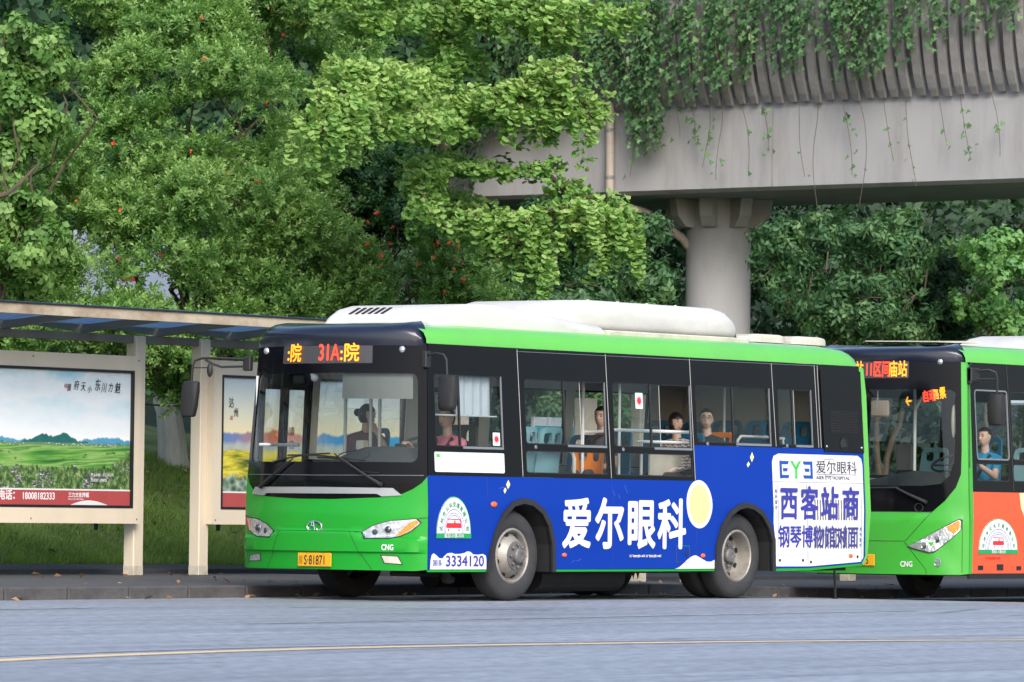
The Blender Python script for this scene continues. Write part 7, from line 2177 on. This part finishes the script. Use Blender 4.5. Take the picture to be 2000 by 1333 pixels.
tree("undergrowth_bush", "low dark bushes seen through the rear windows of the blue-wrapped bus", (24.0, 13.8), CL['in_window'], T_BROAD, L_BROAD, 38, 32, 4, 0.05, cat="bush", base=0.42, upb=0.2)

# a thin veil of outer twigs over the open middle of the bushy tree
crown("outer_twigs", [(7.6, 10.0, 4.05, 0.55, 0.30), (8.3, 10.1, 3.85, 0.55, 0.28), (8.9, 10.3, 4.1, 0.5, 0.25), (7.0, 10.2, 3.85, 0.45, 0.25)], T_POM, L_POM, 26, 61, tr_b, hole=-0.6, org=tuple(tr_b.location), base=0.5)

# red blossoms, one object each
fm = MB()
for k in range(5):
    a = 2 * PI * k / 5
    fm.add([(0, 0, 0), (0.030 * math.cos(a - 0.5), 0.030 * math.sin(a - 0.5), 0.035), (0.042 * math.cos(a), 0.042 * math.sin(a), 0.052), (0.030 * math.cos(a + 0.5), 0.030 * math.sin(a + 0.5), 0.035)], [(0, 1, 2, 3)])
fm.lathe([(0.004, -0.035), (0.014, -0.02), (0.018, 0.0), (0.016, 0.02)], (0, 0, 0), 'Z', 7)
fl_me = fm.mesh("flower", M_FLOW)
rs = np.random.RandomState(44)
def flowers(root, clumps, n, toward=(-0.8, -0.6, 0.25)):
    o = Vector(root.location)
    for i in range(n):
        c = clumps[rs.randint(len(clumps))]
        d = np.array(toward) + rs.normal(size=3) * 0.55; d /= np.linalg.norm(d)
        p = np.array(c[:3]) + d * np.array([c[3], c[3], c[4]]) * rs.uniform(0.95, 1.15)
        f = link("flower", fl_me, root)
        f.location = Vector(p) - o
        f.rotation_euler = (rs.uniform(-1, 1), rs.uniform(-1.4, 0.2), rs.uniform(0, 6))
        k = rs.uniform(0.5, 0.95); f.scale = (k, k, k)
flowers(tr_a, CL['pom_a'][:11], 11); flowers(tr_b, CL['pom_b'][:11], 4); flowers(tr_c, CL['pom_c'][:5], 26)

# ---------------------------------------------------------------- the ginkgo
G = {
    'g1': [(11.74, 8.93, 5.83), (9.97, 7.87, 6.13), (7.63, 6.6, 6.1), (6.44, 6.2, 5.96), (5.76, 6.0, 5.69), (5.46, 5.9, 5.31)],
    'g2': [(12.43, 9.47, 6.29), (8.96, 7.33, 6.29), (6.98, 6.4, 6.16), (6.14, 6.2, 6.15), (6.05, 6.2, 6.18)],
    'g3': [(9.97, 7.87, 6.13), (7.94, 6.6, 5.68), (7.03, 6.2, 5.58), (6.62, 6.1, 5.45)],
    'g3b': [(11.32, 8.67, 6.06), (9.49, 7.33, 5.84), (8.7, 6.8, 5.7), (8.3, 6.5, 5.6)],
    'g4': [(11.8, 8.93, 5.83), (10.33, 7.33, 6.09), (9.96, 6.5, 6.23), (10.31, 6.2, 6.24), (10.68, 6.0, 6.07), (10.88, 5.9, 5.82)],
    'g5': [(9.96, 6.5, 6.23), (10.09, 6.2, 6.32), (10.25, 6.0, 6.39), (10.48, 5.9, 6.5)],
    'g6': [(10.33, 7.33, 6.09), (9.86, 6.5, 5.91), (10.1, 6.2, 5.81), (10.5, 6.1, 5.81)],
    'g7': [(11.75, 8.93, 5.36), (10.24, 7.33, 5.22), (9.99, 6.5, 5.12), (10.36, 6.3, 5.16), (10.54, 6.2, 5.27)],
    'g8': [(11.42, 8.67, 5.0), (10.01, 7.07, 4.63), (9.84, 6.3, 4.53), (10.17, 6.0, 4.67), (10.54, 5.8, 4.75), (10.92, 5.6, 4.51), (11.12, 5.5, 4.19)],
    'g9': [(10.36, 6.3, 5.16), (10.63, 6.1, 4.95), (11.01, 5.9, 4.81), (11.28, 5.7, 4.62)],
    'g10': [(10.01, 7.07, 4.63), (9.76, 6.4, 4.34), (10.03, 6.2, 4.16), (10.11, 6.1, 3.91)],
    'g11': [(11.75, 8.93, 5.56), (10.03, 7.87, 5.29), (9.2, 7.33, 5.03), (8.96, 7.07, 4.7), (8.83, 6.8, 4.43)],
    'g12': [(13.07, 10.0, 7.45), (10.3, 8.4, 7.31), (8.33, 7.33, 7.06), (7.27, 6.8, 6.82)],
    'g13': [(13.07, 10.0, 7.58), (11.7, 8.4, 7.43), (11.05, 7.33, 7.22), (10.86, 6.7, 7.11), (11.27, 6.6, 6.95)],
    'g14': [(13.1, 10.0, 7.93), (11.32, 7.87, 7.53), (10.93, 6.6, 7.37), (11.4, 6.3, 7.27), (11.79, 6.1, 7.23)],
    'g15': [(13.07, 10.0, 7.31), (11.86, 8.93, 6.97), (11.38, 8.4, 6.77), (10.62, 8.13, 6.51)],
    'g16': [(13.06, 10.0, 8.13), (8.53, 7.33, 7.45), (6.52, 6.6, 7.12)],
}
# hanging leaf curtains below a limb: how far down (m) at its start and its end, tone
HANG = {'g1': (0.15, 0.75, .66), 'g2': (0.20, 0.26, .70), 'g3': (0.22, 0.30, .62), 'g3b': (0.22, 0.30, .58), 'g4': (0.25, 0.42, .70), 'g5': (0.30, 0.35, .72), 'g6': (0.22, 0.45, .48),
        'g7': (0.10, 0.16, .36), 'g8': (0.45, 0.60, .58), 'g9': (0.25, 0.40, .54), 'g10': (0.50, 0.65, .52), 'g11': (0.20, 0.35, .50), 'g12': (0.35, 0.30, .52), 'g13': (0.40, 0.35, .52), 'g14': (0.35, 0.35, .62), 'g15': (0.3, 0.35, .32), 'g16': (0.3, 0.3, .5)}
TRK = [(13.6, 10.0, 0.5), (13.5, 10.0, 2.15), (13.31, 10.0, 3.37), (13.2, 10.0, 4.46), (13.14, 10.0, 5.48), (13.09, 10.0, 6.49), (13.07, 10.0, 7.31), (13.08, 10.0, 8.98)]
gk = empty("ginkgo_tree", TRK[0]); tag(gk, "yellow-green ginkgo with fan leaves drooping over the bus roof in front of the viaduct", "tree")
go = Vector(TRK[0])
mb = MB().tube([Vector(p) - go for p in TRK], [0.13, 0.115, 0.105, 0.095, 0.085, 0.075, 0.065, 0.05], 12)
trunk_o = mb.build("trunk", M_BARK, gk, True)
def along(pts, t):
    L_ = [0]
    for a, b in zip(pts, pts[1:]): L_.append(L_[-1] + (Vector(b) - Vector(a)).length)
    d = t * L_[-1]
    for i in range(len(pts) - 1):
        if d <= L_[i + 1] + 1e-9:
            return Vector(pts[i]).lerp(Vector(pts[i + 1]), (d - L_[i]) / max(1e-6, L_[i + 1] - L_[i]))
    return Vector(pts[-1])
# one fan leaf: notched, slightly cupped
def fan(r_, cup):
    vs = [(0, 0, 0)]
    for k, (a, q) in enumerate(((-62, 0.86), (-30, 1.0), (0, 0.84), (30, 1.0), (62, 0.86))):
        vs.append((math.sin(R(a)) * r_ * q, math.cos(R(a)) * r_ * q, cup * r_ * (abs(a) / 62.0) ** 2))
    return np.array(vs), np.array([(0, 1, 2, 3), (0, 3, 4, 5)])
FANV, FANF = fan(0.068, 0.25)
rs = np.random.RandomState(77)
LP, LD, LU, LT = [], [], [], []
mb = MB()
for k, pts in G.items():
    h0, h1, tone = HANG[k]
    n = len(pts)
    mb.tube([Vector(p) - go for p in pts], [0.035 - 0.027 * i / (n - 1) for i in range(n)], 6)
    Ltot = sum((Vector(b) - Vector(a)).length for a, b in zip(pts, pts[1:]))
    ns = int(Ltot * 30) + 6
    for s in range(ns):
        t = 0.10 + 0.90 * rs.rand() ** 0.8
        p = along(pts, t) + Vector((rs.normal() * 0.16, rs.normal() * 0.16, abs(rs.normal()) * 0.07))
        hang = (h0 + (h1 - h0) * t) * rs.uniform(0.25, 1.15)
        dx, dy = rs.normal() * 0.10, rs.normal() * 0.10
        q0 = Vector(p)
        nw_ = max(2, int(hang / 0.056))
        tb = tone + rs.normal() * 0.13
        end = None
        for w in range(nw_):
            f = w / nw_
            c = q0 + Vector((dx * f, dy * f, -hang * f))
            end = c
            for _ in range(rs.randint(4, 7)):
                az = rs.uniform(0, 2 * PI)
                out = np.array([math.cos(az), math.sin(az), rs.uniform(-0.75, -0.05)])
                out /= np.linalg.norm(out)
                LP.append(np.array(c) + out * 0.035); LU.append(out)
                nrm = np.array([rs.normal() * 0.55, rs.normal() * 0.55 - 0.25, 1.0]) + np.array([math.cos(az), math.sin(az), 0]) * 0.55
                LD.append(nrm)
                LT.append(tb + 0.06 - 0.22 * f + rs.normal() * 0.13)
        if s % 4 == 0 and end is not None:
            mb.tube([q0 - go, q0.lerp(end, 0.5) - go, end - go], [0.006, 0.005, 0.003], 4)
mb.build("branch", M_BARK, trunk_o, True)
LP, LD, LU, LT = map(np.array, (LP, LD, LU, LT))
Z = LD / np.linalg.norm(LD, axis=1)[:, None]
Yv = LU - Z * (LU * Z).sum(1)[:, None]; Yv /= np.linalg.norm(Yv, axis=1)[:, None]
Xv = np.cross(Yv, Z)
MM = np.stack([Xv, Yv, Z], axis=2)
SS = rs.uniform(0.72, 1.2, len(LP))
# the leaves that hang nearest the road and show largest are objects of their own
order = np.argsort(LP[:, 0] * 0.8 + LP[:, 1] * 0.6)
solo = order[:290]
rest = order[290:]
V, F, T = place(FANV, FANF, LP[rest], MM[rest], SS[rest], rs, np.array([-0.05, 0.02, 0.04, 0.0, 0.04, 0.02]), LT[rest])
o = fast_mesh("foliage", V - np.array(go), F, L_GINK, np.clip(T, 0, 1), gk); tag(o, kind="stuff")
bins = []
for b in range(5):
    me_o = fast_mesh("leaf", FANV, FANF, L_GINK, np.clip(np.array([-0.05, 0.02, 0.04, 0.0, 0.04, 0.02]) + 0.25 + 0.13 * b, 0, 1))
    bins.append(me_o.data); bpy.data.objects.remove(me_o)
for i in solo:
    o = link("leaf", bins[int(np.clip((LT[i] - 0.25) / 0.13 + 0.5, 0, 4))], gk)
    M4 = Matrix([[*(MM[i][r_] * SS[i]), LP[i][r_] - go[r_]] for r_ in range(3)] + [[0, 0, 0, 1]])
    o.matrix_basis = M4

# ---------------------------------------------------------------- far wood that closes the view
def wood(name, path, z0, z1, n, seed, label, thick=2.2, base=0.5):
    rs = np.random.RandomState(seed)
    t = rs.uniform(0, 1, n)
    P = np.array([along(path, q) for q in t])
    P[:, 0] += rs.normal(size=n) * thick * 0.4; P[:, 1] += rs.normal(size=n) * thick * 0.4
    P[:, 2] = z0 + (z1 - z0) * rs.uniform(0, 1, n)
    nz = noise3(P * np.array([0.8, 0.8, 1.0]), 1.1, seed)
    P[:, :2] += np.array([-0.8, -0.6]) * (nz * 1.3)[:, None]
    D = rs.normal(size=(n, 3)) * 0.5 + np.array([-0.6, -0.45, 0.25])
    tb = base + 0.25 * nz + rs.normal(size=n) * 0.13
    VV, FF, TT, n0 = [], [], [], 0
    ch = rs.randint(0, 4, n)
    for k, (tv, tf, tt) in enumerate(T_WOOD):
        s_ = ch == k
        V, F, T = place(tv, tf, P[s_], frames(D[s_], rs), rs.uniform(0.7, 1.4, s_.sum()), rs, tt, tb[s_])
        VV.append(V); FF.append(F + n0); TT.append(T); n0 += len(V)
    o = fast_mesh(name, np.concatenate(VV), np.concatenate(FF), L_WOOD, np.clip(np.concatenate(TT), 0, 1))
    tag(o, label, kind="stuff")
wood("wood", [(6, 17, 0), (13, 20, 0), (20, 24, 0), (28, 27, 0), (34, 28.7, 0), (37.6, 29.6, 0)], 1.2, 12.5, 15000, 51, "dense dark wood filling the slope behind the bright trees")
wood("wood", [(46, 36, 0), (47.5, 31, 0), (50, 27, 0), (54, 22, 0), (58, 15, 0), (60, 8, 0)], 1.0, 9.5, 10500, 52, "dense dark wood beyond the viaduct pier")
# ================================================================ small things
M_SIGNW = mat("white_sign_board", (0.62, 0.66, 0.80), 0.5, noise=0.05, nscale=3)
sg = empty("roadside_sign", (13.65, 16.0, bank(13.65, 16.0))); tag(sg, "white sign board with red and blue lettering half hidden by the bright green leaves", "sign")
zz = sg.location.z
MB().bbox((0, 0, 4.25 - zz), (1.15, 0.04, 0.52), 0.02).build("board", M_SIGNW, sg)
for x, z, w, h in ((-0.30, 4.36, 0.30, 0.07), (-0.22, 4.10, 0.34, 0.09), (0.55, 4.46, 0.16, 0.07)):
    MB().box(x, -0.046, z - zz, x + w, -0.041, z + h - zz).build("red_stripe", M_STRED, sg)
mb = MB()
for x in (-0.9, 0.9): mb.tube([(x, 0.09, -0.2), (x, 0.09, 4.6 - zz)], 0.045, 8)
mb.build("post", M_BEAMG, sg)
# stub of a thin iron post on the road edge behind the bus
pb = empty("iron_post", (9.0, 1.0, gz(9.0))); tag(pb, "thin dark iron stub standing on the road between the two buses", "post")
MB().tube([(0, 0, 0.0), (0.004, 0, 0.15), (-0.012, 0, 0.30), (-0.016, 0, 0.36)], [0.018, 0.015, 0.014, 0.014], 8).bbox((0, 0, 0.008), (0.03, 0.03, 0.008), 0.003).build("stem", M_RUB, pb)
# bare twigs that reach out at the left
tw = empty("bare_branch", (4.3, 9.6, 4.6)); tag(tw, "bare dark branch reaching in at the left edge among the leaves", "branch")
mb = MB().tube([(-0.9, 0, -0.15), (-0.2, -0.02, 0.02), (0.05, 0.0, 0.16), (0.38, 0.0, 0.42)], [0.035, 0.03, 0.024, 0.010], 7)
mb.tube([(-0.2, -0.02, 0.02), (-0.28, 0, 0.4)], [0.014, 0.006], 6)
mb.build("stem", M_BARK, tw, True)
# route board beyond the shelter's end box
rb = empty("route_board", (11.3, 6.55, gz(11.3) + 0.15)); tag(rb, "cream route board with a white and blue timetable seen through the blue-wrapped bus's windows", "route board")
MB().bbox((0.36, 0, 1.15), (0.17, 0.06, 1.15), 0.012).build("column", M_CREAM, rb)
ttb = MB().bbox((-0.35, 0.0, 1.62), (0.42, 0.03, 0.42), 0.01).build("timetable", M_WRAPW, rb)
MB().box(-0.76, -0.036, 1.80, 0.06, -0.031, 1.93).build("blue_band", M_BAGR, ttb)
words("lettering", "23", 0.14, (-0.66, -0.036, 1.58), (1, 0, 0), (0, 0, 1), M_STRED, ttb, 0.002, 0.001)
